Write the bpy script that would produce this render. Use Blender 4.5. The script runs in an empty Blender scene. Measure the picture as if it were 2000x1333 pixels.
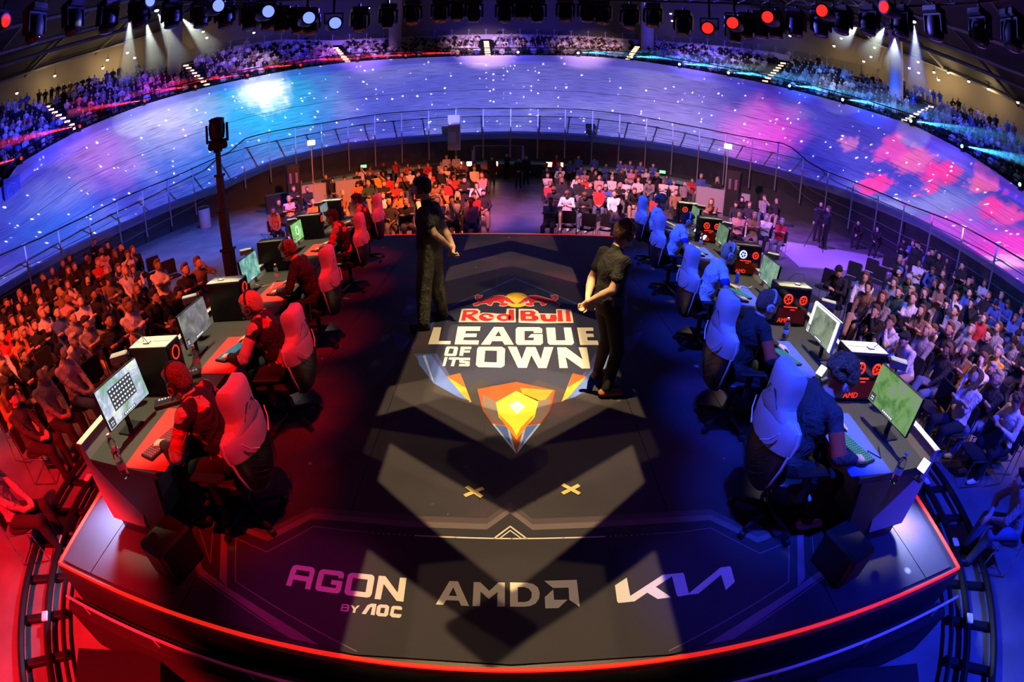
import bpy, math, random
import numpy as np
from mathutils import Vector, Matrix, geometry
R = math.radians
PI = math.pi
rnd = random.Random(7)
SC = bpy.context.scene
COL = SC.collection

# ------------------------------------------------------------------ camera
FPX = 968.31
CAMZ = 2.6
RM = np.array([[0.99994746, -0.00769495, -0.00677217],
               [-0.00287562, 0.42355206, -0.9058672],
               [0.00983897, 0.90583908, 0.42350768]])
cd = bpy.data.cameras.new('camera')
cam = bpy.data.objects.new('camera', cd)
COL.objects.link(cam)
cd.type = 'PANO'
cd.sensor_width = 36
cd.clip_end = 400
cd.clip_start = .05
cd.panorama_type = 'FISHEYE_EQUISOLID'
cd.fisheye_lens = FPX / 2000 * 36
cd.fisheye_fov = PI
mw = Matrix([list(RM[0]) + [0], list(RM[1]) + [0], list(RM[2]) + [CAMZ], [0, 0, 0, 1]])
cam.matrix_world = mw
SC.camera = cam


def ray(px, py):
    d = np.array([px - 1000., -(py - 666.5)])
    r = np.hypot(*d)
    t = 2 * math.asin(min(.999, r / (2 * FPX)))
    v = np.array([d[0] / r * math.sin(t), d[1] / r * math.sin(t), -math.cos(t)])
    return RM @ v


def G(px, py, z=0.):
    """the point at height z that the photograph shows at pixel px, py"""
    v = ray(px, py)
    k = (CAMZ - z) / -v[2]
    return Vector((v[0] * k, v[1] * k, z))


def azel(px, py):
    v = ray(px, py)
    return math.degrees(math.atan2(v[0], v[1])), math.degrees(math.asin(v[2]))


# ------------------------------------------------------------------ world, exposure
w = bpy.data.worlds.new('world')
SC.world = w
w.use_nodes = True
w.node_tree.nodes['Background'].inputs[0].default_value = (.03, .02, .09, 1)
w.node_tree.nodes['Background'].inputs[1].default_value = .06
vs = SC.view_settings
vs.view_transform = 'Standard'
vs.look = 'None'
vs.exposure = 0
vs.gamma = 1
vs.use_curve_mapping = False
SC.cycles.max_bounces = 5
SC.cycles.diffuse_bounces = 2
SC.cycles.transparent_max_bounces = 12
SC.cycles.volume_bounces = 0
SC.cycles.caustics_reflective = False
SC.cycles.caustics_refractive = False
SC.cycles.sample_clamp_indirect = 4


# ------------------------------------------------------------------ lights
def aim(o, p, t):
    o.location = p
    o.rotation_euler = (Vector(t) - Vector(p)).to_track_quat('-Z', 'Y').to_euler()


def spot(p, t, col, e, ang, blend=.6, size=.1):
    l = bpy.data.lights.new('spot_light', 'SPOT')
    l.color = col
    l.energy = e
    l.spot_size = R(ang)
    l.spot_blend = blend
    l.shadow_soft_size = size
    o = bpy.data.objects.new('spot_light', l)
    COL.objects.link(o)
    aim(o, p, t)
    return o


def area(p, t, col, e, sx, sy, spread=180):
    l = bpy.data.lights.new('area_light', 'AREA')
    l.color = col
    l.energy = e
    l.shape = 'RECTANGLE'
    l.size = sx
    l.size_y = sy
    l.spread = R(spread)
    o = bpy.data.objects.new('area_light', l)
    COL.objects.link(o)
    aim(o, p, t)
    return o


def point(p, col, e, size=.15):
    l = bpy.data.lights.new('point_light', 'POINT')
    l.color = col
    l.energy = e
    l.shadow_soft_size = size
    o = bpy.data.objects.new('point_light', l)
    COL.objects.link(o)
    o.location = p
    return o


class NT:
    """small helper to chain math nodes"""
    def __init__(s, nt):
        s.nt = nt

    def n(s, typ, **kw):
        x = s.nt.nodes.new(typ)
        for k, v in kw.items():
            setattr(x, k, v)
        return x

    def m(s, op, a, b=None, c=None, clamp=False):
        x = s.n('ShaderNodeMath', operation=op, use_clamp=clamp)
        for i, v in enumerate((a, b, c)):
            if v is None:
                continue
            if isinstance(v, (int, float)):
                x.inputs[i].default_value = v
            else:
                s.nt.links.new(v, x.inputs[i])
        return x.outputs[0]

    def step(s, x, lo, hi):
        """0 below lo, 1 above hi (lo may exceed hi)"""
        x1 = s.n('ShaderNodeMapRange', interpolation_type='SMOOTHSTEP')
        s.nt.links.new(x, x1.inputs[0])
        x1.inputs[1].default_value = lo
        x1.inputs[2].default_value = hi
        return x1.outputs[0]


RED = (1, .008, .004)
BLUE = (.03, .07, 1)
# key light over the middle of the stage; its shutters and gobo cut the beam into chevrons
KP = (0.03, 4.2, 8.6)
key = spot(KP, (0.03, 5.2, 0), (1, .83, .55), 1, 100, .1, .02)
key.data.use_nodes = True
nt = key.data.node_tree
T = NT(nt)
em = nt.nodes['Emission']
geo = T.n('ShaderNodeNewGeometry')
sep = T.n('ShaderNodeSeparateXYZ')
nt.links.new(geo.outputs['Incoming'], sep.inputs[0])
ix, iy, iz = sep.outputs
nz = T.m('ABSOLUTE', iz)
gx = T.m('MULTIPLY', T.m('DIVIDE', ix, nz), KP[2])
gy = T.m('ADD', T.m('MULTIPLY', T.m('DIVIDE', iy, nz), KP[2]), KP[1])
u = T.m('ABSOLUTE', gx)


def band(lo, ls, hi, hs, um, gain, soft=.03, uu=None):
    uu = uu or u
    a = T.m('SUBTRACT', gy, T.m('ADD', T.m('MULTIPLY', uu, ls), lo))
    b = T.m('SUBTRACT', T.m('ADD', T.m('MULTIPLY', uu, hs), hi), gy)
    r = T.m('MULTIPLY', T.step(a, 0, soft), T.step(b, 0, soft))
    r = T.m('MULTIPLY', r, T.step(uu, um, um - soft))
    return T.m('MULTIPLY', r, gain)


tot = band(1.85, .98, 2.60, .78, 1.08, .38)
for args in ((.9, 0, 1.44, .75, 1.0, .36), (3.22, .85, 7.4, -.95, 1.22, .24), (3.4, .8, 7.2, -.9, .9, .2), (3.9, .5, 6.3, -.3, .82, .55),
             (1.2, .1, 2.2, -.2, .62, .07), (2.60, .5, 3.4, .2, 1.3, .05),
             (8.85, -.85, 9.95, -1.0, 1.15, .36), (10.9, -.95, 11.7, 0, 1.0, .3), (4.6, -.6, 5.0, -.45, 1.3, .3), (7.3, -.5, 8.9, -.8, 1.1, .12)):
    tot = T.m('ADD', tot, band(*args))
# black diamonds where the rig shades the beam
dk = T.m('MULTIPLY', band(2.72, 1.0, 3.62, -.55, .45, 1, .05, T.m('ABSOLUTE', T.m('ADD', gx, .12))), .8)
dk2 = T.m('MULTIPLY', band(1.25, 1.0, 1.85, -.8, .3, 1, .05, T.m('ABSOLUTE', T.m('ADD', gx, .12))), .85)
dk3 = band(7.2, 1., 8.4, -1., .7, .6, .05)
tot = T.m('MULTIPLY', tot, T.m('SUBTRACT', 1, dk))
tot = T.m('MULTIPLY', tot, T.m('SUBTRACT', 1, dk2))
tot = T.m('MULTIPLY', tot, T.m('SUBTRACT', 1, dk3))
tot = T.m('ADD', tot, .0008)
nt.links.new(tot, em.inputs['Strength'])
key.data.energy = 11500
em.inputs[0].default_value = (1, .83, .55, 1)

# team washes: red on the left, blue on the right
for y in (2.3, 3.7, 5.5, 7.5, 9.3):
    spot((-1.0, y - 1.2, 5.3), (-1.82 - .1 * y, y, 1.0), RED, 1600, 22, .95, .06)
    spot((1.0, y - 1.2, 5.3), (1.82 + .1 * y, y, 1.0), (.02, .06, 1), 2700, 22, .95, .06)
# warm white on the desks
for y in (2.5, 3.9, 5.6, 7.6, 9.4):
    for s in (-1, 1):
        spot((s * (3.35 + .1 * y), y + .5, 5.2), (s * (2.92 + .1 * (y - 2)), y, .9), (1, .93, .55), 1300, 20, .5, .06)
# audience
spot((-8.0, 2.5, 6.2), (-9.5, 8.0, -.6), (1, .07, .025), 4200, 78, .8, .15)
spot((-7.6, .5, 6.0), (-8.5, 6.5, -.6), (1, .25, .14), 800, 60, .8, .1)
spot((-4.5, 0, 7), (-5.5, 3.2, -.6), (1, .05, .02), 800, 60, .8, .15)
spot((-.5, 12, 7.5), (-5, 20, -.5), (1, .2, .06), 16000, 62, .7, .15)
spot((.5, 12, 7.5), (6.2, 20, -.5), (1, .36, .55), 12500, 62, .7, .15)
spot((8.0, 2.5, 6.2), (9.5, 7.5, -.6), (.85, .35, .55), 2100, 78, .8, .15)
spot((7.6, .5, 6.0), (8.5, 6.5, -.6), (1, .6, .45), 1100, 60, .8, .1)
spot((7, 5, 8.5), (13, 11, -.6), (.08, .15, 1), 5200, 80, .8, .2)
spot((5, -1, 6.5), (6.4, 1.2, -.9), (.012, .03, 1), 6500, 80, .8, .2)
spot((-3, -2.6, 6.5), (-5.2, -.4, -.9), (1, .004, .012), 15000, 52, .25, .05)
spot((0, 13, 8), (0, 19, -.9), (.22, .08, 1), 5500, 38, .8, .2)
spot((-8, 14, 9), (-11.5, 17, -.9), (.03, .13, 1), 13000, 60, .9, .2)
spot((8, 14, 9), (12.5, 15.5, -.9), (.3, .06, 1), 11000, 62, .9, .2)
# low violet fill on the stage
area((0, 5, 6.4), (0, 5, 0), (.2, .08, 1), 6, 5, 8)
area((0, -1.5, 5), (0, 3, 0), (.8, .05, .15), 4, 4, 2)
spot((1.5, 4, 6), (3.2, 1.6, 0), (.03, .04, 1), 190, 60, .9, .2)
spot((-1.5, 4, 6), (-2.6, 1.6, 0), (.7, .01, .14), 110, 60, .9, .2)
spot((0, 9, 6), (0, 11, 0), (.18, .1, 1), 120, 80, .9, .2)
spot((-1.1, 2.0, 6), (-1.3, 1.75, 0), (.9, .01, .35), 700, 13, .8, .1)
spot((1.1, 2.0, 6), (1.35, 1.8, 0), (.08, .05, 1), 800, 13, .8, .1)
spot((.6, 3.5, 6), (.9, 3.1, 0), (.9, .1, .35), 60, 22, .9, .1)
# lamps under the outer desk ends
for s in (-1, 1):
    spot((s * 3.28, 2.12, .5), (s * 3.42, 1.75, 0), (.42, .55, 1), 260, 100, 1, .04)


# ------------------------------------------------------------------ materials
def mat(name, c, rough=.6, metal=0., emis=None, es=0., noise=.12, nscale=25., spec=.5, trans=0., bump=0., bsc=9.):
    m = bpy.data.materials.new(name)
    m.use_nodes = True
    nt = m.node_tree
    b = nt.nodes['Principled BSDF']
    b.inputs['Roughness'].default_value = rough
    b.inputs['Metallic'].default_value = metal
    b.inputs['Specular IOR Level'].default_value = spec
    b.inputs['Transmission Weight'].default_value = trans
    if noise and not trans:
        T = NT(nt)
        tc = T.n('ShaderNodeTexCoord')
        nz = T.n('ShaderNodeTexNoise')
        nz.inputs['Scale'].default_value = nscale
        nz.inputs['Detail'].default_value = 3
        nt.links.new(tc.outputs['Object'], nz.inputs['Vector'])
        mx = T.n('ShaderNodeMixRGB')
        mx.inputs[1].default_value = tuple(x * (1 - noise) for x in c) + (1,)
        mx.inputs[2].default_value = tuple(min(1, x * (1 + noise)) for x in c) + (1,)
        nt.links.new(nz.outputs[0], mx.inputs[0])
        nt.links.new(mx.outputs[0], b.inputs['Base Color'])
        if bump:
            n2 = T.n('ShaderNodeTexNoise')
            n2.inputs['Scale'].default_value = bsc
            n2.inputs['Detail'].default_value = 3
            n2.inputs['Distortion'].default_value = 1.6
            nt.links.new(tc.outputs['Object'], n2.inputs['Vector'])
            bp = T.n('ShaderNodeBump')
            bp.inputs['Strength'].default_value = bump
            bp.inputs['Distance'].default_value = .05
            nt.links.new(n2.outputs[0], bp.inputs['Height'])
            nt.links.new(bp.outputs[0], b.inputs['Normal'])
    else:
        b.inputs['Base Color'].default_value = (*c, 1)
    if emis:
        b.inputs['Emission Color'].default_value = (*emis, 1)
        b.inputs['Emission Strength'].default_value = es
    return m


M = {}
M['blackmetal'] = mat('black_metal', (.012, .012, .014), .45, .3)
M['blackplastic'] = mat('black_plastic', (.014, .014, .016), .4)
M['blackfabric'] = mat('black_fabric', (.012, .012, .014), .95, nscale=90)
M['greyplastic'] = mat('grey_plastic', (.35, .34, .32), .5)
M['chrome'] = mat('chrome', (.7, .7, .72), .2, 1)
M['steel'] = mat('steel', (.35, .36, .4), .55, .6)
M['leather'] = mat('pale_leather', (.5, .5, .52), .45, nscale=60, noise=.06)
M['shell'] = mat('carbon_shell', (.02, .02, .022), .35)
M['piping'] = mat('piping', (.85, .8, .8), .5)
M['desktop'] = mat('desktop_laminate', (.035, .035, .03), .5, nscale=8)
M['fascia'] = mat('fascia_board', (.5, .42, .46), .5, nscale=5)
M['carcass'] = mat('carcass_board', (.02, .02, .028), .5)
M['padred'] = mat('desk_mat_red', (.5, .035, .03), .85, nscale=80)
M['padblue'] = mat('desk_mat_blue', (.06, .1, .5), .85, nscale=80)
M['pclid'] = mat('pale_lid', (.75, .73, .62), .4)
M['pcglass'] = mat('smoked_glass', (.03, .01, .01), .12)
M['ledred'] = mat('red_fan_light', (.3, .02, .01), .5, emis=(1, .035, .01), es=1.3)
M['ledred2'] = mat('red_glow_panel', (.08, .008, .008), .5, emis=(1, .03, .01), es=.035)
M['ledblue'] = mat('blue_fan_light', (.1, .1, .3), .5, emis=(.25, .3, 1), es=4)
M['strip'] = mat('edge_strip', (.5, .03, .01), .5, emis=(1, .02, .01), es=.8, noise=0)
M['cyankey'] = mat('keycap_glow', (.02, .05, .06), .5, emis=(.08, .6, .8), es=.35, noise=0)
M['redkey'] = mat('keycap_red', (.05, .02, .02), .5, emis=(.9, .05, .05), es=.6, noise=0)
M['lamp'] = mat('lamp_panel', (.8, .8, .8), .5, emis=(1, .98, .9), es=3, noise=0)
M['bulb'] = mat('warm_bulb', (.8, .7, .5), .5, emis=(1, .78, .42), es=14, noise=0)
M['bulbcool'] = mat('cool_bulb', (.8, .8, .8), .5, emis=(.8, 1, .9), es=14, noise=0)
M['stepglow'] = mat('step_light', (.8, .5, .3), .5, emis=(1, .5, .22), es=5, noise=0)
M['lensred'] = mat('red_lens', (.5, .02, .02), .2, emis=(1, .02, .015), es=1.4)
M['lensblue'] = mat('blue_lens', (.2, .2, .6), .2, emis=(.15, .22, 1), es=1.9)
M['lensdark'] = mat('dark_lens', (.02, .02, .03), .1)
M['exitgreen'] = mat('exit_sign_green', (.1, .8, .2), .5, emis=(.12, 1, .2), es=4)
M['bottle'] = mat('clear_plastic', (.95, .96, 1), .06, trans=1.)
M['water'] = mat('label_film', (.7, .72, .8), .4)
M['tape'] = mat('yellow_tape', (.75, .6, .2), .7)
M['cable'] = mat('cable_rubber', (.02, .02, .02), .6)
M['whitecable'] = mat('pale_cable', (.7, .66, .6), .6)
M['paper'] = mat('paper', (.8, .8, .82), .8)
M['eye'] = mat('eye_white', (.8, .78, .75), .3)
M['glassframe'] = mat('spectacle_frame', (.03, .02, .02), .3)
SK = [mat('skin_fair', (.62, .38, .27), .55), mat('skin_warm', (.52, .29, .19), .55), mat('skin_brown', (.27, .14, .085), .55)]
HA = {'k': mat('hair_black', (.012, .01, .01), .5, nscale=60, noise=.5, bump=.7, bsc=38), 'n': mat('hair_brown', (.17, .09, .04), .5, nscale=60, noise=.6, bump=.7, bsc=38),
      'l': mat('hair_blond', (.65, .5, .24), .5, nscale=60, noise=.4, bump=.7, bsc=38), 'e': mat('hair_red', (.4, .05, .04), .5), 'b': mat('hair_teal', (.03, .35, .45), .5),
      'g': mat('hair_grey', (.35, .33, .32), .6)}
HN = {'k': 'black', 'n': 'brown', 'l': 'blond', 'e': 'reddish', 'b': 'teal', 'g': 'grey'}
TP = {'k': ('black', (.018, .018, .02)), 'w': ('white', (.75, .73, .7)), 'g': ('grey', (.28, .26, .27)), 'r': ('red', (.6, .03, .03)),
      'b': ('blue', (.06, .12, .42)), 'n': ('brown', (.25, .15, .08)), 'y': ('yellow', (.75, .42, .04)), 'o': ('orange', (.7, .2, .05)),
      'p': ('pink', (.7, .35, .38)), 'd': ('dark green', (.03, .08, .045))}
TM = {k: mat('cloth_' + v[0].replace(' ', '_'), v[1], .9, nscale=50, noise=.2, bump=.8) for k, v in TP.items()}
TR = {'j': mat('denim', (.09, .13, .24), .9, nscale=60), 'k': mat('trouser_black', (.015, .015, .018), .9), 'n': mat('trouser_tan', (.4, .3, .2), .9),
      'g': mat('trouser_grey', (.16, .16, .16), .9), 'o': mat('trouser_olive', (.07, .075, .05), .9, nscale=14, bump=.9)}
SH = {'k': mat('shoe_black', (.015, .015, .015), .5), 'w': mat('shoe_white', (.8, .8, .8), .5), 'n': mat('shoe_tan', (.42, .17, .06), .6)}


# ------------------------------------------------------------------ mesh builder
class MB:
    def __init__(s):
        s.v = []
        s.f = []
        s.m = []

    def add(s, vs, fs, mt=0, X=None):
        o = len(s.v)
        if X is not None:
            vs = [X @ Vector(v) for v in vs]
        s.v += [tuple(v) for v in vs]
        s.f += [tuple(i + o for i in f) for f in fs]
        s.m += [mt] * len(fs)
        return s

    def box(s, c, d, mt=0, b=0., rot=None, X=None):
        hx, hy, hz = (a / 2 for a in d)
        b = min(b, hx * .98, hy * .98, hz * .98)
        if b <= 0:
            vs = [(x, y, z) for x in (-hx, hx) for y in (-hy, hy) for z in (-hz, hz)]
            fs = [(0, 1, 3, 2), (4, 6, 7, 5), (0, 4, 5, 1), (2, 3, 7, 6), (0, 2, 6, 4), (1, 5, 7, 3)]
        else:
            vs = []
            for x in (-1, 1):
                for y in (-1, 1):
                    for z in (-1, 1):
                        vs += [(x * hx, y * (hy - b), z * (hz - b)), (x * (hx - b), y * hy, z * (hz - b)), (x * (hx - b), y * (hy - b), z * hz)]
            I = lambda x, y, z, k: ((x * 4 + y * 2 + z) * 3 + k)
            fs = []
            for a in (0, 1):
                fs.append([I(a, 0, 0, 0), I(a, 0, 1, 0), I(a, 1, 1, 0), I(a, 1, 0, 0)])
                fs.append([I(0, a, 0, 1), I(0, a, 1, 1), I(1, a, 1, 1), I(1, a, 0, 1)])
                fs.append([I(0, 0, a, 2), I(0, 1, a, 2), I(1, 1, a, 2), I(1, 0, a, 2)])
                for c2 in (0, 1):
                    fs.append([I(a, c2, 0, 0), I(a, c2, 1, 0), I(a, c2, 1, 1), I(a, c2, 0, 1)])
                    fs.append([I(a, 0, c2, 0), I(a, 1, c2, 0), I(a, 1, c2, 2), I(a, 0, c2, 2)])
                    fs.append([I(0, a, c2, 1), I(1, a, c2, 1), I(1, a, c2, 2), I(0, a, c2, 2)])
                    for d2 in (0, 1):
                        fs.append([I(a, c2, d2, 0), I(a, c2, d2, 1), I(a, c2, d2, 2)])
            out = []
            for f in fs:
                p = [Vector(vs[i]) for i in f]
                n = (p[1] - p[0]).cross(p[2] - p[0])
                cc = sum(p, Vector()) / len(p)
                out.append(tuple(f) if n.dot(cc) > 0 else tuple(reversed(f)))
            fs = out
        m4 = Matrix.Translation(c)
        if rot is not None:
            m4 = m4 @ (rot.to_4x4() if hasattr(rot, 'to_4x4') else rot)
        if X is not None:
            m4 = X @ m4
        return s.add(vs, fs, mt, m4)

    def tube(s, p0, p1, r0, r1=None, n=8, mt=0, X=None, caps=True):
        r1 = r0 if r1 is None else r1
        return s.path([p0, p1], [r0, r1], n, mt, X, caps)

    def path(s, pts, r, n=8, mt=0, X=None, caps=True, closed=False):
        P = [Vector(p) for p in pts]
        if not hasattr(r, '__len__'):
            r = [r] * len(P)
        vs = []
        fs = []
        L = len(P)
        prev = None
        for i, p in enumerate(P):
            if closed:
                d = P[(i + 1) % L] - P[i - 1]
            else:
                d = P[min(i + 1, L - 1)] - P[max(i - 1, 0)]
            d.normalize()
            if prev is None:
                a = Vector((0, 0, 1)) if abs(d.z) < .9 else Vector((1, 0, 0))
                x = d.cross(a).normalized()
            else:
                x = (prev - d * prev.dot(d)).normalized()
            prev = x
            y = d.cross(x)
            for k in range(n):
                t = 2 * PI * k / n
                vs.append(p + (x * math.cos(t) + y * math.sin(t)) * r[i])
        for i in range(L if closed else L - 1):
            j = (i + 1) % L
            for k in range(n):
                k2 = (k + 1) % n
                fs.append((i * n + k, i * n + k2, j * n + k2, j * n + k))
        if caps and not closed:
            fs.append(tuple(reversed(range(n))))
            fs.append(tuple((L - 1) * n + k for k in range(n)))
        return s.add(vs, fs, mt, X)

    def loft(s, rings, mt=0, X=None, caps=True):
        n = len(rings[0])
        vs = [p for r_ in rings for p in r_]
        fs = []
        for i in range(len(rings) - 1):
            for k in range(n):
                k2 = (k + 1) % n
                fs.append((i * n + k, i * n + k2, (i + 1) * n + k2, (i + 1) * n + k))
        if caps:
            fs.append(tuple(reversed(range(n))))
            fs.append(tuple((len(rings) - 1) * n + k for k in range(n)))
        return s.add(vs, fs, mt, X)

    def lathe(s, prof, n=16, mt=0, X=None):
        rings = [[(r_ * math.cos(2 * PI * k / n), r_ * math.sin(2 * PI * k / n), z) for k in range(n)] for r_, z in prof]
        return s.loft(rings, mt, X)

    def ell(s, c, rad, mt=0, n=12, m=8, X=None):
        rings = []
        for i in range(m + 1):
            t = PI * (i + .02) / (m + .04)
            rings.append([(c[0] + rad[0] * math.sin(t) * math.cos(2 * PI * k / n), c[1] + rad[1] * math.sin(t) * math.sin(2 * PI * k / n), c[2] - rad[2] * math.cos(t)) for k in range(n)])
        return s.loft(rings, mt, X)

    def prism(s, poly, z0, z1, mt=0, X=None):
        n = len(poly)
        a = sum(poly[i][0] * poly[(i + 1) % n][1] - poly[(i + 1) % n][0] * poly[i][1] for i in range(n))
        if a < 0:
            poly = poly[::-1]
        return s.loft([[(x, y, z0) for x, y in poly], [(x, y, z1) for x, y in poly]], mt, X)

    def mesh(s, name, mats, smooth=35):
        me = bpy.data.meshes.new(name)
        me.from_pydata(s.v, [], s.f)
        for m_ in (mats if isinstance(mats, (list, tuple)) else [mats]):
            me.materials.append(M[m_] if isinstance(m_, str) else m_)
        me.polygons.foreach_set('material_index', s.m)
        if smooth:
            me.polygons.foreach_set('use_smooth', [True] * len(me.polygons))
            me.update()
            me.set_sharp_from_angle(angle=R(smooth))
        me.update()
        return me

    def obj(s, name, mats, parent=None, loc=(0, 0, 0), rotz=0, smooth=35):
        return link(name, s.mesh(name, mats, smooth), parent, loc, rotz)


def link(name, me, parent=None, loc=(0, 0, 0), rotz=0):
    o = bpy.data.objects.new(name, me)
    COL.objects.link(o)
    o.location = loc
    o.rotation_euler = (0, 0, rotz)
    o.parent = parent
    return o


def tag(o, label=None, cat=None, group=None, kind=None):
    for k, v in (('label', label), ('category', cat), ('group', group), ('kind', kind)):
        if v:
            o[k] = v
    return o


def thing(name, label, cat, loc=(0, 0, 0), rotz=0, group=None):
    return tag(link(name, None, None, loc, rotz), label, cat, group)


KIDS = {}


def dup(root, loc, rotz, label, group=None):
    if root.name not in KIDS:
        KIDS[root.name] = [(c, list(c.children)) for c in root.children]
    r_ = root.copy()
    COL.objects.link(r_)
    r_.location = loc
    r_.rotation_euler = (0, 0, rotz)
    r_['label'] = label
    if group:
        r_['group'] = group
    for c, gs in KIDS[root.name]:
        d = c.copy()
        COL.objects.link(d)
        d.parent = r_
        for g in gs:
            e = g.copy()
            COL.objects.link(e)
            e.parent = d
    return r_


def struct(o):
    o['kind'] = 'structure'
    return o


# ------------------------------------------------------------------ arena plan: rings around the sunken floor
FZ = -.9
def plan(t, off=0.):
    """t in -1..1 walks the pit wall from the left side round the far end to the right; off = distance outwards"""
    a = t * 150
    if abs(a) <= 90:
        x, y = 16.5 * math.sin(R(a)), 17 + 18 * math.cos(R(a))
        n = Vector((math.sin(R(a)) / 16.5, math.cos(R(a)) / 18, 0)).normalized()
    else:
        sgn = 1 if a > 0 else -1
        x, y = 16.5 * sgn, 17 - (abs(a) - 90) * .55
        n = Vector((sgn, 0, 0))
    return Vector((x, y, 0)) + n * off


def tab(pts):
    xs = [azel(*p) for p in pts]
    xs.sort()
    return [a for a, e in xs], [e for a, e in xs]


TT = tab([(0, 372), (35, 322), (155, 255), (280, 205), (385, 175), (485, 153), (590, 133), (700, 120), (840, 112), (1000, 108), (1150, 110), (1240, 118), (1330, 132), (1430, 150), (1545, 175), (1650, 203), (1790, 248), (1890, 300), (1995, 372)])
TO = tab([(0, 395), (110, 300), (290, 222), (400, 188), (560, 155), (700, 137), (820, 127), (1000, 123), (1130, 127), (1300, 145), (1500, 180), (1700, 240), (1850, 310), (2000, 402)])
TI = tab([(0, 560), (100, 500), (250, 430), (420, 362), (540, 310), (680, 278), (850, 262), (1000, 256), (1150, 262), (1300, 280), (1480, 320), (1650, 370), (1800, 430), (2000, 555)])
RT = tab([(80, 465), (165, 424), (248, 383), (345, 344), (447, 298), (480, 270), (532, 257), (633, 240), (750, 222), (884, 213), (1000, 212), (1137, 214), (1240, 226), (1340, 245), (1440, 265), (1540, 283), (1585, 322), (1631, 342), (1678, 360), (1772, 400), (1870, 437), (2000, 510)])
ST = ([-61, -47, -34, -26, -20, -13, 0, 14, 29, 41, 50, 61], [10.8, 11.2, 11.9, 12.0, 11.2, 11.0, 11.1, 11.1, 11.5, 11.2, 10.2, 9.0])


def ringpt(t, off, tb, add=0.):
    """point of a ring: plan position, height read from an elevation table"""
    p = plan(t, off)
    az = math.degrees(math.atan2(p.x, p.y))
    el = float(np.interp(az, tb[0], tb[1])) + add
    d = math.hypot(p.x, p.y)
    return Vector((p.x, p.y, CAMZ + d * math.tan(R(el))))


TS = np.linspace(-1, 1, 181)


def ringmesh(rows, name, mats, mi=None, smooth=50, ts=TS):
    """sheet through several rings of points, with UV (u along, v across)"""
    vs = []
    n = len(ts)
    for fn in rows:
        vs += [tuple(fn(t)) for t in ts]
    fs = []
    ms = []
    for j in range(len(rows) - 1):
        for i in range(n - 1):
            fs.append((j * n + i, j * n + i + 1, (j + 1) * n + i + 1, (j + 1) * n + i))
            ms.append(mi[j] if mi else 0)
    me = bpy.data.meshes.new(name)
    me.from_pydata(vs, [], fs)
    for m_ in mats:
        me.materials.append(m_)
    me.polygons.foreach_set('material_index', ms)
    me.polygons.foreach_set('use_smooth', [True] * len(fs))
    uv = me.uv_layers.new()
    us = [ts[k % n] * 60 for k in range(len(vs))]
    for lp in me.loops:
        v = lp.vertex_index
        uv.data[lp.index].uv = (us[v], (v // n) / (len(rows) - 1))
    me.update()
    me.set_sharp_from_angle(angle=R(smooth))
    return link(name, me)


# track boards
m = bpy.data.materials.new('track_boards')
m.use_nodes = True
nt = m.node_tree
T = NT(nt)
b = nt.nodes['Principled BSDF']
uvn = T.n('ShaderNodeUVMap')
mp = T.n('ShaderNodeMapping')
mp.inputs['Scale'].default_value = (.6, 230, 1)
nt.links.new(uvn.outputs[0], mp.inputs[0])
nz = T.n('ShaderNodeTexNoise')
nz.inputs['Scale'].default_value = 1
nz.inputs['Detail'].default_value = 2
nt.links.new(mp.outputs[0], nz.inputs[0])
cr = T.n('ShaderNodeValToRGB')
cr.color_ramp.elements[0].position = .36
cr.color_ramp.elements[0].color = (.34, .33, .34, 1)
cr.color_ramp.elements[1].position = .55
cr.color_ramp.elements[1].color = (.78, .77, .74, 1)
nt.links.new(nz.outputs[0], cr.inputs[0])
sx = T.n('ShaderNodeSeparateXYZ')
nt.links.new(uvn.outputs[0], sx.inputs[0])
ln = None
for v0 in (.13, .33, .62):
    d = T.m('ABSOLUTE', T.m('SUBTRACT', sx.outputs[1], v0))
    s_ = T.m('LESS_THAN', d, .0035)
    ln = s_ if ln is None else T.m('MAXIMUM', ln, s_)
mx = T.n('ShaderNodeMixRGB')
nt.links.new(T.m('MULTIPLY', ln, .7), mx.inputs[0])
nt.links.new(cr.outputs[0], mx.inputs[1])
mx.inputs[2].default_value = (.03, .03, .05, 1)
nt.links.new(mx.outputs[0], b.inputs['Base Color'])
b.inputs['Roughness'].default_value = .55
M['track'] = m
M['coteblue'] = mat('apron_blue', (.12, .16, .5), .6, nscale=2)
M['fascialitviolet'] = mat('track_rim_board', (.42, .4, .62), .6, nscale=1)  # violet light on the rim is put into this board colour
M['pitwall'] = mat('pit_wall_dark', (.035, .04, .045), .7, nscale=2)
M['tread'] = mat('stand_concrete', (.12, .12, .14), .8, nscale=3)
M['parapet'] = mat('parapet_wall', (.55, .5, .55), .7, nscale=2)
M['concourse'] = mat('concourse_wall', (.2, .17, .14), .8, nscale=1)
M['roof'] = mat('roof_deck', (.02, .02, .03), .85, nscale=1)
M['truss'] = mat('roof_steel', (.1, .1, .12), .6)

TW = 7.0        # width of the banking in plan
TIN = 2.2
trk_rows = [lambda t, k=k: ringpt(t, TIN, TI).lerp(ringpt(t, TIN + TW, TO), k / 8.) + Vector((0, 0, -.35 * math.sin(PI * k / 8))) for k in range(9)]
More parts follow.
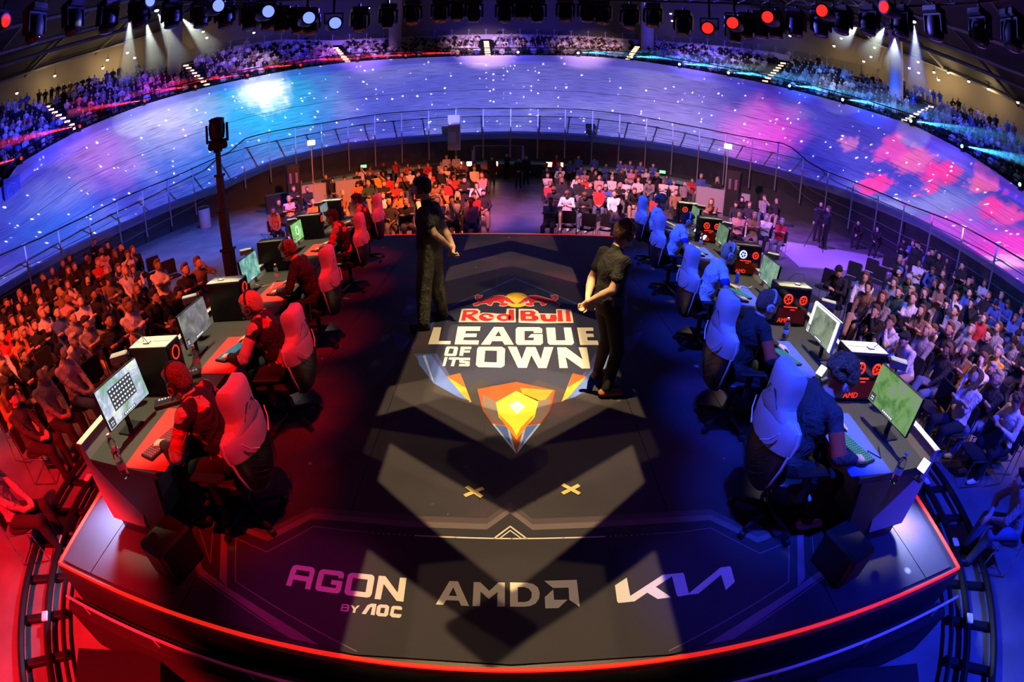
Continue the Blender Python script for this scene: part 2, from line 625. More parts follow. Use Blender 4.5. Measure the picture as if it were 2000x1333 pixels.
# keep both edges exact, slight hollow between
track = struct(ringmesh(trk_rows, 'track_surface', [M['track']]))
apron = struct(ringmesh([lambda t: ringpt(t, .35, TI, -.9), lambda t: ringpt(t, TIN, TI)], 'track_apron', [M['coteblue']]))
wall = struct(ringmesh([lambda t: plan(t, .3) + Vector((0, 0, FZ)), lambda t: ringpt(t, .3, TI, -.95), lambda t: ringpt(t, .36, TI, -.9)], 'wall_pit', [M['pitwall']]))
rim = struct(ringmesh([lambda t: ringpt(t, TIN + TW, TO), lambda t: ringpt(t, TIN + TW + .05, TT), lambda t: ringpt(t, TIN + TW + .35, TT)], 'trim_1', [M['fascialitviolet']]))


# projector throwing a galaxy over the banking
PP = Vector((0, 15, 6.5))
pj = point(PP, (1, 1, 1), 1, .05)
pj.data.use_nodes = True
nt = pj.data.node_tree
T = NT(nt)
em = nt.nodes['Emission']
geo = T.n('ShaderNodeNewGeometry')
sep = T.n('ShaderNodeSeparateXYZ')
nt.links.new(geo.outputs['Incoming'], sep.inputs[0])
ix, iy, iz = sep.outputs
hyp = T.m('SQRT', T.m('ADD', T.m('MULTIPLY', ix, ix), T.m('MULTIPLY', iy, iy)))
slope = T.m('DIVIDE', iz, hyp)
cosa = T.m('MAXIMUM', T.m('DIVIDE', iy, hyp), -.6)
azn = T.m('ARCTAN2', ix, iy)


def slopes(off, tb):
    """the slope of an edge as the projector sees it, as a float curve over azimuth"""
    pts = []
    for t in np.linspace(-.93, .93, 61):
        p = ringpt(t, off, tb) - PP
        pts.append((math.atan2(p.x, p.y), p.z / math.hypot(p.x, p.y)))
    return pts


def curve(pts):
    c = T.n('ShaderNodeFloatCurve')
    cv = c.mapping.curves[0]
    # both axes scaled to 0..1
    xs = [(p[0] + PI) / (2 * PI) for p in pts]
    ys = [(p[1] + 1) / 2 for p in pts]
    k = list(range(0, len(xs), 4))
    cv.points[0].location = (xs[0], ys[0])
    cv.points[1].location = (xs[-1], ys[-1])
    for i in k[1:-1]:
        cv.points.new(xs[i], ys[i])
    c.mapping.update()
    nt.links.new(T.m('DIVIDE', T.m('ADD', azn, PI), 2 * PI), c.inputs[1])
    return T.m('SUBTRACT', T.m('MULTIPLY', c.outputs[0], 2), 1)


s_in = curve(slopes(TIN, TI))
s_out = curve(slopes(TIN + TW, TO))
fr = T.m('DIVIDE', T.m('SUBTRACT', slope, s_in), T.m('SUBTRACT', s_out, s_in))
mask = T.m('MULTIPLY', T.step(fr, -.06, .02), T.step(fr, 1.04, .97))


def trackdir(px, py):
    az, el = azel(px, py)
    best = None
    for t in np.linspace(-1, 1, 801):
        p = plan(t, 5)
        d = abs(math.degrees(math.atan2(p.x, p.y)) - az)
        if best is None or d < best[0]:
            best = (d, t)
    t = best[1]
    a, c = ringpt(t, TIN, TI), ringpt(t, TIN + TW, TO)
    for k in np.linspace(0, 1, 60):
        p = a.lerp(c, k)
        if math.degrees(math.atan2(p.z - CAMZ, math.hypot(p.x, p.y))) >= el:
            break
    return (p - PP).normalized()


tcn = T.n('ShaderNodeVectorMath', operation='MULTIPLY')
nt.links.new(geo.outputs['Incoming'], tcn.inputs[0])
tcn.inputs[1].default_value = (1, 1, 1.6)
n1 = T.n('ShaderNodeTexNoise')
n1.inputs['Scale'].default_value = 3.2
n1.inputs['Detail'].default_value = 6
nt.links.new(tcn.outputs[0], n1.inputs[0])
base = T.n('ShaderNodeValToRGB')
e_ = base.color_ramp.elements
e_[0].position = .3
e_[0].color = (.012, .01, .55, 1)
e_[1].position = .72
e_[1].color = (.42, .40, 1.1, 1)
x_ = e_.new(.5)
x_.color = (.08, .07, .85, 1)
nt.links.new(n1.outputs[0], base.inputs[0])
colr = base.outputs[0]
# warped direction so that the clouds have ragged rims
nw = T.n('ShaderNodeTexNoise')
nw.inputs['Scale'].default_value = 16
nw.inputs['Detail'].default_value = 9
nw.inputs['Roughness'].default_value = .72
nt.links.new(geo.outputs['Incoming'], nw.inputs[0])
wv = T.n('ShaderNodeVectorMath', operation='SUBTRACT')
nt.links.new(nw.outputs[1], wv.inputs[0])
wv.inputs[1].default_value = (.5, .5, .5)
ws = T.n('ShaderNodeVectorMath', operation='SCALE')
nt.links.new(wv.outputs[0], ws.inputs[0])
ws.inputs['Scale'].default_value = .17
wd = T.n('ShaderNodeVectorMath', operation='ADD')
nt.links.new(geo.outputs['Incoming'], wd.inputs[0])
nt.links.new(ws.outputs[0], wd.inputs[1])


def blob(px, py, rad, col, gain, mix=True, hard=.15):
    global colr
    dv = trackdir(px, py)
    ds = T.n('ShaderNodeVectorMath', operation='DISTANCE')
    nt.links.new(wd.outputs[0], ds.inputs[0])
    ds.inputs[1].default_value = dv
    f = T.m('MULTIPLY', T.step(ds.outputs['Value'], rad, rad * hard), gain)
    mx = T.n('ShaderNodeMixRGB', blend_type='MIX' if mix else 'ADD')
    nt.links.new(f, mx.inputs[0])
    nt.links.new(colr, mx.inputs[1])
    mx.inputs[2].default_value = (*col, 1)
    colr = mx.outputs[0]


blob(470, 220, .55, (.02, .3, 1), .6)
blob(540, 180, .30, (.03, .75, 1.5), .95)
blob(550, 172, .10, (2.4, 2.8, 2.8), .95)
blob(370, 205, .20, (.9, .8, 1.5), .7)
blob(240, 285, .16, (.7, .25, 1.1), .7)
blob(120, 470, .25, (.04, .2, 1.3), .7)
blob(850, 190, .5, (.25, .32, 1.3), .4)
blob(1150, 180, .5, (.4, .38, 1.2), .4)
blob(1330, 240, .28, (.6, .4, 1.2), .5)
blob(1490, 265, .17, (1.3, .1, 1.1), .8)
blob(1440, 240, .12, (1.1, .3, 1.2), .5)
blob(1700, 285, .062, (1.4, .1, .8), .85, hard=.55)
blob(1745, 300, .06, (1.5, .2, .7), .8, hard=.55)
blob(1790, 322, .055, (1.6, .04, .5), .9, hard=.55)
blob(1850, 325, .045, (1.5, .2, .6), .8, hard=.55)
blob(1730, 365, .05, (1.7, .04, .5), .95, hard=.55)
blob(1800, 362, .03, (1.5, .05, .5), .9, hard=.55)
blob(1890, 385, .045, (1.6, .05, .6), .9, hard=.55)
blob(1925, 400, .05, (1.6, .1, .7), .8, hard=.55)
blob(1635, 275, .04, (1.2, .3, .9), .6, hard=.55)
blob(1975, 505, .15, (1.8, .04, 1.0), .9)
blob(1890, 462, .12, (1.0, .06, 1.1), .8)
blob(1992, 528, .06, (2.2, 1.0, 1.6), .9)
# stars
vo = T.n('ShaderNodeTexVoronoi')
vo.inputs['Scale'].default_value = 95
nt.links.new(geo.outputs['Incoming'], vo.inputs['Vector'])
sc_ = T.n('ShaderNodeSeparateColor')
nt.links.new(vo.outputs['Color'], sc_.inputs[0])
rr = T.m('MULTIPLY', T.m('POWER', sc_.outputs[0], 3), .3)
st_ = T.m('LESS_THAN', vo.outputs['Distance'], rr)
mx = T.n('ShaderNodeMixRGB', blend_type='ADD')
st_ = T.m('MULTIPLY', st_, T.m('GREATER_THAN', sc_.outputs[1], .5))
nt.links.new(st_, mx.inputs[0])
nt.links.new(colr, mx.inputs[1])
mx.inputs[2].default_value = (3, 3, 4, 1)
colr = mx.outputs[0]
nt.links.new(colr, em.inputs[0])
PROJ = 42000
rimm = T.m('MULTIPLY', T.step(fr, .98, 1.02), T.step(fr, 1.16, 1.1))
amt = T.m('ADD', T.m('MULTIPLY', mask, .96), T.m('ADD', T.m('MULTIPLY', rimm, .4), .004))
nt.links.new(amt, em.inputs['Strength'])
pj.data.energy = PROJ

# ------------------------------------------------------------------ floor
m = bpy.data.materials.new('arena_floor')
m.use_nodes = True
nt = m.node_tree
T = NT(nt)
b = nt.nodes['Principled BSDF']
tc = T.n('ShaderNodeTexCoord')
nz = T.n('ShaderNodeTexNoise')
nz.inputs['Scale'].default_value = 1.2
nz.inputs['Detail'].default_value = 8
nt.links.new(tc.outputs['Object'], nz.inputs[0])
cr = T.n('ShaderNodeValToRGB')
cr.color_ramp.elements[0].position = .35
cr.color_ramp.elements[0].color = (.10, .10, .11, 1)
cr.color_ramp.elements[1].position = .7
cr.color_ramp.elements[1].color = (.2, .2, .21, 1)
nt.links.new(nz.outputs[0], cr.inputs[0])
nt.links.new(cr.outputs[0], b.inputs['Base Color'])
b.inputs['Roughness'].default_value = .38
M['floor'] = m
f_ = MB()
f_.prism([(-26, -8), (26, -8), (26, 42), (-26, 42)], FZ - .1, FZ)
struct(f_.obj('floor', 'floor'))
# pale walkway panels on the floor at right
f_ = MB()
for q in (((1500, 468), (1560, 522), (1745, 538), (1740, 508)),):
    f_.prism([tuple(G(*p, FZ).xy) for p in q], FZ, FZ + .02)
M['walk'] = mat('walkway_vinyl', (.42, .42, .46), .5, nscale=3)
tag(f_.obj('floor_mat', 'walk'), 'pale vinyl walkway laid on the floor beside the camera operator', 'mat')


# ------------------------------------------------------------------ glass barrier round the pit
gm = bpy.data.materials.new('clear_pane')
gm.use_nodes = True
nt = gm.node_tree
T = NT(nt)
nt.nodes.remove(nt.nodes['Principled BSDF'])
tr = T.n('ShaderNodeBsdfTransparent')
tr.inputs[0].default_value = (.93, .95, .97, 1)
gl = T.n('ShaderNodeBsdfGlossy')
gl.inputs['Roughness'].default_value = .08
mxs = T.n('ShaderNodeMixShader')
mxs.inputs[0].default_value = .05
nt.links.new(tr.outputs[0], mxs.inputs[1])
nt.links.new(gl.outputs[0], mxs.inputs[2])
nt.links.new(mxs.outputs[0], nt.nodes['Material Output'].inputs[0])
M['pane'] = gm


def arc_ts(off, step, t0=-.98, t1=.98):
    ts = np.linspace(t0, t1, 2001)
    P = np.array([plan(t, off)[:2] for t in ts])
    s = np.concatenate([[0], np.cumsum(np.hypot(*(P[1:] - P[:-1]).T))])
    n = int(s[-1] / step)
    return [float(np.interp(k * s[-1] / n, s, ts)) for k in range(n + 1)]


def vis(p, lim=75):
    return abs(math.degrees(math.atan2(p.x, p.y))) < lim and p.y > -2


bar = thing('glass_barrier', 'curved glass barrier with steel posts and dark handrail round the sunken floor', 'barrier', (0, 0, 0))
pts_t = [t for t in arc_ts(0, 1.88) if vis(plan(t))]
post_me = {}
hr = MB()
wire = MB()
tss = [t for t in arc_ts(0, .6) if vis(plan(t), 80)]
hr.path([ringpt(t, -.03, RT) for t in tss], .035, 6)
for dz in (.75, 1.35, 1.9):
    wire.path([ringpt(t, -.03, RT) - Vector((0, 0, dz)) for t in tss], .012, 4)
hr.obj('handrail', 'blackmetal', bar)
wire.obj('tension_wire', 'steel', bar)
for i, t in enumerate(pts_t):
    p = ringpt(t, -.0, RT)
    az = abs(math.degrees(math.atan2(p.x, p.y)))
    h = float(np.interp(az, [0, 22, 33, 45], [3.7, 3.5, 2.6, 2.2]))
    key_ = round(h, 1)
    if key_ not in post_me:
        q = MB()
        q.box((0, 0, -h / 2 + .02), (.09, .03, h), b=.008)
        q.box((0, 0, .04), (.3, .03, .035), b=.006)
        q.box((0, 0, -.75), (.3, .03, .035), b=.006)
        post_me[key_] = q.mesh('post', 'steel')
    d = plan(t + .002) - plan(t - .002)
    o = link('post', post_me[key_], bar, p, math.atan2(d.y, d.x))
    if i < len(pts_t) - 1:
        p2 = ringpt(pts_t[i + 1], 0, RT)
        g_ = MB()
        vs_ = [p + Vector((0, 0, -.06)), p2 + Vector((0, 0, -.06)), p2 + Vector((0, 0, -h + .3)), p + Vector((0, 0, -h + .3))]
        nn = (p2 - p).cross(Vector((0, 0, 1))).normalized() * .012
        g_.loft([[v - nn for v in vs_], [v + nn for v in vs_]])
        g_.obj('glass_pane', 'pane', bar)

# pale ledge at the far end of the pit
M['ledge'] = mat('ledge_board', (.25, .55, .6), .5, nscale=2)
lt = [t for t in TS if abs(t) < .36]
lg = ringmesh([lambda t: plan(t, -.9) + Vector((0, 0, -.1 - 1.2 * abs(t))), lambda t: plan(t, -.9) + Vector((0, 0, .12 - 1.2 * abs(t))), lambda t: plan(t, .28) + Vector((0, 0, .16 - 1.2 * abs(t)))], 'trim_2', [M['ledge']], ts=lt)
struct(lg)

# ------------------------------------------------------------------ grandstand
NR = 9
SB, SDp = TIN + TW + 1.2, 6.3


def stand(t, k):
    """front edge of tread k"""
    f = k / NR
    a = ringpt(t, SB, TT) + Vector((0, 0, -.35))
    b_ = ringpt(t, SB + SDp, ST) + Vector((0, 0, -1.0))
    return a.lerp(b_, f)


rows = [lambda t: ringpt(t, TIN + TW + .35, TT) + Vector((0, 0, -.3)), lambda t: stand(t, 0)]
for k in range(NR):
    rows.append(lambda t, k=k: Vector((*stand(t, k + 1).xy, stand(t, k).z)))
    rows.append(lambda t, k=k: stand(t, k + 1))
rows.append(lambda t: stand(t, NR) + (plan(t, 3.4) - plan(t, 0)) * 1.0)
struct(ringmesh(rows, 'floor_stand', [M['tread']], smooth=20))
struct(ringmesh([lambda t: stand(t, NR) + (plan(t, .2) - plan(t)) + Vector((0, 0, -.1)), lambda t: stand(t, NR) + (plan(t, .2) - plan(t)) + Vector((0, 0, .95)), lambda t: stand(t, NR) + (plan(t, .45) - plan(t)) + Vector((0, 0, .95)), lambda t: stand(t, NR) + (plan(t, .45) - plan(t)) + Vector((0, 0, -.1))],
                'wall_parapet', [M['parapet']], ts=[t for t in TS if abs(math.degrees(math.atan2(plan(t, 14).x, plan(t, 14).y))) < 31]))
RO = ([-65, -60, -47, -35, -20, 0, 20, 35, 47, 60, 65], [13.5, 13.6, 14.2, 15.4, 17, 17.5, 17, 15.4, 13.8, 12.2, 12])
struct(ringmesh([lambda t: stand(t, NR) + (plan(t, 3.4) - plan(t)), lambda t: ringpt(t, SB + SDp + 3.4, RO)], 'wall_concourse', [M['concourse']]))
roof = struct(ringmesh([lambda t: ringpt(t, SB + SDp + 3.5, RO), lambda t: ringpt(t, SB + 2, RO) + Vector((0, 0, 2.2)), lambda t: plan(t, 0) + Vector((0, 0, 15.5)), lambda t: plan(t, -9) * .6 + Vector((0, 6, 17))], 'ceiling', [M['roof']]))
# roof steel
for k, fn in enumerate((lambda t: ringpt(t, SB + SDp + 2, RO) + Vector((0, 0, .1)), lambda t: ringpt(t, SB + 4, RO) + Vector((0, 0, 1.2)), lambda t: ringpt(t, SB + .5, RO) + Vector((0, 0, 1.9)),
                        lambda t: ringpt(t, SB - 3, RO) + Vector((0, 0, 3)), lambda t: plan(t, 2) + Vector((0, 0, 14.6)))):
    q = MB()
    q.path([fn(t) for t in TS[::3]], .16, 5)
    struct(q.obj('trim_%d' % (3 + k), 'truss'))
q = MB()
for i in range(0, 181, 7):
    t = TS[i]
    q.path([ringpt(t, SB + SDp + 3.2, RO) + Vector((0, 0, -.15)), ringpt(t, SB + 2, RO) + Vector((0, 0, 1.9)), plan(t, 0) + Vector((0, 0, 15.1)), plan(t, -9) * .6 + Vector((0, 6, 16.5))], .12, 5)
struct(q.obj('trim_9', 'truss'))

# balustrade behind the top row
bal = thing('concourse_balustrade', 'row of tall pale posts with glass behind the top row of the grandstand', 'railing')
q = MB()
q.box((0, 0, .75), (.07, .05, 1.9), b=.01)
q.box((0, 0, 1.55), (.4, .05, .05), b=.01)
q.box((0, 0, .5), (.4, .05, .05), b=.01)
bpm = q.mesh('post', 'steel')
pr = None
for t in arc_ts(SB + SDp, 1.7):
    p = stand(t, NR) + (plan(t, .6) - plan(t))
    az = math.degrees(math.atan2(p.x, p.y))
    if abs(az) > 44:
        continue
    d = plan(t + .002) - plan(t - .002)
    link('post', bpm, bal, p, math.atan2(d.y, d.x))
    if pr is not None:
        g_ = MB()
        nn = (p - pr).cross(Vector((0, 0, 1))).normalized() * .012
        vs_ = [pr + Vector((0, 0, .1)), p + Vector((0, 0, .1)), p + Vector((0, 0, 1.6)), pr + Vector((0, 0, 1.6))]
        g_.loft([[v - nn for v in vs_], [v + nn for v in vs_]])
        g_.obj('glass_pane', 'pane', bal)
    pr = p

# concrete columns
COLP = []
for px, nm in ((762, 'thick concrete column in the far grandstand, left of centre'), (1270, 'thick concrete column in the far grandstand, right of centre'), (1752, 'shaded concrete column in the right part of the grandstand'), (345, 'shaded concrete column in the left part of the grandstand')):
    az = azel(px, 90 if abs(px - 1000) < 400 else 130)[0]
    t = min(TS, key=lambda t: abs(math.degrees(math.atan2(stand(t, 6).x, stand(t, 6).y)) - az))
    p = stand(t, 6)
    COLP.append(p)
    q = MB()
    q.lathe([(.62, -1.5), (.62, 8.5), (.75, 8.6), (.75, 9)], 24)
    o = q.obj('concrete_column', 'parapet', None, p)
    tag(o, nm, 'column', 'grandstand columns')

# aisles with lit steps
aisles = []
for k, (px, py, nm) in enumerate(((120, 235, 'at the far left'), (384, 150, 'above the cyan glow, left'), (668, 90, 'left of the left column'), (952, 95, 'just left of the middle'), (1236, 108, 'beside the right column'), (1513, 135, 'right of the right column'), (1792, 205, 'at the far right'))):
    az = azel(px, py)[0]
    t = min(np.linspace(-1, 1, 1201), key=lambda t: abs(math.degrees(math.atan2(stand(t, 4).x, stand(t, 4).y)) - az))
    aisles.append(t)
    th = thing('aisle_stair', 'stair with glowing step lights in the grandstand ' + nm, 'stairs', stand(t, 0), group='grandstand aisle stairs')
    d = plan(t + .002) - plan(t - .002)
    rz = math.atan2(d.y, d.x)
    for j in range(NR):
        p0 = stand(t, j) - stand(t, 0)
        q = MB()
        q.box((0, 0, .13), (1.1, .35, .26), b=.02)
        q.obj('step', 'tread', th, p0, rz)
        q = MB()
        q.box((0, -.17, .22), (.5, .05, .12), b=.01)
        q.obj('step_light', 'stepglow', th, p0 + (plan(t, -.1) - plan(t)), rz)

# warm lamps under the gallery roof
BL = [(107, 147), (33, 181), (210, 116), (201, 132), (249, 102), (263, 112), (397, 61), (404, 73), (496, 63), (1794, 141), (1776, 132), (1793, 120), (1852, 141), (1833, 155), (1931, 173), (1988, 199), (1708, 92), (1701, 110), (1687, 119), (1643, 74), (1629, 89), (1543, 69), (1824, 140), (1892, 158), (1310, 26), (1313, 40), (720, 15)]
for i, (x, y) in enumerate(BL):
    v = ray(x, y)
    az = math.degrees(math.atan2(v[0], v[1]))
    t = min(TS, key=lambda t: abs(math.degrees(math.atan2(plan(t, SB + SDp + 1.5).x, plan(t, SB + SDp + 1.5).y)) - az))
    k_ = plan(t, SB + SDp + 1.5).xy.length / math.hypot(v[0], v[1])
    p = Vector((v[0] * k_, v[1] * k_, CAMZ + v[2] * k_))
    sd_ = sorted([a for a in BL if (a[0] < 1000) == (x < 1000)], key=lambda a: a[0] if x < 1000 else -a[0])
    th = thing('gallery_lamp', '%s gallery lamp under the roof, %s from the %s edge of the photo' % ('greenish' if x in (1794, 1833, 263) else 'warm', ['first', 'second', 'third', 'fourth', 'fifth', 'sixth', 'seventh', 'eighth', 'ninth', 'tenth', 'eleventh', 'twelfth', 'thirteenth', 'fourteenth', 'fifteenth', 'sixteenth', 'seventeenth', 'eighteenth', 'nineteenth', 'twentieth'][sd_.index((x, y))], 'left' if x < 1000 else 'right'), 'lamp', p, group='gallery lamps')
    q = MB()
    q.lathe([(.02, .5), (.02, .12), (.12, .1), (.15, .02), (.15, -.02)], 10)
    q.obj('housing', 'blackmetal', th)
    q = MB()
    q.ell((0, 0, -.05), (.13, .13, .09))
    q.obj('bulb', 'bulbcool' if x in (1794, 1833, 263) else 'bulb', th)
    if i % 2 == 0 and abs(x - 1000) > 600:
        point(p + Vector((0, 0, -.3)), (1, .7, .3), 55 if 260 < x < 1800 else 150, .15)

# ------------------------------------------------------------------ crowd in the grandstand (past the first 300: one object)
cols = ['k', 'k', 'k', 'k', 'g', 'g', 'w', 'w', 'n', 'b']
cmats = [SK[0], SK[1], M['blackfabric'], TR['j'], HA['k'], HA['n'], HA['l']] + [TM[c] for c in cols]


def lowpoly(seat=True, rs=None):
    q = MB()
    top = 7 + rs.randrange(len(cols))
    sk = rs.choice((0, 0, 1))
    hc = rs.choice((4, 4, 5, 5, 6))
    z0 = 0 if seat else .42
    ln_ = rs.uniform(-.03, .12)
    rg = lambda z, a, b_, y: [(a * math.cos(PI * k / 3 + .5), y + b_ * math.sin(PI * k / 3 + .5), z) for k in range(6)]
    q.loft([rg(z0 + .42, .17, .13, 0), rg(z0 + .7, .19, .13, ln_ * .4), rg(z0 + .95, .22, .12, ln_), rg(z0 + 1.02, .09, .08, ln_)], top)
    hx, hy = rs.uniform(-.04, .04), ln_ + rs.uniform(-.02, .06)
    q.ell((hx, hy + .02, z0 + 1.14), (.078, .09, .11), sk, 7, 5)
    q.ell((hx, hy - .015, z0 + 1.175), (.088, .095, .09), hc, 7, 4)
    a = rs.random()
    for s in (-1, 1):
        if a < .5:
            q.path([(s * .22, ln_, z0 + .93), (s * .27, ln_ + .05, z0 + .68)], [.055, .05], 4, top)
            q.path([(s * .27, ln_ + .05, z0 + .68), (s * .08, .3, z0 + .62)], [.05, .04], 4, top if a < .3 else sk)
        else:
            q.path([(s * .22, ln_, z0 + .93), (s * .24, ln_ + .14, z0 + .7), (s * .05, ln_ + .2, z0 + (.8 if a < .8 else 1.02))], [.055, .05, .04], 4, top)
        if seat:
            q.path([(s * .09, 0, .48), (s * .13, .42, .5), (s * .13, .45, .05)], [.085, .07, .05], 4, 3 if a > .6 else 2)
        else:
            q.path([(s * .09, 0, .95), (s * .11, .02, .5), (s * .12, 0, .03)], [.09, .07, .05], 4, 3 if a > .6 else 2)
    return q


rs = random.Random(11)
LPs = [lowpoly(True, rs) for _ in range(40)]
LPt = [lowpoly(False, rs) for _ in range(12)]


def batch(places, tmpl, name, label):
    V, F, MI = [], [], []
    off = 0
    for p, rz, k in places:
        q = tmpl[k % len(tmpl)]
        a = np.array(q.v)
        c, s = math.cos(rz), math.sin(rz)
        sc = rs.uniform(.93, 1.06)
        b_ = np.empty_like(a)
        b_[:, 0] = (a[:, 0] * c - a[:, 1] * s) * sc + p.x
        b_[:, 1] = (a[:, 0] * s + a[:, 1] * c) * sc + p.y
        b_[:, 2] = a[:, 2] * sc + p.z
        V.append(b_)
        F += [tuple(i + off for i in f) for f in q.f]
        MI += q.m
        off += len(a)
    me = bpy.data.meshes.new(name)
    me.from_pydata(np.concatenate(V).tolist(), [], F)
    for m_ in cmats:
        me.materials.append(m_)
    me.polygons.foreach_set('material_index', MI)
    me.polygons.foreach_set('use_smooth', [True] * len(F))
    me.update()
    return tag(link(name, me), label, 'crowd', kind='stuff')


places = []
for k in range(NR):
    for t in arc_ts(SB + k * SDp / NR, .56):
        p = stand(t, k)
        if not vis(p, 66) or rs.random() < (.07 if k < 6 else .2):
            continue
        if min(abs(t - a) for a in aisles) < .0085:
            continue
        if min((p - c).xy.length for c in COLP) < 1.35:
            continue
        n_ = plan(t) - plan(t, 1)
        p = p + (plan(t, .33) - plan(t))
        p.z = stand(t, k).z
        places.append((p, math.atan2(n_.y, n_.x) - PI / 2 + rs.uniform(-.25, .25), rs.randrange(40)))
batch(places, LPs, 'grandstand_crowd', 'crowd of seated people filling the curved grandstand above the track')
places = []
for t in arc_ts(SB + SDp + 1, .62):
    p = stand(t, NR) + (plan(t, 1.0) - plan(t))
    az = abs(math.degrees(math.atan2(p.x, p.y)))
    if az > 66 or rs.random() > (.75 if az > 45 else (.12 if az > 24 else .04)):
        continue
    n_ = plan(t) - plan(t, 1)
    places.append((p, math.atan2(n_.y, n_.x) - PI / 2, rs.randrange(12)))
batch(places, LPt, 'standing_crowd', 'dark silhouettes of people standing behind the top row of the grandstand')

# seat backs of the rows
q = MB()
for k in range(NR):
    tt_ = [t for t in arc_ts(SB, 1.3) if vis(stand(t, k), 68)]
    q.path([stand(t, k) + (plan(t, .5) - plan(t)) + Vector((0, 0, .55)) for t in tt_], .09, 4)
tag(q.obj('bench_row', 'blackplastic'), 'dark benches running along the grandstand rows', 'bench', kind='stuff')

# rail with small beam lights on the rim of the track
rr_ = thing('rim_rail', 'dark tubular rail along the upper rim of the track', 'railing')
q = MB()
tss = [t for t in arc_ts(SB, 1.0) if vis(plan(t, SB), 70)]
for dz, r_ in ((.12, .04), (.42, .03), (.72, .045)):
    q.path([ringpt(t, TIN + TW + .4, TT) + Vector((0, 0, dz)) for t in tss], r_, 5)
q.obj('rail_tube', 'blackmetal', rr_)
q = MB()
q.tube((0, 0, -.1), (0, 0, .75), .03, n=5)
rsm = q.mesh('rail_stanchion', 'blackmetal')
for t in tss[::2]:
    link('rail_stanchion', rsm, rr_, ringpt(t, TIN + TW + .4, TT))

# beam light proto
bl = thing('beam_light', 'small beam light glowing red on the rim rail at the far left edge', 'stage light', (0, 0, -50))
q = MB()
q.box((0, 0, -.05), (.34, .3, .14), b=.03)
q.obj('light_base', 'blackmetal', bl)
for s in (-1, 1):
    q = MB()
    q.box((s * .2, 0, .12), (.04, .12, .3), b=.01)
    q.obj('yoke_arm', 'blackmetal', bl)
q = MB()
q.path([(0, .22, .2), (0, -.12, .2), (0, -.22, .2)], [.1, .15, .15], 12)
hd = q.obj('lamp_head', 'blackmetal', bl)
q = MB()
q.path([(0, -.2, .2), (0, -.24, .2)], [.12, .1], 12)
ll = q.obj('lens', 'lensred', hd)
ll.material_slots[0].link = 'OBJECT'
ll.material_slots[0].material = M['lensred']
M['lenscyan'] = mat('cyan_lens', (.1, .4, .6), .2, emis=(.2, .8, 1), es=9)
M['lenswhite'] = mat('white_lens', (.6, .5, .7), .2, emis=(.9, .6, 1), es=7)
first = True
RAILX = [(35, 322), (150, 258), (278, 208), (378, 178), (480, 155), (585, 137), (695, 123), (790, 113), (893, 110), (1013, 108), (1130, 111), (1235, 118), (1330, 133), (1425, 148), (1545, 172), (1650, 200), (1785, 247), (1885, 300), (1995, 372)]
PLN = ['first', 'second', 'third', 'fourth', 'fifth', 'sixth', 'seventh', 'eighth', 'ninth', 'tenth', 'eleventh', 'twelfth', 'thirteenth', 'fourteenth', 'fifteenth', 'sixteenth', 'seventeenth', 'eighteenth', 'nineteenth', 'twentieth', 'twenty-first', 'twenty-second', 'twenty-third', 'twenty-fourth', 'twenty-fifth']
railpos = []
for i, (x, y) in enumerate(RAILX):
    az = azel(x, y)[0]
    t = min(np.linspace(-1, 1, 1201), key=lambda t: abs(math.degrees(math.atan2(plan(t, 9.5).x, plan(t, 9.5).y)) - az))
    p = ringpt(t, TIN + TW + .1, TT) + Vector((0, 0, .05))
    railpos.append((t, p))
    n_ = plan(t) - plan(t, 1)
    cn = 'red' if x < 900 else ('white' if x < 1020 else 'cyan')
    lab = 'small beam light glowing %s on the rim rail, %s from the left' % (cn, PLN[i])
    rz = math.atan2(n_.y, n_.x) + PI / 2
    if i == 0:
        o = bl
        o.location = p
        o.rotation_euler.z = rz
        o['label'] = lab
        o['group'] = 'beam lights on the rim rail'
        KIDS.clear()
    else:
        o = dup(bl, p, rz, lab, 'beam lights on the rim rail')
        hd2 = [c for c in o.children if c.name.startswith('lamp_head')][0]
        hd2.children[0].material_slots[0].material = M[{'red': 'lensred', 'white': 'lenswhite', 'cyan': 'lenscyan'}[cn]]
# a banner hung under the rim at the far left
q = MB()
q.box((0, 0, 0), (1.3, .04, 1.5), b=.01)
t0 = railpos[0][0] - .012
p = ringpt(t0, TIN + TW - .3, TT) + Vector((0, 0, -.9))
n_ = plan(t0) - plan(t0, 1)
bn = thing('hanging_banner', 'dark banner with a round crest hung under the rim rail at the far left', 'banner', p, math.atan2(n_.y, n_.x) + PI / 2)
q.obj('cloth', 'coteblue', bn)
q = MB()
ring = [(.42 * math.cos(a), -.03, .42 * math.sin(a)) for a in np.linspace(0, 2 * PI, 25)[:-1]]
q.path(ring, .03, 5, closed=True)
q.path([(v[0] * .62, -.03, v[2] * .62) for v in ring], .02, 5, closed=True)
q.path([(-.12, -.03, -.12), (0, -.03, .15), (.12, -.03, -.12), (0, -.03, -.02)], .02, 5, closed=True)
q.obj('crest', 'parapet', bn)

# ------------------------------------------------------------------ lights of the stands
def st_pt(px, py, k=4):
    az = azel(px, py)[0]
    t = min(np.linspace(-1, 1, 601), key=lambda t: abs(math.degrees(math.atan2(stand(t, k).x, stand(t, k).y)) - az))
    return t, stand(t, k)


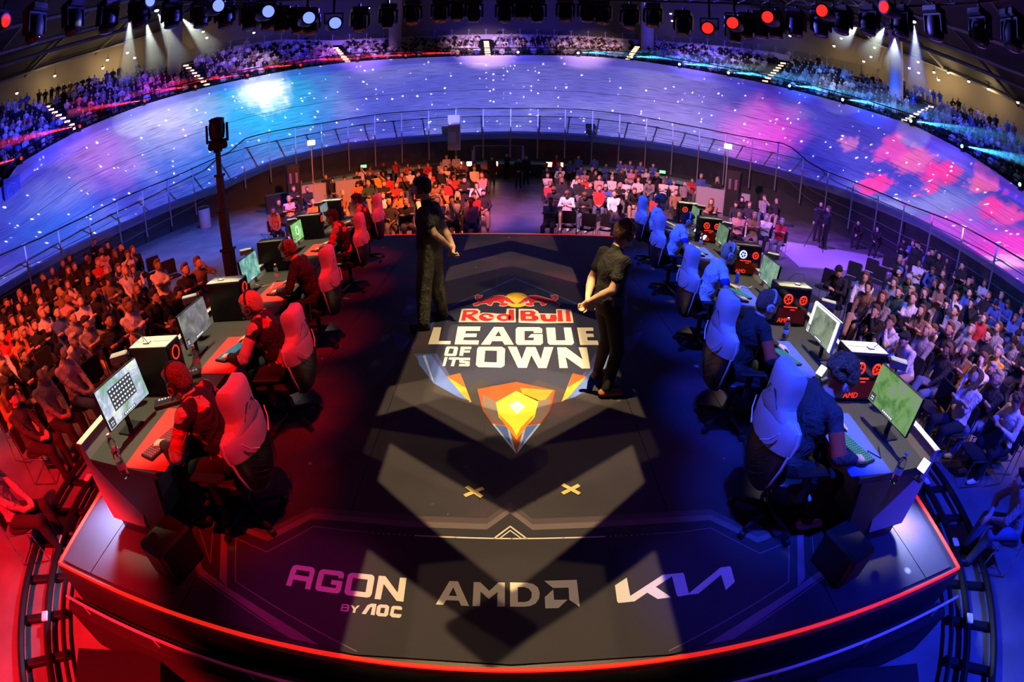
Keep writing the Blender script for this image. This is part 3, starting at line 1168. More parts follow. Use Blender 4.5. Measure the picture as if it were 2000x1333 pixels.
for px, py, c, e, ang in ((60, 240, (.03, .05, 1), 30000, 34), (250, 180, (.07, .05, 1), 26000, 30), (300, 190, (1, .01, .1), 12000, 14), (160, 230, (1, .01, .08), 10000, 12),
                          (450, 110, (.22, .12, 1), 26000, 28), (500, 85, (1, .7, .45), 9000, 16), (700, 90, (.55, .25, 1), 22000, 26), (640, 110, (1, .05, .15), 8000, 13), (950, 90, (.95, .55, .9), 28000, 28),
                          (1150, 85, (.95, .55, .8), 22000, 26), (1380, 100, (.25, .18, 1), 26000, 26), (1450, 100, (.9, .8, .7), 9000, 15), (1600, 120, (.03, .2, 1), 30000, 26), (1630, 120, (1, .7, .4), 7000, 12),
                          (1750, 190, (.02, .13, 1), 30000, 30), (1900, 240, (.02, .06, 1), 26000, 32)):
    t, p = st_pt(px, py)
    src = p.lerp(Vector((0, 15, 15)), .55)
    src.z = 14
    spot(src, p, c, e * .75, ang, .9, .3)

# ------------------------------------------------------------------ rig over the stage: moving heads on a ring truss
mh = thing('moving_head', 'x', 'stage light', (0, 0, -40))
q = MB()
q.box((0, 0, -.07), (.36, .28, .14), b=.03)
q.tube((0, 0, 0), (0, 0, .1), .03)
q.obj('light_base', 'blackmetal', mh)
for s in (-1, 1):
    q = MB()
    q.box((s * .19, 0, -.3), (.045, .16, .34), b=.015)
    q.obj('yoke_arm', 'blackmetal', mh)
q = MB()
q.box((0, 0, -.16), (.42, .16, .05), b=.01)
q.obj('yoke_bridge', 'blackmetal', mh)
q = MB()
q.lathe([(.06, -.17), (.13, -.2), (.15, -.3), (.155, -.42), (.14, -.52), (.15, -.56)], 16)
hd = q.obj('lamp_head', 'blackmetal', mh)
q = MB()
q.lathe([(.12, -.555), (.115, -.575), (.03, -.59)], 16)
q.obj('lens', 'lensdark', hd)
KIDS.clear()
FX = [(60, 82), (135, 68), (207, 61), (266, 54), (333, 52), (389, 52), (434, 54), (485, 56), (518, 58), (546, 61), (578, 65), (603, 66), (701, 60), (757, 52), (804, 47), (858, 43), (892, 38), (925, 40), (985, 42), (1018, 36), (1049, 40), (1105, 42), (1146, 40), (1177, 47), (1231, 55), (1277, 53), (1336, 68),
      (1435, 79), (1461, 75), (1489, 72), (1517, 72), (1557, 70), (1605, 70), (1650, 67), (1703, 68), (1766, 72), (1829, 75), (1920, 89), (1985, 98)]
for i, (x, y) in enumerate(FX):
    v = ray(x, y)
    h = math.hypot(v[0], v[1])
    dx, dy = v[0] / h, v[1] / h
    # circle centre (0,5) radius 6.2
    bq = -5 * dy
    D = -bq + math.sqrt(bq * bq - (25 - 6.2 ** 2))
    p = Vector((dx * D, dy * D, CAMZ + D * v[2] / h + .55))
    rz = math.atan2(-(p.x), (p.y - 5))
    lab = 'black moving head light hanging from the ring truss, %s from the %s' % (PLN[min(i, len(FX) - 1 - i)], 'left' if i <= len(FX) // 2 else 'right')
    if i == 0:
        o = mh
        o.location = p
        o.rotation_euler = (0, 0, rz)
        o['label'] = lab
        o['group'] = 'moving heads on the ring truss'
    else:
        o = dup(mh, p, rz, lab, 'moving heads on the ring truss')
    o.rotation_euler.x = rnd.uniform(-.25, .1)
tru = thing('ring_truss', 'black ring truss over the stage carrying the moving heads', 'truss')
for rad, z, nm in ((5.95, 5.75, 'inner_chord'), (6.45, 5.75, 'outer_chord'), (6.2, 6.25, 'top_chord')):
    q = MB()
    q.path([(rad * math.cos(a), 5 + rad * math.sin(a), z + .0) for a in np.linspace(0, 2 * PI, 73)[:-1]], .03, 6, closed=True)
    q.obj(nm, 'blackmetal', tru)
q = MB()
for i in range(72):
    a, b_ = 2 * PI * i / 72, 2 * PI * (i + 1) / 72
    P1 = lambda a, r_, z: (r_ * math.cos(a), 5 + r_ * math.sin(a), z)
    q.tube(P1(a, 5.95, 5.75), P1(b_, 6.2, 6.25), .015, n=4)
    q.tube(P1(a, 6.45, 5.75), P1(b_, 6.2, 6.25), .015, n=4)
    q.tube(P1(a, 5.95, 5.75), P1(b_, 6.45, 5.75), .015, n=4)
tag(q.obj('lacing', 'blackmetal', tru), kind='stuff')

# lit wash lights facing the camera side
wl = thing('wash_light', 'x', 'stage light', (0, 0, -40))
q = MB()
q.path([(0, .3, 0), (0, .05, 0), (0, -.08, 0)], [.06, .13, .13], 16)
q.obj('lamp_head', 'blackmetal', wl)
q = MB()
q.path([(0, -.07, 0), (0, -.1, 0)], [.11, .09], 16)
ll = q.obj('lens', 'lensblue', wl)
ll.material_slots[0].link = 'OBJECT'
ll.material_slots[0].material = M['lensblue']
q = MB()
q.path([(-.15, .02, 0), (-.16, .02, .2), (.16, .02, .2), (.15, .02, 0)], .018, 6)
q.tube((0, .02, .2), (0, .02, .75), .02, n=6)
q.obj('bracket', 'blackmetal', wl)
KIDS.clear()
WL = [(288, 5, 9), (422, 14, 8), (520, 25, 8), (600, 37, 8.2), (652, 47, 8.5), (5, 45, 8), (1385, 57, 8.6), (1434, 47, 8.4), (1503, 36, 8.2), (1610, 24, 8), (1733, 17, 8)]
first = True
for i, (x, y, D) in enumerate(WL):
    v = Vector(ray(x, y))
    p = Vector((0, 0, CAMZ)) + v * D
    blue = x < 1000 and x > 10
    lab = '%s lit wash light facing the stage, %s from the %s' % ('blue' if blue else 'red', PLN[i if x < 1000 else len(WL) - 1 - i], 'left' if x < 1000 else 'right')
    tgt = Vector((0, 4 if abs(x - 1000) < 700 else 5, 1.5))
    rz = math.atan2(tgt.y - p.y, tgt.x - p.x) + PI / 2
    if first:
        o = wl
        o.location = p
        o.rotation_euler.z = rz
        o['label'] = lab
        o['group'] = 'lit wash lights on the rig'
        first = False
    else:
        o = dup(wl, p, rz, lab, 'lit wash lights on the rig')
    ln_ = [c for c in o.children if c.name.startswith('lens')][0]
    ln_.material_slots[0].material = M['lensblue' if blue else 'lensred']

# beams of the lit fixtures, seen in the haze that hangs over the stands
hm = bpy.data.materials.new('haze')
hm.use_nodes = True
nt = hm.node_tree
T = NT(nt)
nt.nodes.remove(nt.nodes['Principled BSDF'])
vsn = T.n('ShaderNodeVolumeScatter')
vsn.inputs['Density'].default_value = .35
vsn.inputs['Anisotropy'].default_value = .2
nt.links.new(vsn.outputs[0], nt.nodes['Material Output'].inputs['Volume'])
M['haze'] = hm
BSPOT = []


def beam(p0, p1, r0, r1, col, e, label, ang=None):
    d = p1 - p0
    q = MB()
    q.path([d.normalized() * .25, d], [r0, r1], 16)
    o = q.obj('haze', 'haze', None, p0)
    tag(o, label, 'haze', kind='stuff')
    spot(p0 + d.normalized() * .28, p1, col, e, math.degrees(2 * math.atan(r1 / d.length)) * 1.0, .5, .02)


for i, (t, p) in enumerate(railpos):
    if i in (9,):
        continue
    tg = (plan(t + .002) - plan(t - .002)).normalized()
    ou = (plan(t, 1) - plan(t)).normalized()
    left = i < 9
    d = (-tg if left else tg) + ou * (.12 if left else .2)
    s_ = p + Vector((0, 0, .25)) - ou * .15
    e_ = s_ + d.normalized() * (6.0 if left else 8.5) + Vector((0, 0, .5 if not left else .15))
    beam(s_, e_, .08, .34 if left else .75, (1, .02, .03) if left else (.05, .45, 1), 34000 if left else 26000, 'thin haze lit by the %s beam of the %s rim light from the left' % ('red' if left else 'cyan', PLN[i]))
for k, (x0, y0, x1, y1) in enumerate(((254, 26, 252, 150), (285, 38, 305, 132), (306, 20, 352, 120), (352, 32, 415, 98), (1676, 52, 1640, 78), (1730, 50, 1695, 108), (1748, 70, 1745, 130), (1785, 42, 1790, 172))):
    v0, v1 = Vector(ray(x0, y0)), Vector(ray(x1, y1))
    p0 = Vector((0, 0, CAMZ)) + v0 * 27
    p1 = Vector((0, 0, CAMZ)) + v1 * 31
    th = thing('flood_light', 'small floodlight under the roof throwing a pale beam, %s from the %s' % (PLN[k % 4], 'left, left group' if k < 4 else 'left, right group'), 'lamp', p0, group='floodlights under the roof')
    q = MB()
    q.box((0, 0, .12), (.3, .3, .24), b=.04)
    q.obj('housing', 'blackmetal', th)
    q = MB()
    q.ell((0, 0, -.02), (.12, .12, .07))
    q.obj('lens', 'bulbcool' if k in (2, 7) else 'lensdark', th)
    beam(p0, p1, .1, .85, (.75, .85, .75), 5000, 'thin haze lit by the pale beam of the %s roof floodlight from the left' % PLN[k])

spot((-12, 14, 6), (-24, 24, 13), (.25, .1, .8), 1800, 90, .9, .3)
spot((12, 14, 6), (24, 24, 13), (.3, .1, .7), 1800, 90, .9, .3)

for px in (620, 1000, 1380):
    az = azel(px, 60)[0]
    t = min(TS, key=lambda t: abs(math.degrees(math.atan2(plan(t, 15).x, plan(t, 15).y)) - az))
    spot(plan(t, 2) + Vector((0, 0, 12)), stand(t, NR) + (plan(t, 3) - plan(t)) + Vector((0, 0, 2)), (.07, .05, 1), 5200, 70, .9, .3)

# ------------------------------------------------------------------ stage
stage = thing('stage', 'broad dark stage platform with printed carpet and glowing red edge strip', 'stage', (0, 0, 0))
SE = lambda y: 3.6 + .125 * (y - 1.3)
YF, YB = 1.3, 11.6
q = MB()
q.prism([(-SE(YF), YF), (SE(YF) + .05, YF), (SE(YB), YB), (-SE(YB), YB)], FZ, -.012)
q.obj('platform', 'carcass', stage)
m = bpy.data.materials.new('printed_carpet')
m.use_nodes = True
nt = m.node_tree
T = NT(nt)
b = nt.nodes['Principled BSDF']
geo = T.n('ShaderNodeNewGeometry')
n1 = T.n('ShaderNodeTexNoise')
n1.inputs['Scale'].default_value = .7
n1.inputs['Detail'].default_value = 7
nt.links.new(geo.outputs['Position'], n1.inputs[0])
cr = T.n('ShaderNodeValToRGB')
e_ = cr.color_ramp.elements
e_[0].position = .35
e_[0].color = (.022, .02, .032, 1)
e_[1].position = .75
e_[1].color = (.16, .05, .11, 1)
x_ = e_.new(.55)
x_.color = (.04, .033, .058, 1)
nt.links.new(n1.outputs[0], cr.inputs[0])
n2 = T.n('ShaderNodeTexNoise')
n2.inputs['Scale'].default_value = 160
nt.links.new(geo.outputs['Position'], n2.inputs[0])
mm = T.n('ShaderNodeMixRGB', blend_type='MULTIPLY')
mm.inputs[0].default_value = .5
nt.links.new(cr.outputs[0], mm.inputs[1])
nt.links.new(n2.outputs[0], mm.inputs[2])
vo = T.n('ShaderNodeTexVoronoi')
vo.inputs['Scale'].default_value = 3.6
nt.links.new(geo.outputs['Position'], vo.inputs['Vector'])
sc_ = T.n('ShaderNodeSeparateColor')
nt.links.new(vo.outputs['Color'], sc_.inputs[0])
r_ = T.m('MULTIPLY', T.m('POWER', sc_.outputs[0], 3), .16)
st_ = T.m('MULTIPLY', T.m('SUBTRACT', 1, T.m('DIVIDE', vo.outputs['Distance'], T.m('ADD', r_, .004)), clamp=True), 1)
mx = T.n('ShaderNodeMixRGB')
nt.links.new(st_, mx.inputs[0])
nt.links.new(mm.outputs[0], mx.inputs[1])
mx.inputs[2].default_value = (.6, .5, .9, 1)
nt.links.new(mx.outputs[0], b.inputs['Base Color'])
b.inputs['Roughness'].default_value = .75
M['carpet'] = m
M['carpetborder'] = mat('carpet_border_print', (.022, .018, .032), .8, nscale=120)
xs = [-9, -2.95, -1.93, -.93, -.2 + .0, .205, 1.27, 2.3, 3.3, 9]
xs = [-9, -4.2, -3.18, -2.17, -1.17, -.21, .21, 1.2, 2.2, 3.2, 4.2, 9]
for i in range(len(xs) - 1):
    poly = []
    for (x, y) in ((xs[i] + .004, YF + .03), (xs[i + 1] - .004, YF + .03), (xs[i + 1] - .004, YB - .02), (xs[i] + .004, YB - .02)):
        lim = SE(y) - .03
        poly.append((max(-lim, min(lim, x)), y))
    if poly[1][0] - poly[0][0] < .01 and poly[2][0] - poly[3][0] < .02:
        continue
    # a strip cut by the slanted side gets its own corner
    q = MB()
    if xs[i] < -SE(YF) or xs[i + 1] > SE(YF) + .05:
        s = -1 if xs[i] < 0 else 1
        xo = xs[i + 1] - .004 if s < 0 else xs[i] + .004
        yk = max(YF + .03, 1.3 + (abs(xo) + .03 - 3.6) / .125)
        if yk > YB - .1:
            continue
        poly = [(xo, yk), (s * (SE(yk) - .03), yk), (s * (SE(YB) - .03), YB - .02), (xo, YB - .02)]
    q.prism(poly, -.012, 0)
    q.obj('carpet_strip', 'carpet', stage, smooth=0)
# glowing strip round the edge
q = MB()
E0 = [(-SE(YF) - .02, YF - .02), (SE(YF) + .07, YF - .02), (SE(YB) + .02, YB + .02), (-SE(YB) - .02, YB + .02)]
for a, c in ((0, 1), (1, 2), (2, 3), (3, 0)):
    p0, p1 = Vector((*E0[a], -.01)), Vector((*E0[c], -.01))
    q2 = MB()
    q2.path([p0, p1], .017, 8)
    q2.obj('edge_strip', 'strip', stage)
# riser boards under the edge
q = MB()
for a, c, nm in ((0, 1, 'riser_board'), (1, 2, 'riser_board'), (3, 0, 'riser_board')):
    p0, p1 = Vector((*E0[a], 0)), Vector((*E0[c], 0))
    n_ = (p1 - p0).cross(Vector((0, 0, 1))).normalized() * .03
    q2 = MB()
    q2.loft([[p0 + Vector((0, 0, FZ)), p1 + Vector((0, 0, FZ)), p1 + Vector((0, 0, -.05)), p0 + Vector((0, 0, -.05))], [v + n_ for v in (p0 + Vector((0, 0, FZ)), p1 + Vector((0, 0, FZ)), p1 + Vector((0, 0, -.05)), p0 + Vector((0, 0, -.05)))]])
    q2.obj(nm, 'carcass', stage)


def decal(loops, mt, z, name='printed_shape', reg=(0, 0, 1), parent=None):
    """flat print on the carpet; loops are corner lists in a crop of the photograph: origin x, y and scale"""
    L = []
    for lp in loops:
        pts = []
        n = len(lp)
        for i in range(n):
            a, c = lp[i], lp[(i + 1) % n]
            k = max(1, int(math.hypot(c[0] - a[0], c[1] - a[1]) * reg[2] / 30))
            for j in range(k):
                x, y = a[0] + (c[0] - a[0]) * j / k, a[1] + (c[1] - a[1]) * j / k
                pts.append(G(reg[0] + x * reg[2], reg[1] + y * reg[2], 0))
        L.append([Vector((p.x, p.y, 0)) for p in pts])
    tri = geometry.tessellate_polygon(L)
    vs = [p for l_ in L for p in l_]
    me = bpy.data.meshes.new(name)
    fs = []
    for t in tri:
        a, b_, c = (vs[i] for i in t)
        fs.append(tuple(t) if (b_ - a).cross(c - a).z > 0 else tuple(reversed(t)))
    me.from_pydata([(v.x, v.y, z) for v in vs], [], fs)
    me.materials.append(M[mt])
    me.update()
    return link(name, me, parent or stage)


def line(pts, wd, mt, z, name='printed_line', reg=(0, 0, 1)):
    P = [G(reg[0] + x * reg[2], reg[1] + y * reg[2], 0) for x, y in pts]
    Q = []
    for a, c in zip(P[:-1], P[1:]):
        k = max(1, int((c - a).length / .5))
        Q += [a.lerp(c, j / k) for j in range(k)]
    Q.append(P[-1])
    q = MB()
    for a, c in zip(Q[:-1], Q[1:]):
        n_ = (c - a).cross(Vector((0, 0, 1))).normalized() * wd / 2
        e = (c - a).normalized() * wd * .4
        q.add([(*(a - n_ - e).xy, z), (*(c - n_ + e).xy, z), (*(c + n_ + e).xy, z), (*(a + n_ - e).xy, z)], [(0, 1, 2, 3)])
    return q.obj(name, mt, stage, smooth=0)


def mir(pts, c):
    return [(c - x, y) for x, y in pts]


M['pwhite'] = mat('print_white', (.72, .7, .66), .75, nscale=60, noise=.05)
M['pred'] = mat('print_red', (.62, .02, .03), .75)
M['pyellow'] = mat('print_yellow', (.95, .6, .02), .75)
M['pnavy'] = mat('print_navy', (.011, .015, .055), .75)
M['pblue'] = mat('print_blue', (.06, .12, .5), .75, nscale=4, noise=.4)
M['plblue'] = mat('print_pale_blue', (.3, .42, .75), .75, nscale=6, noise=.3)
M['pdblue'] = mat('print_dim_blue', (.04, .05, .22), .75, nscale=3, noise=.5)
M['porange'] = mat('print_orange', (.85, .25, .02), .75, nscale=6, noise=.4)
M['pdorange'] = mat('print_dark_orange', (.3, .06, .01), .75, nscale=5, noise=.5)
M['pgold'] = mat('print_gold', (1, .75, .05), .75, nscale=6, noise=.15)
M['ppink'] = mat('print_mauve', (.2, .1, .17), .75, nscale=3)
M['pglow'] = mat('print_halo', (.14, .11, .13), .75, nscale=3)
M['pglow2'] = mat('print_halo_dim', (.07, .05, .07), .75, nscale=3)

# border panel and its lines
top = [(445, 1028), (522, 1058), (609, 1014), (720, 1023), (800, 1030), (951, 1035), (996, 1003), (1040, 1036), (1165, 1031), (1340, 1020), (1387, 1017), (1480, 1061), (1555, 1032)]
bot = [(1559, 1151), (1375, 1262), (1310, 1279), (1000, 1299), (690, 1279), (625, 1262), (441, 1146)]
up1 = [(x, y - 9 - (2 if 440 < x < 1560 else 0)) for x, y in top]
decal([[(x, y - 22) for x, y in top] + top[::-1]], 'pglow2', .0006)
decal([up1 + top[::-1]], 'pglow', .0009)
decal([top + bot], 'carpetborder', .0012)
IN = [(461, 1052), (521, 1079), (612.6, 1029), (718, 1040.5)]
IR = [(1275, 1043.7), (1340, 1039), (1387.6, 1032), (1484, 1082), (1540.7, 1058), (1540, 1137.5), (1307, 1272)]
line(IN[::-1] + [(460, 1136), (696, 1273)], .008, 'ppink', .0018)
line(IR, .008, 'ppink', .0018)
line([(811.5, 1047), (890, 1050.5), (1000, 1053), (1100, 1051.5), (1180.7, 1049)], .012, 'pwhite', .0018)
line([(965, 1052.5), (996.5, 1029), (1028, 1052.5)], .012, 'pwhite', .0018)
line([(976, 1052.5), (996.5, 1037), (1018, 1052.5)], .009, 'pwhite', .0018)
for k in range(8):
    for x0, x1, y0, y1 in ((728, 801, 1041.5, 1046.5), (1192, 1265, 1048.5, 1044.5)):
        x, y = x0 + (x1 - x0) * k / 7, y0 + (y1 - y0) * k / 7
        decal([[(x - 1.3, y), (x, y - 1), (x + 1.3, y), (x, y + 1)]], 'pwhite', .0018, 'printed_dot')
for s in (0, 1):
    f = (lambda p: p) if not s else (lambda p: mir(p, 2001))
    decal([f([(435, 960), (445, 960), (443, 1148), (429, 1131)])], 'ppink', .0015)
    decal([f([(372, 1060), (380, 1060), (396, 1112), (441, 1146), (624, 1261), (572, 1250), (388, 1122)])], 'ppink', .0015)
    decal([f([(385, 1000), (435, 960), (430, 1130), (398, 1110), (380, 1060)])], 'carpetborder', .0012)
    line(f([(386, 1022), (411, 1101), (421, 985)]), .008, 'ppink', .0018)
    line(f([(378, 1080), (386, 1124), (573, 1250)]), .008, 'ppink', .0018)

# sponsor lettering
C4, C5, C6, C1, C3, C2 = (540, 1080, .16), (840, 1110, .155), (1180, 1090, .14), (820, 550, .18), (740, 680, .26), (740, 440, .27)
for lp in ([[(115, 403), (183, 195), (205, 165), (240, 152), (430, 178), (460, 195), (472, 225), (412, 455), (346, 445), (368, 358), (205, 330), (180, 412)], [(250, 212), (408, 233), (395, 298), (228, 270)]],
           [[(515, 250), (535, 218), (570, 205), (790, 230), (820, 250), (828, 275), (818, 320), (752, 312), (758, 288), (585, 265), (545, 410), (722, 438), (735, 400), (662, 390), (675, 335), (808, 352), (790, 455), (770, 490), (735, 502), (500, 470), (475, 445), (475, 420)]],
           [[(870, 285), (890, 258), (925, 248), (1165, 272), (1190, 290), (1197, 320), (1165, 505), (1145, 540), (1110, 552), (860, 522), (835, 500), (830, 475)], [(935, 312), (1115, 333), (1088, 487), (905, 465)]],
           [[(1250, 285), (1330, 290), (1480, 492), (1508, 308), (1588, 312), (1550, 602), (1467, 592), (1310, 385), (1272, 575), (1198, 568)]],
           [[(800, 628), (880, 636), (892, 655), (882, 712), (866, 725), (780, 714)], [(818, 645), (870, 652), (866, 667), (814, 661)], [(810, 680), (864, 686), (858, 706), (806, 700)]],
           [[(905, 645), (935, 648), (962, 680), (988, 648), (1018, 651), (970, 695), (960, 738), (930, 735), (940, 695)]],
           [[(1040, 750), (1110, 645), (1160, 625), (1222, 630), (1198, 768), (1150, 762), (1170, 668), (1150, 668), (1090, 755)]],
           [[(1245, 645), (1270, 635), (1350, 640), (1378, 665), (1362, 765), (1335, 785), (1240, 778), (1215, 750), (1228, 665)], [(1278, 675), (1328, 680), (1315, 745), (1262, 740)]],
           [[(1405, 665), (1430, 652), (1515, 658), (1535, 678), (1530, 703), (1480, 700), (1440, 692), (1430, 745), (1480, 752), (1528, 755), (1520, 785), (1500, 800), (1410, 792), (1382, 765)]]):
    decal(lp, 'pwhite', .002, 'printed_letter', C4)
for lp in ([[(72, 462), (245, 168), (352, 172), (492, 482), (392, 478), (362, 415), (205, 408), (165, 468)], [(235, 352), (340, 358), (293, 245)]],
           [[(550, 180), (632, 182), (745, 292), (862, 185), (942, 187), (942, 492), (845, 490), (850, 305), (740, 395), (637, 300), (628, 485), (535, 483)]],
           [[(1008, 185), (1220, 188), (1300, 205), (1360, 250), (1382, 320), (1372, 390), (1330, 450), (1260, 482), (1190, 492), (1008, 490)], [(1105, 243), (1190, 243), (1245, 265), (1280, 310), (1280, 370), (1250, 415), (1190, 433), (1105, 433)]],
           [[(1438, 165), (1848, 152), (1885, 492), (1755, 405), (1745, 250), (1550, 255)]], [[(1445, 370), (1550, 275), (1562, 405), (1732, 402), (1618, 508), (1452, 512)]]):
    decal(lp, 'pwhite', .002, 'printed_letter', C5)
decal([[(150, 390), (315, 280), (362, 537), (820, 240), (1100, 212), (1115, 240), (1180, 500), (1620, 140), (1750, 122), (1770, 145), (1822, 340), (1695, 455), (1630, 240), (1310, 505), (1180, 520), (1030, 545), (1010, 520), (945, 260), (720, 410), (935, 555), (745, 578), (600, 490), (420, 612), (200, 635), (180, 610)]], 'pwhite', .002, 'printed_letter', C6)

# centre emblem: crystal facets, navy field, bulls and sun, lettering
decal([[(1006, 544), (1165, 612), (1180, 680), (1150, 745), (1112, 765), (1050, 742), (1006, 770), (940, 742), (905, 765), (845, 715), (838, 655), (868, 604)]], 'pnavy', .0008)
line([(868, 604), (1006, 544), (1140, 600)], .03, 'pblue', .0014)
for s in (0, 1):
    f = (lambda p: p) if not s else (lambda p: mir(p, 2066))
    decal([f([(290, 60), (390, 50), (520, 230), (690, 400), (600, 372), (410, 265), (300, 120)])], 'pblue', .0012, reg=C3)
    decal([f([(330, 60), (350, 55), (415, 262), (400, 240)])], 'plblue', .0016, reg=C3)
    decal([f([(510, 215), (610, 190), (695, 408), (640, 370)])], 'porange', .0014, reg=C3)
    decal([f([(510, 215), (610, 190), (650, 300)])], 'pdorange', .0016, reg=C3)
    g_ = (lambda p: p) if not s else (lambda p: mir(p, 1985))
    decal([g_([(195, 500), (275, 555), (270, 640), (180, 660)])], 'pdblue', .001, reg=C2)
    decal([g_([(80, 770), (260, 830), (250, 900), (140, 900)])], 'pdblue', .001, reg=C2)
    decal([g_([(270, 640), (430, 620), (380, 760), (260, 760)])], 'pdblue', .001, reg=C2)
    decal([g_([(250, 930), (420, 930), (520, 1100), (390, 1140)])], 'pdblue', .001, reg=C2)
    decal([f([(850, 570), (975, 590), (1033, 798)])], 'plblue', .0014, reg=C3)
    decal([f([(870, 575), (960, 592), (1000, 740)])], 'pblue', .0018, reg=C3)
decal([[(740, 310), (1033, 255), (1325, 320), (1285, 470), (1215, 570), (1100, 590), (1035, 690), (975, 590), (850, 570), (780, 470)]], 'pdorange', .0013, reg=C3)
decal([[(780, 350), (900, 420), (960, 580), (850, 545), (785, 460)]], 'pglow', .0015, reg=C3)
decal([[(1290, 350), (1170, 420), (1110, 580), (1220, 545), (1280, 460)]], 'pglow', .0015, reg=C3)
decal([[(880, 410), (1030, 325), (1200, 395), (1170, 520), (1110, 590), (1035, 695), (965, 590), (900, 520)]], 'pgold', .0017, reg=C3)
decal([[(1060, 300), (1310, 320), (1250, 390), (1190, 400), (1080, 350)]], 'porange', .0017, reg=C3)
decal([[(975, 430), (1040, 395), (1100, 440), (1040, 500)]], 'pwhite', .0022, reg=C3)
for s in (0, 1):
    f = (lambda p: p) if not s else (lambda p: mir(p, 2066))
    decal([f([(895, 500), (925, 520), (1000, 600), (1033, 660), (1033, 690), (960, 600)])], 'porange', .0022, reg=C3)
decal([[(985, 610), (1035, 690), (1085, 610), (1037, 800)]], 'pdorange', .002, reg=C3)
ell = lambda cx, cy, rx, ry, n=22: [(cx + rx * math.cos(2 * PI * k / n), cy + ry * math.sin(2 * PI * k / n)) for k in range(n)]
decal([ell(1050, 202, 138, 82)], 'pyellow', .0022, 'printed_sun', C1)
bull = [(578, 250), (600, 240), (640, 225), (672, 215), (680, 198), (740, 182), (800, 165), (850, 155), (905, 160), (960, 180), (995, 210), (1040, 243), (1005, 246), (985, 232), (960, 236), (945, 262), (900, 268), (862, 264), (880, 240), (850, 222), (800, 222), (775, 262), (745, 258), (720, 238), (660, 244), (625, 262), (590, 264)]
tail = [(675, 222), (632, 212), (606, 190), (604, 158), (630, 148), (655, 158), (682, 152), (672, 172), (640, 174), (640, 190), (668, 200), (690, 210)]
for s in (0, 1):
    f = (lambda p: p) if not s else (lambda p: mir(p, 2100))
    for pl, nm in ((bull, 'printed_bull'), (tail, 'printed_tail')):
        cx = sum(p[0] for p in pl) / len(pl)
        cy = sum(p[1] for p in pl) / len(pl)
        # a pale outline: every corner pushed outwards
        area_ = sum(pl[i][0] * pl[(i + 1) % len(pl)][1] - pl[(i + 1) % len(pl)][0] * pl[i][1] for i in range(len(pl)))
        out = []
        for i in range(len(pl)):
            a, c = Vector(pl[i - 1]), Vector(pl[(i + 1) % len(pl)])
            d = (c - a).normalized()
            n_ = Vector((d.y, -d.x)) * (1 if area_ > 0 else -1)
            out.append((pl[i][0] + n_.x * 7, pl[i][1] + n_.y * 7))
        decal([f(out)], 'pwhite', .0026, nm + '_outline', C1)
        decal([f(pl)], 'pred', .003, nm, C1)
    decal([f([(905, 236), (925, 205), (935, 222), (975, 225), (950, 240)])], 'pwhite', .0034, 'printed_mark', C1)
decal([[(455, 302), (500, 297), (630, 300), (658, 325), (650, 352), (690, 340), (790, 345), (845, 352), (935, 350), (945, 297), (1040, 297), (1040, 445), (420, 444)]], 'pwhite', .0022, 'lettering_outline', C1)
decal([[(1072, 300), (1240, 303), (1285, 330), (1292, 348), (1482, 352), (1478, 303), (1643, 305), (1668, 452), (1330, 457), (1072, 447)]], 'pwhite', .0022, 'lettering_outline', C1)
for lp in ([[(472, 315), (600, 312), (635, 325), (628, 350), (565, 374), (640, 432), (570, 430), (500, 388), (492, 428), (448, 428)], [(512, 335), (580, 333), (560, 355), (505, 362)]],
           [ell(722, 391, 82, 44), ell(722, 378, 34, 12, 12)], [ell(910, 394, 76, 42), ell(910, 394, 34, 18, 12)], [[(965, 308), (1020, 308), (1025, 430), (962, 430)]],
           [[(1090, 318), (1215, 318), (1258, 335), (1245, 368), (1283, 385), (1288, 412), (1250, 433), (1092, 432)], [(1145, 337), (1195, 337), (1195, 357), (1145, 357)], [(1150, 380), (1215, 382), (1215, 408), (1150, 408)]],
           [[(1305, 360), (1360, 360), (1368, 400), (1385, 412), (1412, 408), (1418, 362), (1478, 362), (1490, 410), (1470, 437), (1345, 437), (1315, 415)]],
           [[(1492, 315), (1540, 315), (1555, 437), (1500, 437)]], [[(1580, 315), (1622, 315), (1642, 437), (1590, 437)]]):
    decal(lp, 'pred', .003, 'printed_letter', C1)
decal([[(722, 388), (800, 390), (800, 405), (722, 402)]], 'pwhite', .0034, 'printed_mark', C1)
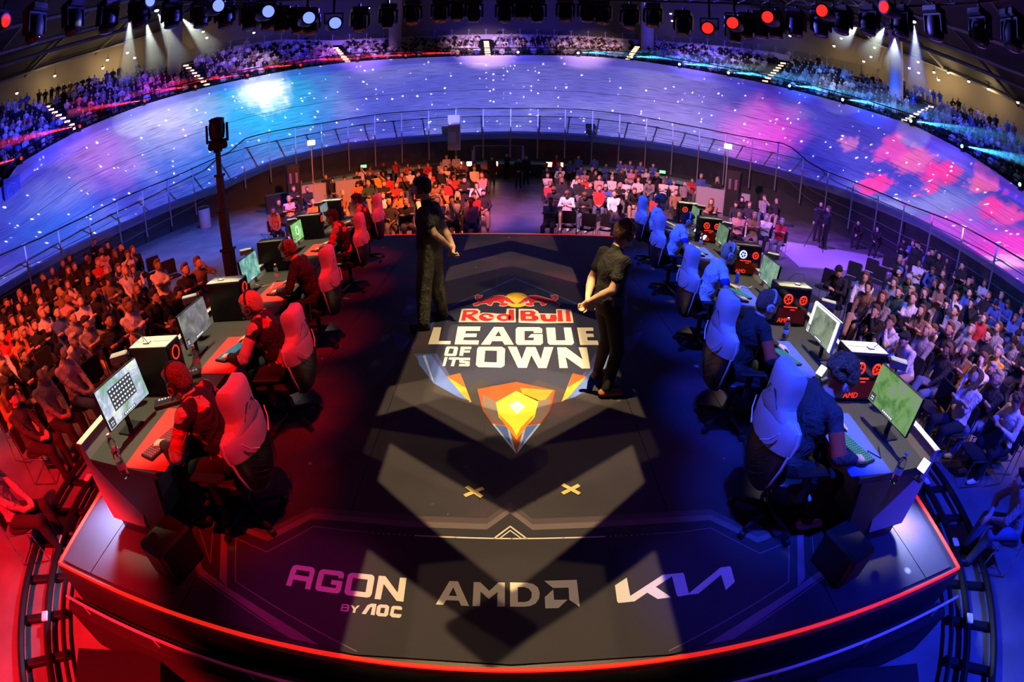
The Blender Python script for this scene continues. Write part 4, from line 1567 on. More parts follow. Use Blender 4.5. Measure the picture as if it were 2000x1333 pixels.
for lp in ([[(150, 500), (235, 500), (205, 648), (335, 650), (330, 684), (90, 684)]],
           [[(412, 492), (658, 492), (650, 538), (500, 538), (490, 568), (620, 568), (612, 605), (478, 608), (470, 640), (642, 642), (635, 687), (378, 685)]],
           [[(805, 495), (905, 497), (1018, 688), (920, 688), (895, 650), (785, 650), (762, 688), (665, 688)], [(855, 540), (885, 597), (815, 597)]],
           [[(1040, 520), (1060, 500), (1300, 500), (1328, 520), (1328, 562), (1235, 562), (1235, 540), (1135, 540), (1135, 642), (1235, 642), (1240, 612), (1175, 610), (1210, 574), (1332, 574), (1335, 670), (1310, 692), (1060, 690), (1042, 670)]],
           [[(1370, 503), (1468, 503), (1478, 642), (1580, 642), (1562, 503), (1640, 503), (1672, 670), (1650, 692), (1410, 690), (1388, 670)]],
           [[(1705, 503), (1880, 503), (1885, 538), (1800, 540), (1805, 568), (1880, 570), (1890, 605), (1815, 608), (1820, 642), (1930, 644), (1940, 692), (1740, 692)]],
           [[(300, 710), (405, 712), (415, 725), (398, 800), (385, 812), (275, 810), (265, 800), (285, 720)], [(322, 730), (372, 732), (358, 788), (305, 785)]],
           [[(445, 712), (560, 712), (555, 738), (485, 738), (482, 752), (545, 752), (540, 775), (475, 775), (468, 810), (428, 808)]],
           [[(270, 825), (302, 825), (275, 920), (245, 920)]], [[(318, 827), (432, 828), (428, 852), (390, 852), (370, 922), (335, 922), (355, 852), (312, 850)]],
           [[(440, 830), (545, 830), (545, 858), (475, 856), (472, 864), (540, 870), (540, 915), (525, 925), (425, 922), (430, 898), (495, 900), (498, 890), (430, 885), (428, 842)]],
           [[(640, 712), (890, 712), (925, 735), (918, 915), (885, 937), (635, 932), (608, 910), (622, 735)], [(710, 752), (838, 755), (835, 882), (698, 878)]],
           [[(955, 710), (1050, 712), (1105, 850), (1155, 715), (1255, 715), (1312, 850), (1350, 715), (1448, 715), (1375, 942), (1285, 942), (1210, 800), (1160, 940), (1065, 938)]],
           [[(1490, 718), (1585, 718), (1765, 850), (1720, 718), (1812, 718), (1850, 948), (1760, 948), (1580, 820), (1605, 942), (1515, 942)]]):
    decal(lp, 'pwhite', .0024, 'printed_letter', C1)

# tape crosses
for x, y, nm in ((1115, 957, 'right'), (926, 962, 'left')):
    p = G(x, y, 0)
    q = MB()
    q.box((0, 0, .004), (.17, .035, .002), rot=Matrix.Rotation(.6, 4, 'Z'))
    q.box((0, 0, .006), (.17, .035, .002), rot=Matrix.Rotation(-.75, 4, 'Z'))
    tag(q.obj('tape_cross', 'tape', None, p), 'yellow tape cross stuck on the stage carpet, the %s one' % nm, 'tape')

# ------------------------------------------------------------------ long desks
SEATY = [2.35, 3.70, 5.45, 7.5, 9.3]
SNM = ['nearest the camera', 'second from the camera', 'middle', 'fourth from the camera', 'farthest from the camera']
BK = lambda y: .1 * (y - 1.87)
for s in (-1, 1):
    sn = 'left' if s < 0 else 'right'
    dk = thing('player_desk', 'long %s desk with sloped pale cladding and black end panel' % sn, 'desk', (s * 2.7, 1.87, 0))
    W = lambda x, y, z: Vector((s * (x + BK(y)) - s * 2.7, y - 1.87, z))

    def bay(poly, y0, y1, nm, mt, bev=0):
        q = MB()
        A = [W(x, y0, z) for x, z in poly]
        B = [W(x, y1, z) for x, z in poly]
        if s < 0:
            A, B = A[::-1], B[::-1]
        q.loft([A, B])
        return q.obj(nm, mt, dk, smooth=0)
    cuts = [1.87, 3.0, 4.6, 6.5, 8.4, 10.35]
    for a, c in zip(cuts[:-1], cuts[1:]):
        bay([(2.3, .70), (3.06, .70), (3.06, .745), (2.3, .745)], a + .003, c - .003, 'desk_top', 'desktop')
        bay([(3.10, .86), (3.15, .86), (3.17, .13), (2.76, .13), (2.70, .28), (3.06, .72)][::-1], a + .005, c - .005, 'cladding_panel', 'fascia')
        bay([(3.09, .86), (3.165, .86), (3.165, .872), (3.09, .872)], a, c, 'rim_cap', 'pclid')
    for a in cuts:
        bay([(2.34, .70), (3.05, .70), (2.68, .28), (2.72, .0), (2.5, .0)], a, a + .04, 'end_panel', 'carcass')
    bay([(2.72, .0), (3.1, 0), (3.1, .13), (2.76, .13)], 1.90, 10.3, 'plinth', 'carcass')
    # bass box under the near end
    q = MB()
    q.box((0, 0, .16), (.28, .36, .32), b=.02)
    q.box((0, -.185, .16), (.22, .01, .26), b=.004)
    sb = tag(q.obj('speaker_cabinet', 'blackplastic', None, (s * 2.36, 1.72, .0), s * .25), 'black box speaker on the stage floor at the near end of the %s desk' % sn, 'speaker')


def text_mesh(txt, size, depth=.002):
    c = bpy.data.curves.new('lettering', 'FONT')
    c.body = txt
    c.size = size
    c.align_x = 'CENTER'
    c.align_y = 'CENTER'
    c.extrude = depth
    c.resolution_u = 2
    o = bpy.data.objects.new('lettering', c)
    COL.objects.link(o)
    bpy.context.view_layer.update()
    me = bpy.data.meshes.new_from_object(o.evaluated_get(bpy.context.evaluated_depsgraph_get()))
    bpy.data.objects.remove(o)
    bpy.data.curves.remove(c)
    return me


def text_obj(txt, size, mt, parent, loc, rot):
    me = text_mesh(txt, size)
    me.materials.clear()
    me.materials.append(M[mt])
    o = link('lettering', me, parent, loc)
    o.rotation_euler = rot
    return o


# ------------------------------------------------------------------ gaming chair
def sring(z, hw, yc, th, curl, n=20, e=.62):
    P = []
    for k in range(n):
        a = 2 * PI * k / n
        cx, sy = math.cos(a), math.sin(a)
        x = hw * math.copysign(abs(cx) ** e, cx)
        y = th * math.copysign(abs(sy) ** e, sy)
        P.append((x, yc + y + curl * (x / hw) ** 2 if hw else yc, z))
    return P


gc = thing('gaming_chair', 'x', 'chair', (0, 0, -30))
q = MB()
q.loft([sring(.44, .2, .02, .2, 0), sring(.46, .25, .02, .25, 0), sring(.52, .255, .02, .255, 0), sring(.545, .22, .02, .22, 0)])
q.obj('seat', 'shell', gc)
q = MB()
q.loft([sring(.42, .10, -.25, .03, 0), sring(.44, .18, -.26, .05, .02), sring(.55, .245, -.275, .06, .05), sring(.68, .275, -.285, .062, .07), sring(.80, .282, -.285, .058, .085)])
lo = q.obj('back_shell', 'shell', gc)
q = MB()
for k in range(5):
    for sg in (-1, 1):
        z = .52 + .055 * k
        q.path([(sg * (.05 + .015 * k), -.345 - .002 * k, z), (sg * .15, -.335, z + .05), (sg * .2, -.305, z + .09)], .003, 4)
tag(q.obj('stitching', 'blackfabric', lo), kind='stuff')
q = MB()
q.loft([sring(.775, .27, -.283, .06, .08), sring(.79, .292, -.285, .068, .09), sring(.88, .305, -.28, .068, .10), sring(.95, .29, -.272, .066, .09), sring(.99, .24, -.266, .06, .07), sring(1.005, .17, -.262, .05, .03)])
br = q.obj('backrest', 'leather', gc)
for sg in (-1, 1):
    q = MB()
    q.path([(sg * .29, -.19, .79), (sg * .303, -.18, .88), (sg * .287, -.18, .95), (sg * .22, -.21, .995)], .009, 6)
    q.path([(sg * .10, -.352, .80), (sg * .19, -.33, .86), (sg * .235, -.3, .93)], .005, 6)
    q.obj('piping', 'piping', br)
for sg in (-1, 1):
    q = MB()
    q.path([(sg * .17, -.235, .45), (sg * .24, -.235, .55), (sg * .278, -.22, .68), (sg * .287, -.205, .79)], .011, 6)
    q.obj('side_rim', 'piping', lo)
q = MB()
q.loft([sring(.95, .23, -.272, .05, .05, e=.36), sring(.99, .21, -.268, .066, .05, e=.36), sring(1.03, .155, -.26, .07, .04, e=.36), sring(1.06, .145, -.258, .072, .04, e=.36), sring(1.16, .158, -.246, .072, .04, e=.36), sring(1.23, .155, -.238, .068, .035, e=.36), sring(1.26, .14, -.235, .055, .03, e=.4), sring(1.272, .10, -.235, .03, .01, e=.5)])
hr_ = q.obj('headrest', 'leather', gc)
q = MB()
q.path([(.026 * math.cos(a), -.322, 1.07 + .026 * math.sin(a)) for a in np.linspace(.8, 2 * PI, 12)], .0035, 5)
q.path([(.004, -.322, 1.07), (.026, -.322, 1.07)], .0035, 5)
q.path([(-.13, -.303, 1.0), (-.05, -.318, 1.12), (.05, -.318, 1.12), (.13, -.303, 1.0)], .003, 4)
q.obj('emblem', 'shell', hr_)
for sg in (-1, 1):
    q = MB()
    q.box((sg * .32, .02, .69), (.09, .27, .03), b=.012)
    q.box((sg * .32, 0, .56), (.04, .06, .24), b=.01)
    q.path([(sg * .32, 0, .45), (sg * .2, 0, .43)], .02, 6)
    q.obj('armrest', 'blackplastic', gc)
q = MB()
q.tube((0, 0, .10), (0, 0, .44), .028, .035, 10)
q.box((0, 0, .42), (.2, .22, .04), b=.01)
q.obj('gas_column', 'blackmetal', gc)
for k in range(5):
    a = 2 * PI * k / 5 + .3
    q = MB()
    q.path([(0, 0, .12), (.15 * math.cos(a), .15 * math.sin(a), .11), (.31 * math.cos(a), .31 * math.sin(a), .085)], [.035, .025, .018], 6)
    bo = q.obj('base_arm', 'blackplastic', gc)
    q = MB()
    q.tube((.31 * math.cos(a) - .02 * math.sin(a), .31 * math.sin(a) + .02 * math.cos(a), .031), (.31 * math.cos(a) + .02 * math.sin(a), .31 * math.sin(a) - .02 * math.cos(a), .031), .031, n=12)
    q.obj('caster', 'blackplastic', bo)
KIDS.clear()

# ------------------------------------------------------------------ monitor
def screen_mat(k, sw, c1, c2, c3):
    m = bpy.data.materials.new('game_screen')
    m.use_nodes = True
    nt = m.node_tree
    T = NT(nt)
    b = nt.nodes['Principled BSDF']
    tc = T.n('ShaderNodeTexCoord')
    mp = T.n('ShaderNodeMapping')
    mp.inputs['Location'].default_value = (k * 3.1, 0, k)
    nt.links.new(tc.outputs['Object'], mp.inputs[0])
    n1 = T.n('ShaderNodeTexNoise')
    n1.inputs['Scale'].default_value = 6
    n1.inputs['Detail'].default_value = 12
    n1.inputs['Roughness'].default_value = .68
    n1.inputs['Distortion'].default_value = .6
    nt.links.new(mp.outputs[0], n1.inputs[0])
    cr = T.n('ShaderNodeValToRGB')
    e = cr.color_ramp.elements
    e[0].position = .36
    e[0].color = (*c1, 1)
    e[1].position = .68
    e[1].color = (*c3, 1)
    e.new(.5).color = (*c2, 1)
    nt.links.new(n1.outputs[0], cr.inputs[0])
    nt.links.new(cr.outputs[0], b.inputs['Emission Color'])
    b.inputs['Emission Strength'].default_value = sw
    b.inputs['Base Color'].default_value = (.02, .02, .02, 1)
    b.inputs['Roughness'].default_value = .3
    return m


SCR = [screen_mat(0, 1.5, (.12, .3, .1), (.3, .35, .5), (.75, .8, .6)), screen_mat(1, .75, (.1, .15, .05), (.25, .22, .28), (.4, .5, .3)),
       screen_mat(2, 1.0, (.06, .2, .2), (.15, .4, .35), (.4, .75, .6)), screen_mat(3, 1.1, (.1, .3, .03), (.2, .55, .15), (.5, .8, .4)),
       screen_mat(4, .8, (.1, .12, .15), (.25, .3, .3), (.4, .5, .5)), screen_mat(5, .85, (.06, .2, .05), (.2, .4, .12), (.3, .28, .36)),
       screen_mat(6, .9, (.1, .12, .1), (.25, .3, .2), (.4, .5, .35)), screen_mat(7, .9, (.05, .15, .08), (.2, .35, .25), (.4, .6, .45)),
       screen_mat(8, .7, (.05, .18, .06), (.15, .3, .15), (.35, .45, .35)), screen_mat(9, .75, (.05, .2, .08), (.15, .35, .18), (.3, .45, .35))]
M['uiwhite'] = mat('screen_interface', (.1, .1, .1), .4, emis=(.9, .95, 1), es=1.3, noise=0)
M['uidark'] = mat('screen_panel_dark', (.02, .02, .02), .4, emis=(.08, .1, .12), es=.6, noise=0)
M['uicyan'] = mat('screen_ring', (.1, .1, .1), .4, emis=(.5, .95, 1), es=1.6, noise=0)


def place(s, i, lx, ly, lz=0, rz=0):
    """world place of a point in the frame of seat i on side s: lx towards the far end, ly outwards"""
    y = SEATY[i]
    o = Vector((s * ((1.98 if i < 2 else 2.1) + .1 * (y - 2.4)), y, 0))
    n_ = Vector((s * .995, -.0995, 0))
    a = Vector((s * .0995, .995, 0))
    ang = math.atan2(n_.y, n_.x) - PI / 2
    return o + n_ * ly + a * lx + Vector((0, 0, lz)), ang + rz


def monitor(s, i):
    p, a = place(s, i, .06, .88, .745, (.10 if i == 0 else .0) * s)
    t = thing('monitor', '%s monitor on the %s desk with a %s game picture' % (SNM[i] + ',', 'left' if s < 0 else 'right', 'glowing'), 'monitor', p, a, 'monitors on the desks')
    t['label'] = 'slim monitor showing a game on the %s desk, %s' % ('left' if s < 0 else 'right', SNM[i])
    tilt = Matrix.Rotation(-.12, 4, 'X')
    X = Matrix.Translation((0, 0, .315)) @ tilt
    q = MB()
    q.box((0, .012, 0), (.56, .03, .33), b=.006, X=X)
    q.box((0, .035, 0), (.3, .03, .18), b=.012, X=X)
    cs = q.obj('casing', 'blackplastic' if (s, i) != (1, 1) else 'piping', t)
    q = MB()
    q.box((0, -.005, .002), (.545, .004, .31), X=X)
    sc = q.obj('screen', SCR[i if s < 0 else 5 + i], t, smooth=0)
    # interface drawn on the screen
    q = MB()
    f = -1
    q.box((0, -.009, -.135), (.16, .002, .022), 0, X=X)
    for k in range(6):
        q.box((-.06 + .024 * k, -.0105, -.134), (.016, .002, .012), 1, X=X)
    q.box((-.23, -.009, -.11), (.07, .002, .07), 0, X=X)
    for k in range(4):
        q.box((-.24 + .02 * (k % 2), -.0105, -.125 + .02 * (k // 2)), (.01, .002, .01), 1, X=X)
    if (s, i) == (-1, 0):
        q.box((.0, -.009, .02), (.3, .002, .17), 0, X=X)
        for r_ in range(5):
            for c_ in range(8):
                q.box((-.125 + .036 * c_, -.0105, -.045 + .033 * r_), (.017, .002, .012), 1, X=X)
    if (s, i) == (-1, 3):
        ring = [(.07 * math.cos(a_), -.009, .07 * math.sin(a_) + .02) for a_ in np.linspace(0, 2 * PI, 25)[:-1]]
        q.path(ring, .005, 4, 1, X=X, closed=True)
    if (s, i) == (1, 1):
        q.box((-.245, -.009, 0), (.05, .002, .31), 1, X=X)
        q.box((.245, -.009, 0), (.05, .002, .31), 1, X=X)
        q.box((0, -.009, .145), (.54, .002, .02), 1, X=X)
    tag(q.obj('interface', ['uidark', 'uiwhite'], sc, smooth=0), kind='stuff')
    q = MB()
    q.box((0, .06, .16), (.05, .03, .34), b=.01)
    q.obj('stand_column', 'blackmetal', t)
    q = MB()
    q.box((0, .05, .008), (.2, .16, .016), b=.006)
    q.obj('stand_foot', 'blackmetal', t)
    return t


# keyboard
def keyboard(s, i):
    p, a = place(s, i, -.02 - .1 * (i == 0), .48, .752, .3 * s)
    t = thing('keyboard', '%s keyboard in front of the player %s on the %s' % ('red-lit' if s < 0 and i != 1 else 'cyan-lit', SNM[i], 'left' if s < 0 else 'right'), 'keyboard', p, a, 'keyboards on the desks')
    q = MB()
    q.box((0, 0, .01), (.37, .14, .02), b=.005)
    q.obj('key_plate', 'blackplastic', t)
    q = MB()
    for r_ in range(5):
        for c_ in range(15):
            q.box((-.165 + .0235 * c_, -.05 + .0245 * r_, .024), (.011, .011, .009))
    tag(q.obj('keycaps', 'redkey' if s < 0 and i != 1 else 'cyankey', t, smooth=0), kind='stuff')


mouse_me = None


def mouse(s, i, lx):
    global mouse_me
    if mouse_me is None:
        q = MB()
        q.loft([sring(0, .028, 0, .055, 0, 14, .9), sring(.018, .031, 0, .06, 0, 14, .9), sring(.032, .024, -.005, .045, 0, 14, .9), sring(.038, .008, -.01, .015, 0, 14, .9)])
        mouse_me = q.mesh('mouse', 'blackplastic')
    p, a = place(s, i, lx, .45, .7505, 0)
    tag(link('mouse', mouse_me, None, p, a), 'black mouse under the hand of the player %s, %s side' % (SNM[i], 'left' if s < 0 else 'right'), 'mouse', 'mice on the desks')


def desk_mat(s, i):
    p, a = place(s, i, -.02, .50, .7455, 0)
    q = MB()
    q.box((0, 0, .002), (.78, .40, .004), b=.0015)
    t = tag(q.obj('desk_mat', 'padred' if s < 0 else 'padblue', None, p, a), '%s cloth desk mat under the keyboard of the player %s' % ('red' if s < 0 else 'blue', SNM[i]), 'desk mat', 'desk mats')


def pc(s, i):
    lx = [.68, .93, 1.02, .92, .78][i]
    p, a = place(s, i, lx, .90, .745, 0)
    t = thing('pc_tower', 'black computer tower with %s, %s desk, %s' % ('red fans behind glass' if s > 0 else 'pale lid', 'left' if s < 0 else 'right', SNM[i]), 'computer', p, a, 'computer towers')
    g = -s if True else s
    # local x runs to +y for the left side, to -y for the right side
    q = MB()
    q.box((0, 0, .225), (.23, .44, .44), b=.008)
    q.obj('case', 'blackmetal', t)
    q = MB()
    q.box((0, 0, .449), (.225, .43, .01), b=.003)
    q.box((0, -.0, .4545), (.002, .40, .003), 1)
    ld = q.obj('lid', ['pclid', 'cable'], t)
    # glass side: towards the camera on the right, away from it on the left; always the tower's left
    gx = .117 if s > 0 else -.117
    gx = .118
    gx = .118 if s > 0 else .118
    q = MB()
    q.box((gx, 0, .225), (.004, .41, .41), b=.001)
    gs = q.obj('glass_side', 'pcglass', t)
    q = MB()
    for z, y_, r_ in ((.31, -.08, .052), (.31, .12, .045)):
        q.path([(gx + .006, y_ + r_ * math.cos(b_), z + r_ * math.sin(b_)) for b_ in np.linspace(0, 2 * PI, 21)[:-1]], .009, 5, 0 if not (i == 2 and y_ < 0) else 1, closed=True)
        for k in range(5):
            b_ = 2 * PI * k / 5
            q.path([(gx + .006, y_, z), (gx + .006, y_ + r_ * .8 * math.cos(b_), z + r_ * .8 * math.sin(b_))], .004, 4, 0 if not (i == 2 and y_ < 0) else 1)
    q.box((gx + .004, -.03, .22), (.004, .18, .014), 0)
    q.box((gx + .004, .0, .19), (.004, .06, .01), 0)
    q.box((gx + .003, 0, .12), (.003, .36, .16), 2)
    q.obj('fan_light', ['ledred', 'ledblue', 'ledred2'], gs)
    text_obj('AMD', .075, 'ledred', gs, (gx + .006, -.09, .06), (R(90), 0, R(90)))
    # front grille with three fans, towards the player
    q = MB()
    q.box((0, -.222, .225), (.2, .006, .41), b=.002)
    for z in (.1, .225, .35):
        q.path([(.055 * math.cos(b_), -.228, z + .055 * math.sin(b_)) for b_ in np.linspace(0, 2 * PI, 17)[:-1]], .007, 4, 1 if (z > .3 and s < 0) else 0, closed=True)
    q.obj('front_grille', ['blackplastic', 'ledred'], t)
    # small receiver and cable on the lid
    q = MB()
    q.box((.03 * s, .05, .462), (.05, .07, .014), b=.004)
    q.path([(.03 * s, .08, .462), (.02, .14, .50), (-.05, .16, .56), (-.08, .05, .55), (-.09, -.02, .47)], .003, 5, 1)
    q.obj('receiver', ['piping', 'cable'], t)


def webcam(s, i):
    lx = [.34, .42, .5, .5, .45][i]
    p, a = place(s, i, lx + (.1 if i == 0 else 0), 1.12 if i else 1.15, .745, -.5 * s)
    t = thing('studio_camera', 'grey box camera on a jointed arm behind the monitor, %s desk, %s' % ('left' if s < 0 else 'right', SNM[i]), 'camera', p, a, 'box cameras on the desks')
    q = MB()
    q.box((0, 0, .43), (.09, .17, .075), b=.008)
    q.obj('camera_body', 'greyplastic', t)
    q = MB()
    q.path([(0, -.085, .43), (0, -.11, .43)], [.026, .03], 12)
    q.obj('lens', 'lensdark', t)
    q = MB()
    q.path([(0, .0, 0), (.02, .0, .14), (-.02, 0, .26), (0, 0, .39)], .012, 6)
    for z in (0.02, .14, .26):
        q.ell((.02 if z == .14 else (-.02 if z == .26 else 0), 0, z), (.022, .022, .022))
    q.obj('arm', 'blackmetal', t)
    q = MB()
    q.box((0, 0, .006), (.07, .07, .012), b=.003)
    q.obj('clamp', 'blackmetal', t)


def lamp_panel(s, i, lx, ly):
    p, a = place(s, i, lx, ly, .745, .4 * s)
    t = thing('light_panel', 'small glowing white light panel on the %s desk, %s' % ('left' if s < 0 else 'right', SNM[i]), 'lamp', p, a, 'small light panels')
    X = Matrix.Translation((0, 0, .13)) @ Matrix.Rotation(-.7, 4, 'X')
    q = MB()
    q.box((0, .01, 0), (.08, .014, .10), b=.003, X=X)
    q.obj('housing', 'greyplastic', t)
    q = MB()
    q.box((0, 0, 0), (.07, .006, .09), b=.001, X=X)
    q.obj('diffuser', 'lamp', t)
    q = MB()
    q.tube((0, .02, .0), (0, .02, .11), .006, n=6)
    q.box((0, .02, .004), (.07, .07, .008), b=.002)
    q.obj('stand', 'blackmetal', t)


def bottle(s, i, lx, ly, can=False, label=''):
    p, a = place(s, i, lx, ly, .7455)
    if can:
        t = thing('drink_can', 'slim drink can standing on the %s desk, %s' % ('left' if s < 0 else 'right', SNM[i]), 'can', p, a)
        q = MB()
        q.lathe([(.02, 0), (.026, .008), (.0265, .125), (.022, .138), (.021, .14)], 16)
        q.obj('body', 'pblue', t)
        q = MB()
        q.lathe([(.02, .139), (.021, .142), (.019, .1415)], 16)
        q.obj('lid', 'chrome', t)
        return
    t = thing('water_bottle', label or 'clear plastic water bottle on the %s desk, %s' % ('left' if s < 0 else 'right', SNM[i]), 'bottle', p, a, 'water bottles')
    q = MB()
    pr_ = [(.028, 0), (.032, .01)]
    for k in range(6):
        pr_ += [(.0325, .02 + .024 * k), (.0295, .03 + .024 * k)]
    pr_ += [(.032, .165), (.026, .19), (.013, .205), (.013, .225)]
    q.lathe(pr_, 16)
    q.obj('body', 'bottle', t)
    q = MB()
    q.lathe([(.0335, .075), (.0335, .12)], 16)
    q.obj('label_band', 'water', t)
    q = MB()
    q.lathe([(.015, .222), (.015, .24), (.012, .242)], 12)
    q.obj('cap', 'piping', t)


CH = []
for s in (-1, 1):
    for i in range(5):
        p, a = place(s, i, 0, 0)
        lab = 'gaming chair lit %s, %s seat on the %s side of the stage' % ('red' if s < 0 else 'blue', SNM[i], 'left' if s < 0 else 'right')
        if not CH:
            o = gc
            o.location = p
            o.rotation_euler = (0, 0, a)
            o['label'] = lab
            o['group'] = 'gaming chairs'
        else:
            o = dup(gc, p, a, lab, 'gaming chairs')
        o.scale.z = ((.94, .92, 1, 1.02, 1.06) if s < 0 else (1.06, 1.05, 1.03, 1.04, 1.06))[i]
        CH.append(o)
        monitor(s, i)
        keyboard(s, i)
        desk_mat(s, i)
        mouse(s, i, .27 if s < 0 else -.3)
        pc(s, i)
        webcam(s, i)
bottle(-1, 0, -.36, .78, label='clear plastic water bottle beside the nearest left monitor')
bottle(-1, 0, -.50, .62, label='clear bottle lying in red light at the near end of the left desk')
bottle(-1, 1, -.32, .72)
bottle(-1, 2, .42, .66)
bottle(1, 0, -.50, .66)
bottle(1, 1, .42, .66)
bottle(1, 3, .40, .62)
bottle(1, 4, -.40, .70)
bottle(1, 1, .50, .72, can=True)
bottle(1, 2, .50, .62, can=True)
lamp_panel(1, 0, -.52, .90)
lamp_panel(1, 1, -.5, .62)
lamp_panel(1, 3, .62, .74)
lamp_panel(1, 4, -.55, .76)
lamp_panel(-1, 1, .36, 1.02)
for (s, i, lx, ly) in ((-1, 0, .45, .72), (-1, 1, -.48, .78), (1, 1, -.42, .74)):
    p, a = place(s, i, lx, ly, .745, .5)
    t = thing('control_box', 'low black control box with pale blue buttons on the %s desk, %s' % ('left' if s < 0 else 'right', SNM[i]), 'device', p, a)
    q = MB()
    q.box((0, 0, .02), (.12, .3, .04), b=.006)
    q.obj('housing', 'blackplastic', t)
    q = MB()
    for k in range(8):
        q.box((.03, -.11 + .03 * k, .041), (.03, .018, .004))
    q.obj('buttons', 'plblue', t, smooth=0)
# cables on the mats
for n_, (s, i, pts) in enumerate(((-1, 2, [(.3, .95), (.2, .8), (.28, .66), (.05, .62), (.1, .5), (-.05, .42), (.1, .34)]), (1, 2, [(.35, .8), (.25, .7), (.32, .62), (.2, .55), (.28, .48)]), (1, 0, [(-.1, .75), (-.25, .68), (-.15, .6), (-.28, .56)]))):
    q = MB()
    q.path([place(s, i, x, y, .757)[0] for x, y in pts], .005, 6)
    tag(q.obj('cable', 'whitecable' if n_ < 2 else 'cable'), 'loose %s cable curling over the %s desk mat, %s' % ('pale' if n_ < 2 else 'black', 'left' if s < 0 else 'right', SNM[i]), 'cable')

# ------------------------------------------------------------------ camera dolly rails round the front of the stage
dt = thing('dolly_track', 'curved black camera dolly track running round the stage on the arena floor', 'track', (0, 4, FZ))
for rad in (5.75, 5.32, 5.08):
    q = MB()
    pts = [(rad * math.sin(a), -rad * math.cos(a), .12) for a in np.linspace(-1.75, 1.75, 90)]
    q.path(pts, .045 if rad > 5.2 else .03, 6)
    q.obj('rail', 'blackmetal', dt)
for k in range(34):
    a = -1.7 + k * .103
    q = MB()
    q.box((0, 0, .04), (.09, .78, .06), b=.01)
    o = q.obj('sleeper', 'blackmetal', dt, (5.45 * math.sin(a), -5.45 * math.cos(a), 0), a)
for k in range(16):
    a = -1.6 + k * .214
    q = MB()
    q.box((0, 0, .17), (.13, .09, .03), b=.01)
    o = q.obj('rail_clamp', 'piping', dt, (5.32 * math.sin(a), -5.32 * math.cos(a), 0), a)

# bumper truss with a bright rail in front of the stage
bt = thing('front_barrier', 'low black barrier box with a thin shiny rail along the front of the stage', 'barrier', (0, 1.12, FZ))
q = MB()
q.box((0, .0, .3), (7.2, .16, .56), b=.02)
q.obj('barrier_box', 'blackfabric', bt)
q = MB()
q.path([(-3.55, -.02, .69), (3.7, -.02, .69)], .014, 8)
for x in np.linspace(-3.3, 3.4, 9):
    q.tube((x, -.02, .55), (x, -.02, .69), .012, n=6)
q.obj('top_rail', 'piping', bt)
for k, (x, y, a, sx_, sy_) in enumerate(((-2.9, .72, .4, .9, .5), (-1.6, .62, .1, .8, .5), (1.3, .62, -.1, .8, .5), (2.6, .72, -.35, 1.0, .5), (0, .66, 0, .9, .45))):  # black boxes added to stand in for the shadow shapes on the floor
    fc = thing('dark_case', 'black case added for the shadowy dark shape before the stage, %s from the left' % PLN[[0, 1, 3, 4, 2][k]], 'case', (x, y, FZ), a, 'added dark cases in front of the stage')
    q = MB()
    q.box((0, 0, .2), (sx_, sy_, .4), b=.02)
    q.obj('case_body', 'blackfabric', fc)
    q = MB()
    for zz in (.02, .28, .4):
        q.box((0, 0, zz), (sx_ + .01, sy_ + .01, .012))
    q.obj('edge_trim', 'blackmetal', fc)

# ------------------------------------------------------------------ lift mast with a moving head, lamp posts, cabinets
mb_ = G(462, 592, FZ)
mb_ = Vector((-6.3, 9.5, FZ))
ms = thing('lift_mast', 'black telescopic lift mast behind the left desks', 'mast', mb_)
zz = 0
for k, (w_, h_) in enumerate(((.24, 1.3), (.19, .9), (.14, .8), (.10, .55))):
    q = MB()
    q.box((0, 0, zz + h_ / 2), (w_, w_, h_), b=.01)
    q.box((0, 0, zz + h_ - .03), (w_ + .06, w_ + .06, .06), b=.01)
    q.obj('mast_section', 'blackmetal', ms)
    zz += h_
q = MB()
for k in range(4):
    a = PI / 4 + k * PI / 2
    q.path([(0, 0, .1), (.6 * math.cos(a), .6 * math.sin(a), .04)], .03, 6)
q.obj('outrigger', 'blackmetal', ms)
o = dup(mh, mb_ + Vector((0, 0, zz)), .6, 'black moving head light standing on top of the lift mast')
o.scale = (1.25, 1.25, -1.25)
o.rotation_euler.x = 0
if 'group' in o:
    del o['group']
for x, y, lab in ((608, 283, 'lit white lamp on a tall thin pole, left of the centre audience'), (1422, 290, 'lit white lamp on a tall thin pole, right of the centre audience')):
    v = ray(x, y)
    D = 24
    h = math.hypot(v[0], v[1])
    p = Vector((v[0] / h * D, v[1] / h * D, FZ))
    zt = CAMZ + v[2] / h * D - FZ
    t = thing('pole_lamp', lab, 'lamp', p)
    q = MB()
    q.tube((0, 0, 0), (0, 0, zt), .03, n=8)
    q.lathe([(.25, 0), (.25, .03), (.05, .05)], 16)
    q.obj('pole', 'steel', t)
    q = MB()
    q.box((0, 0, zt + .1), (.34, .2, .24), b=.02)
    q.obj('lamp_box', 'lamp', t)


def at(x, y, D, z=None):
    v = ray(x, y)
    h = math.hypot(v[0], v[1])
    return Vector((v[0] / h * D, v[1] / h * D, CAMZ + v[2] / h * D))


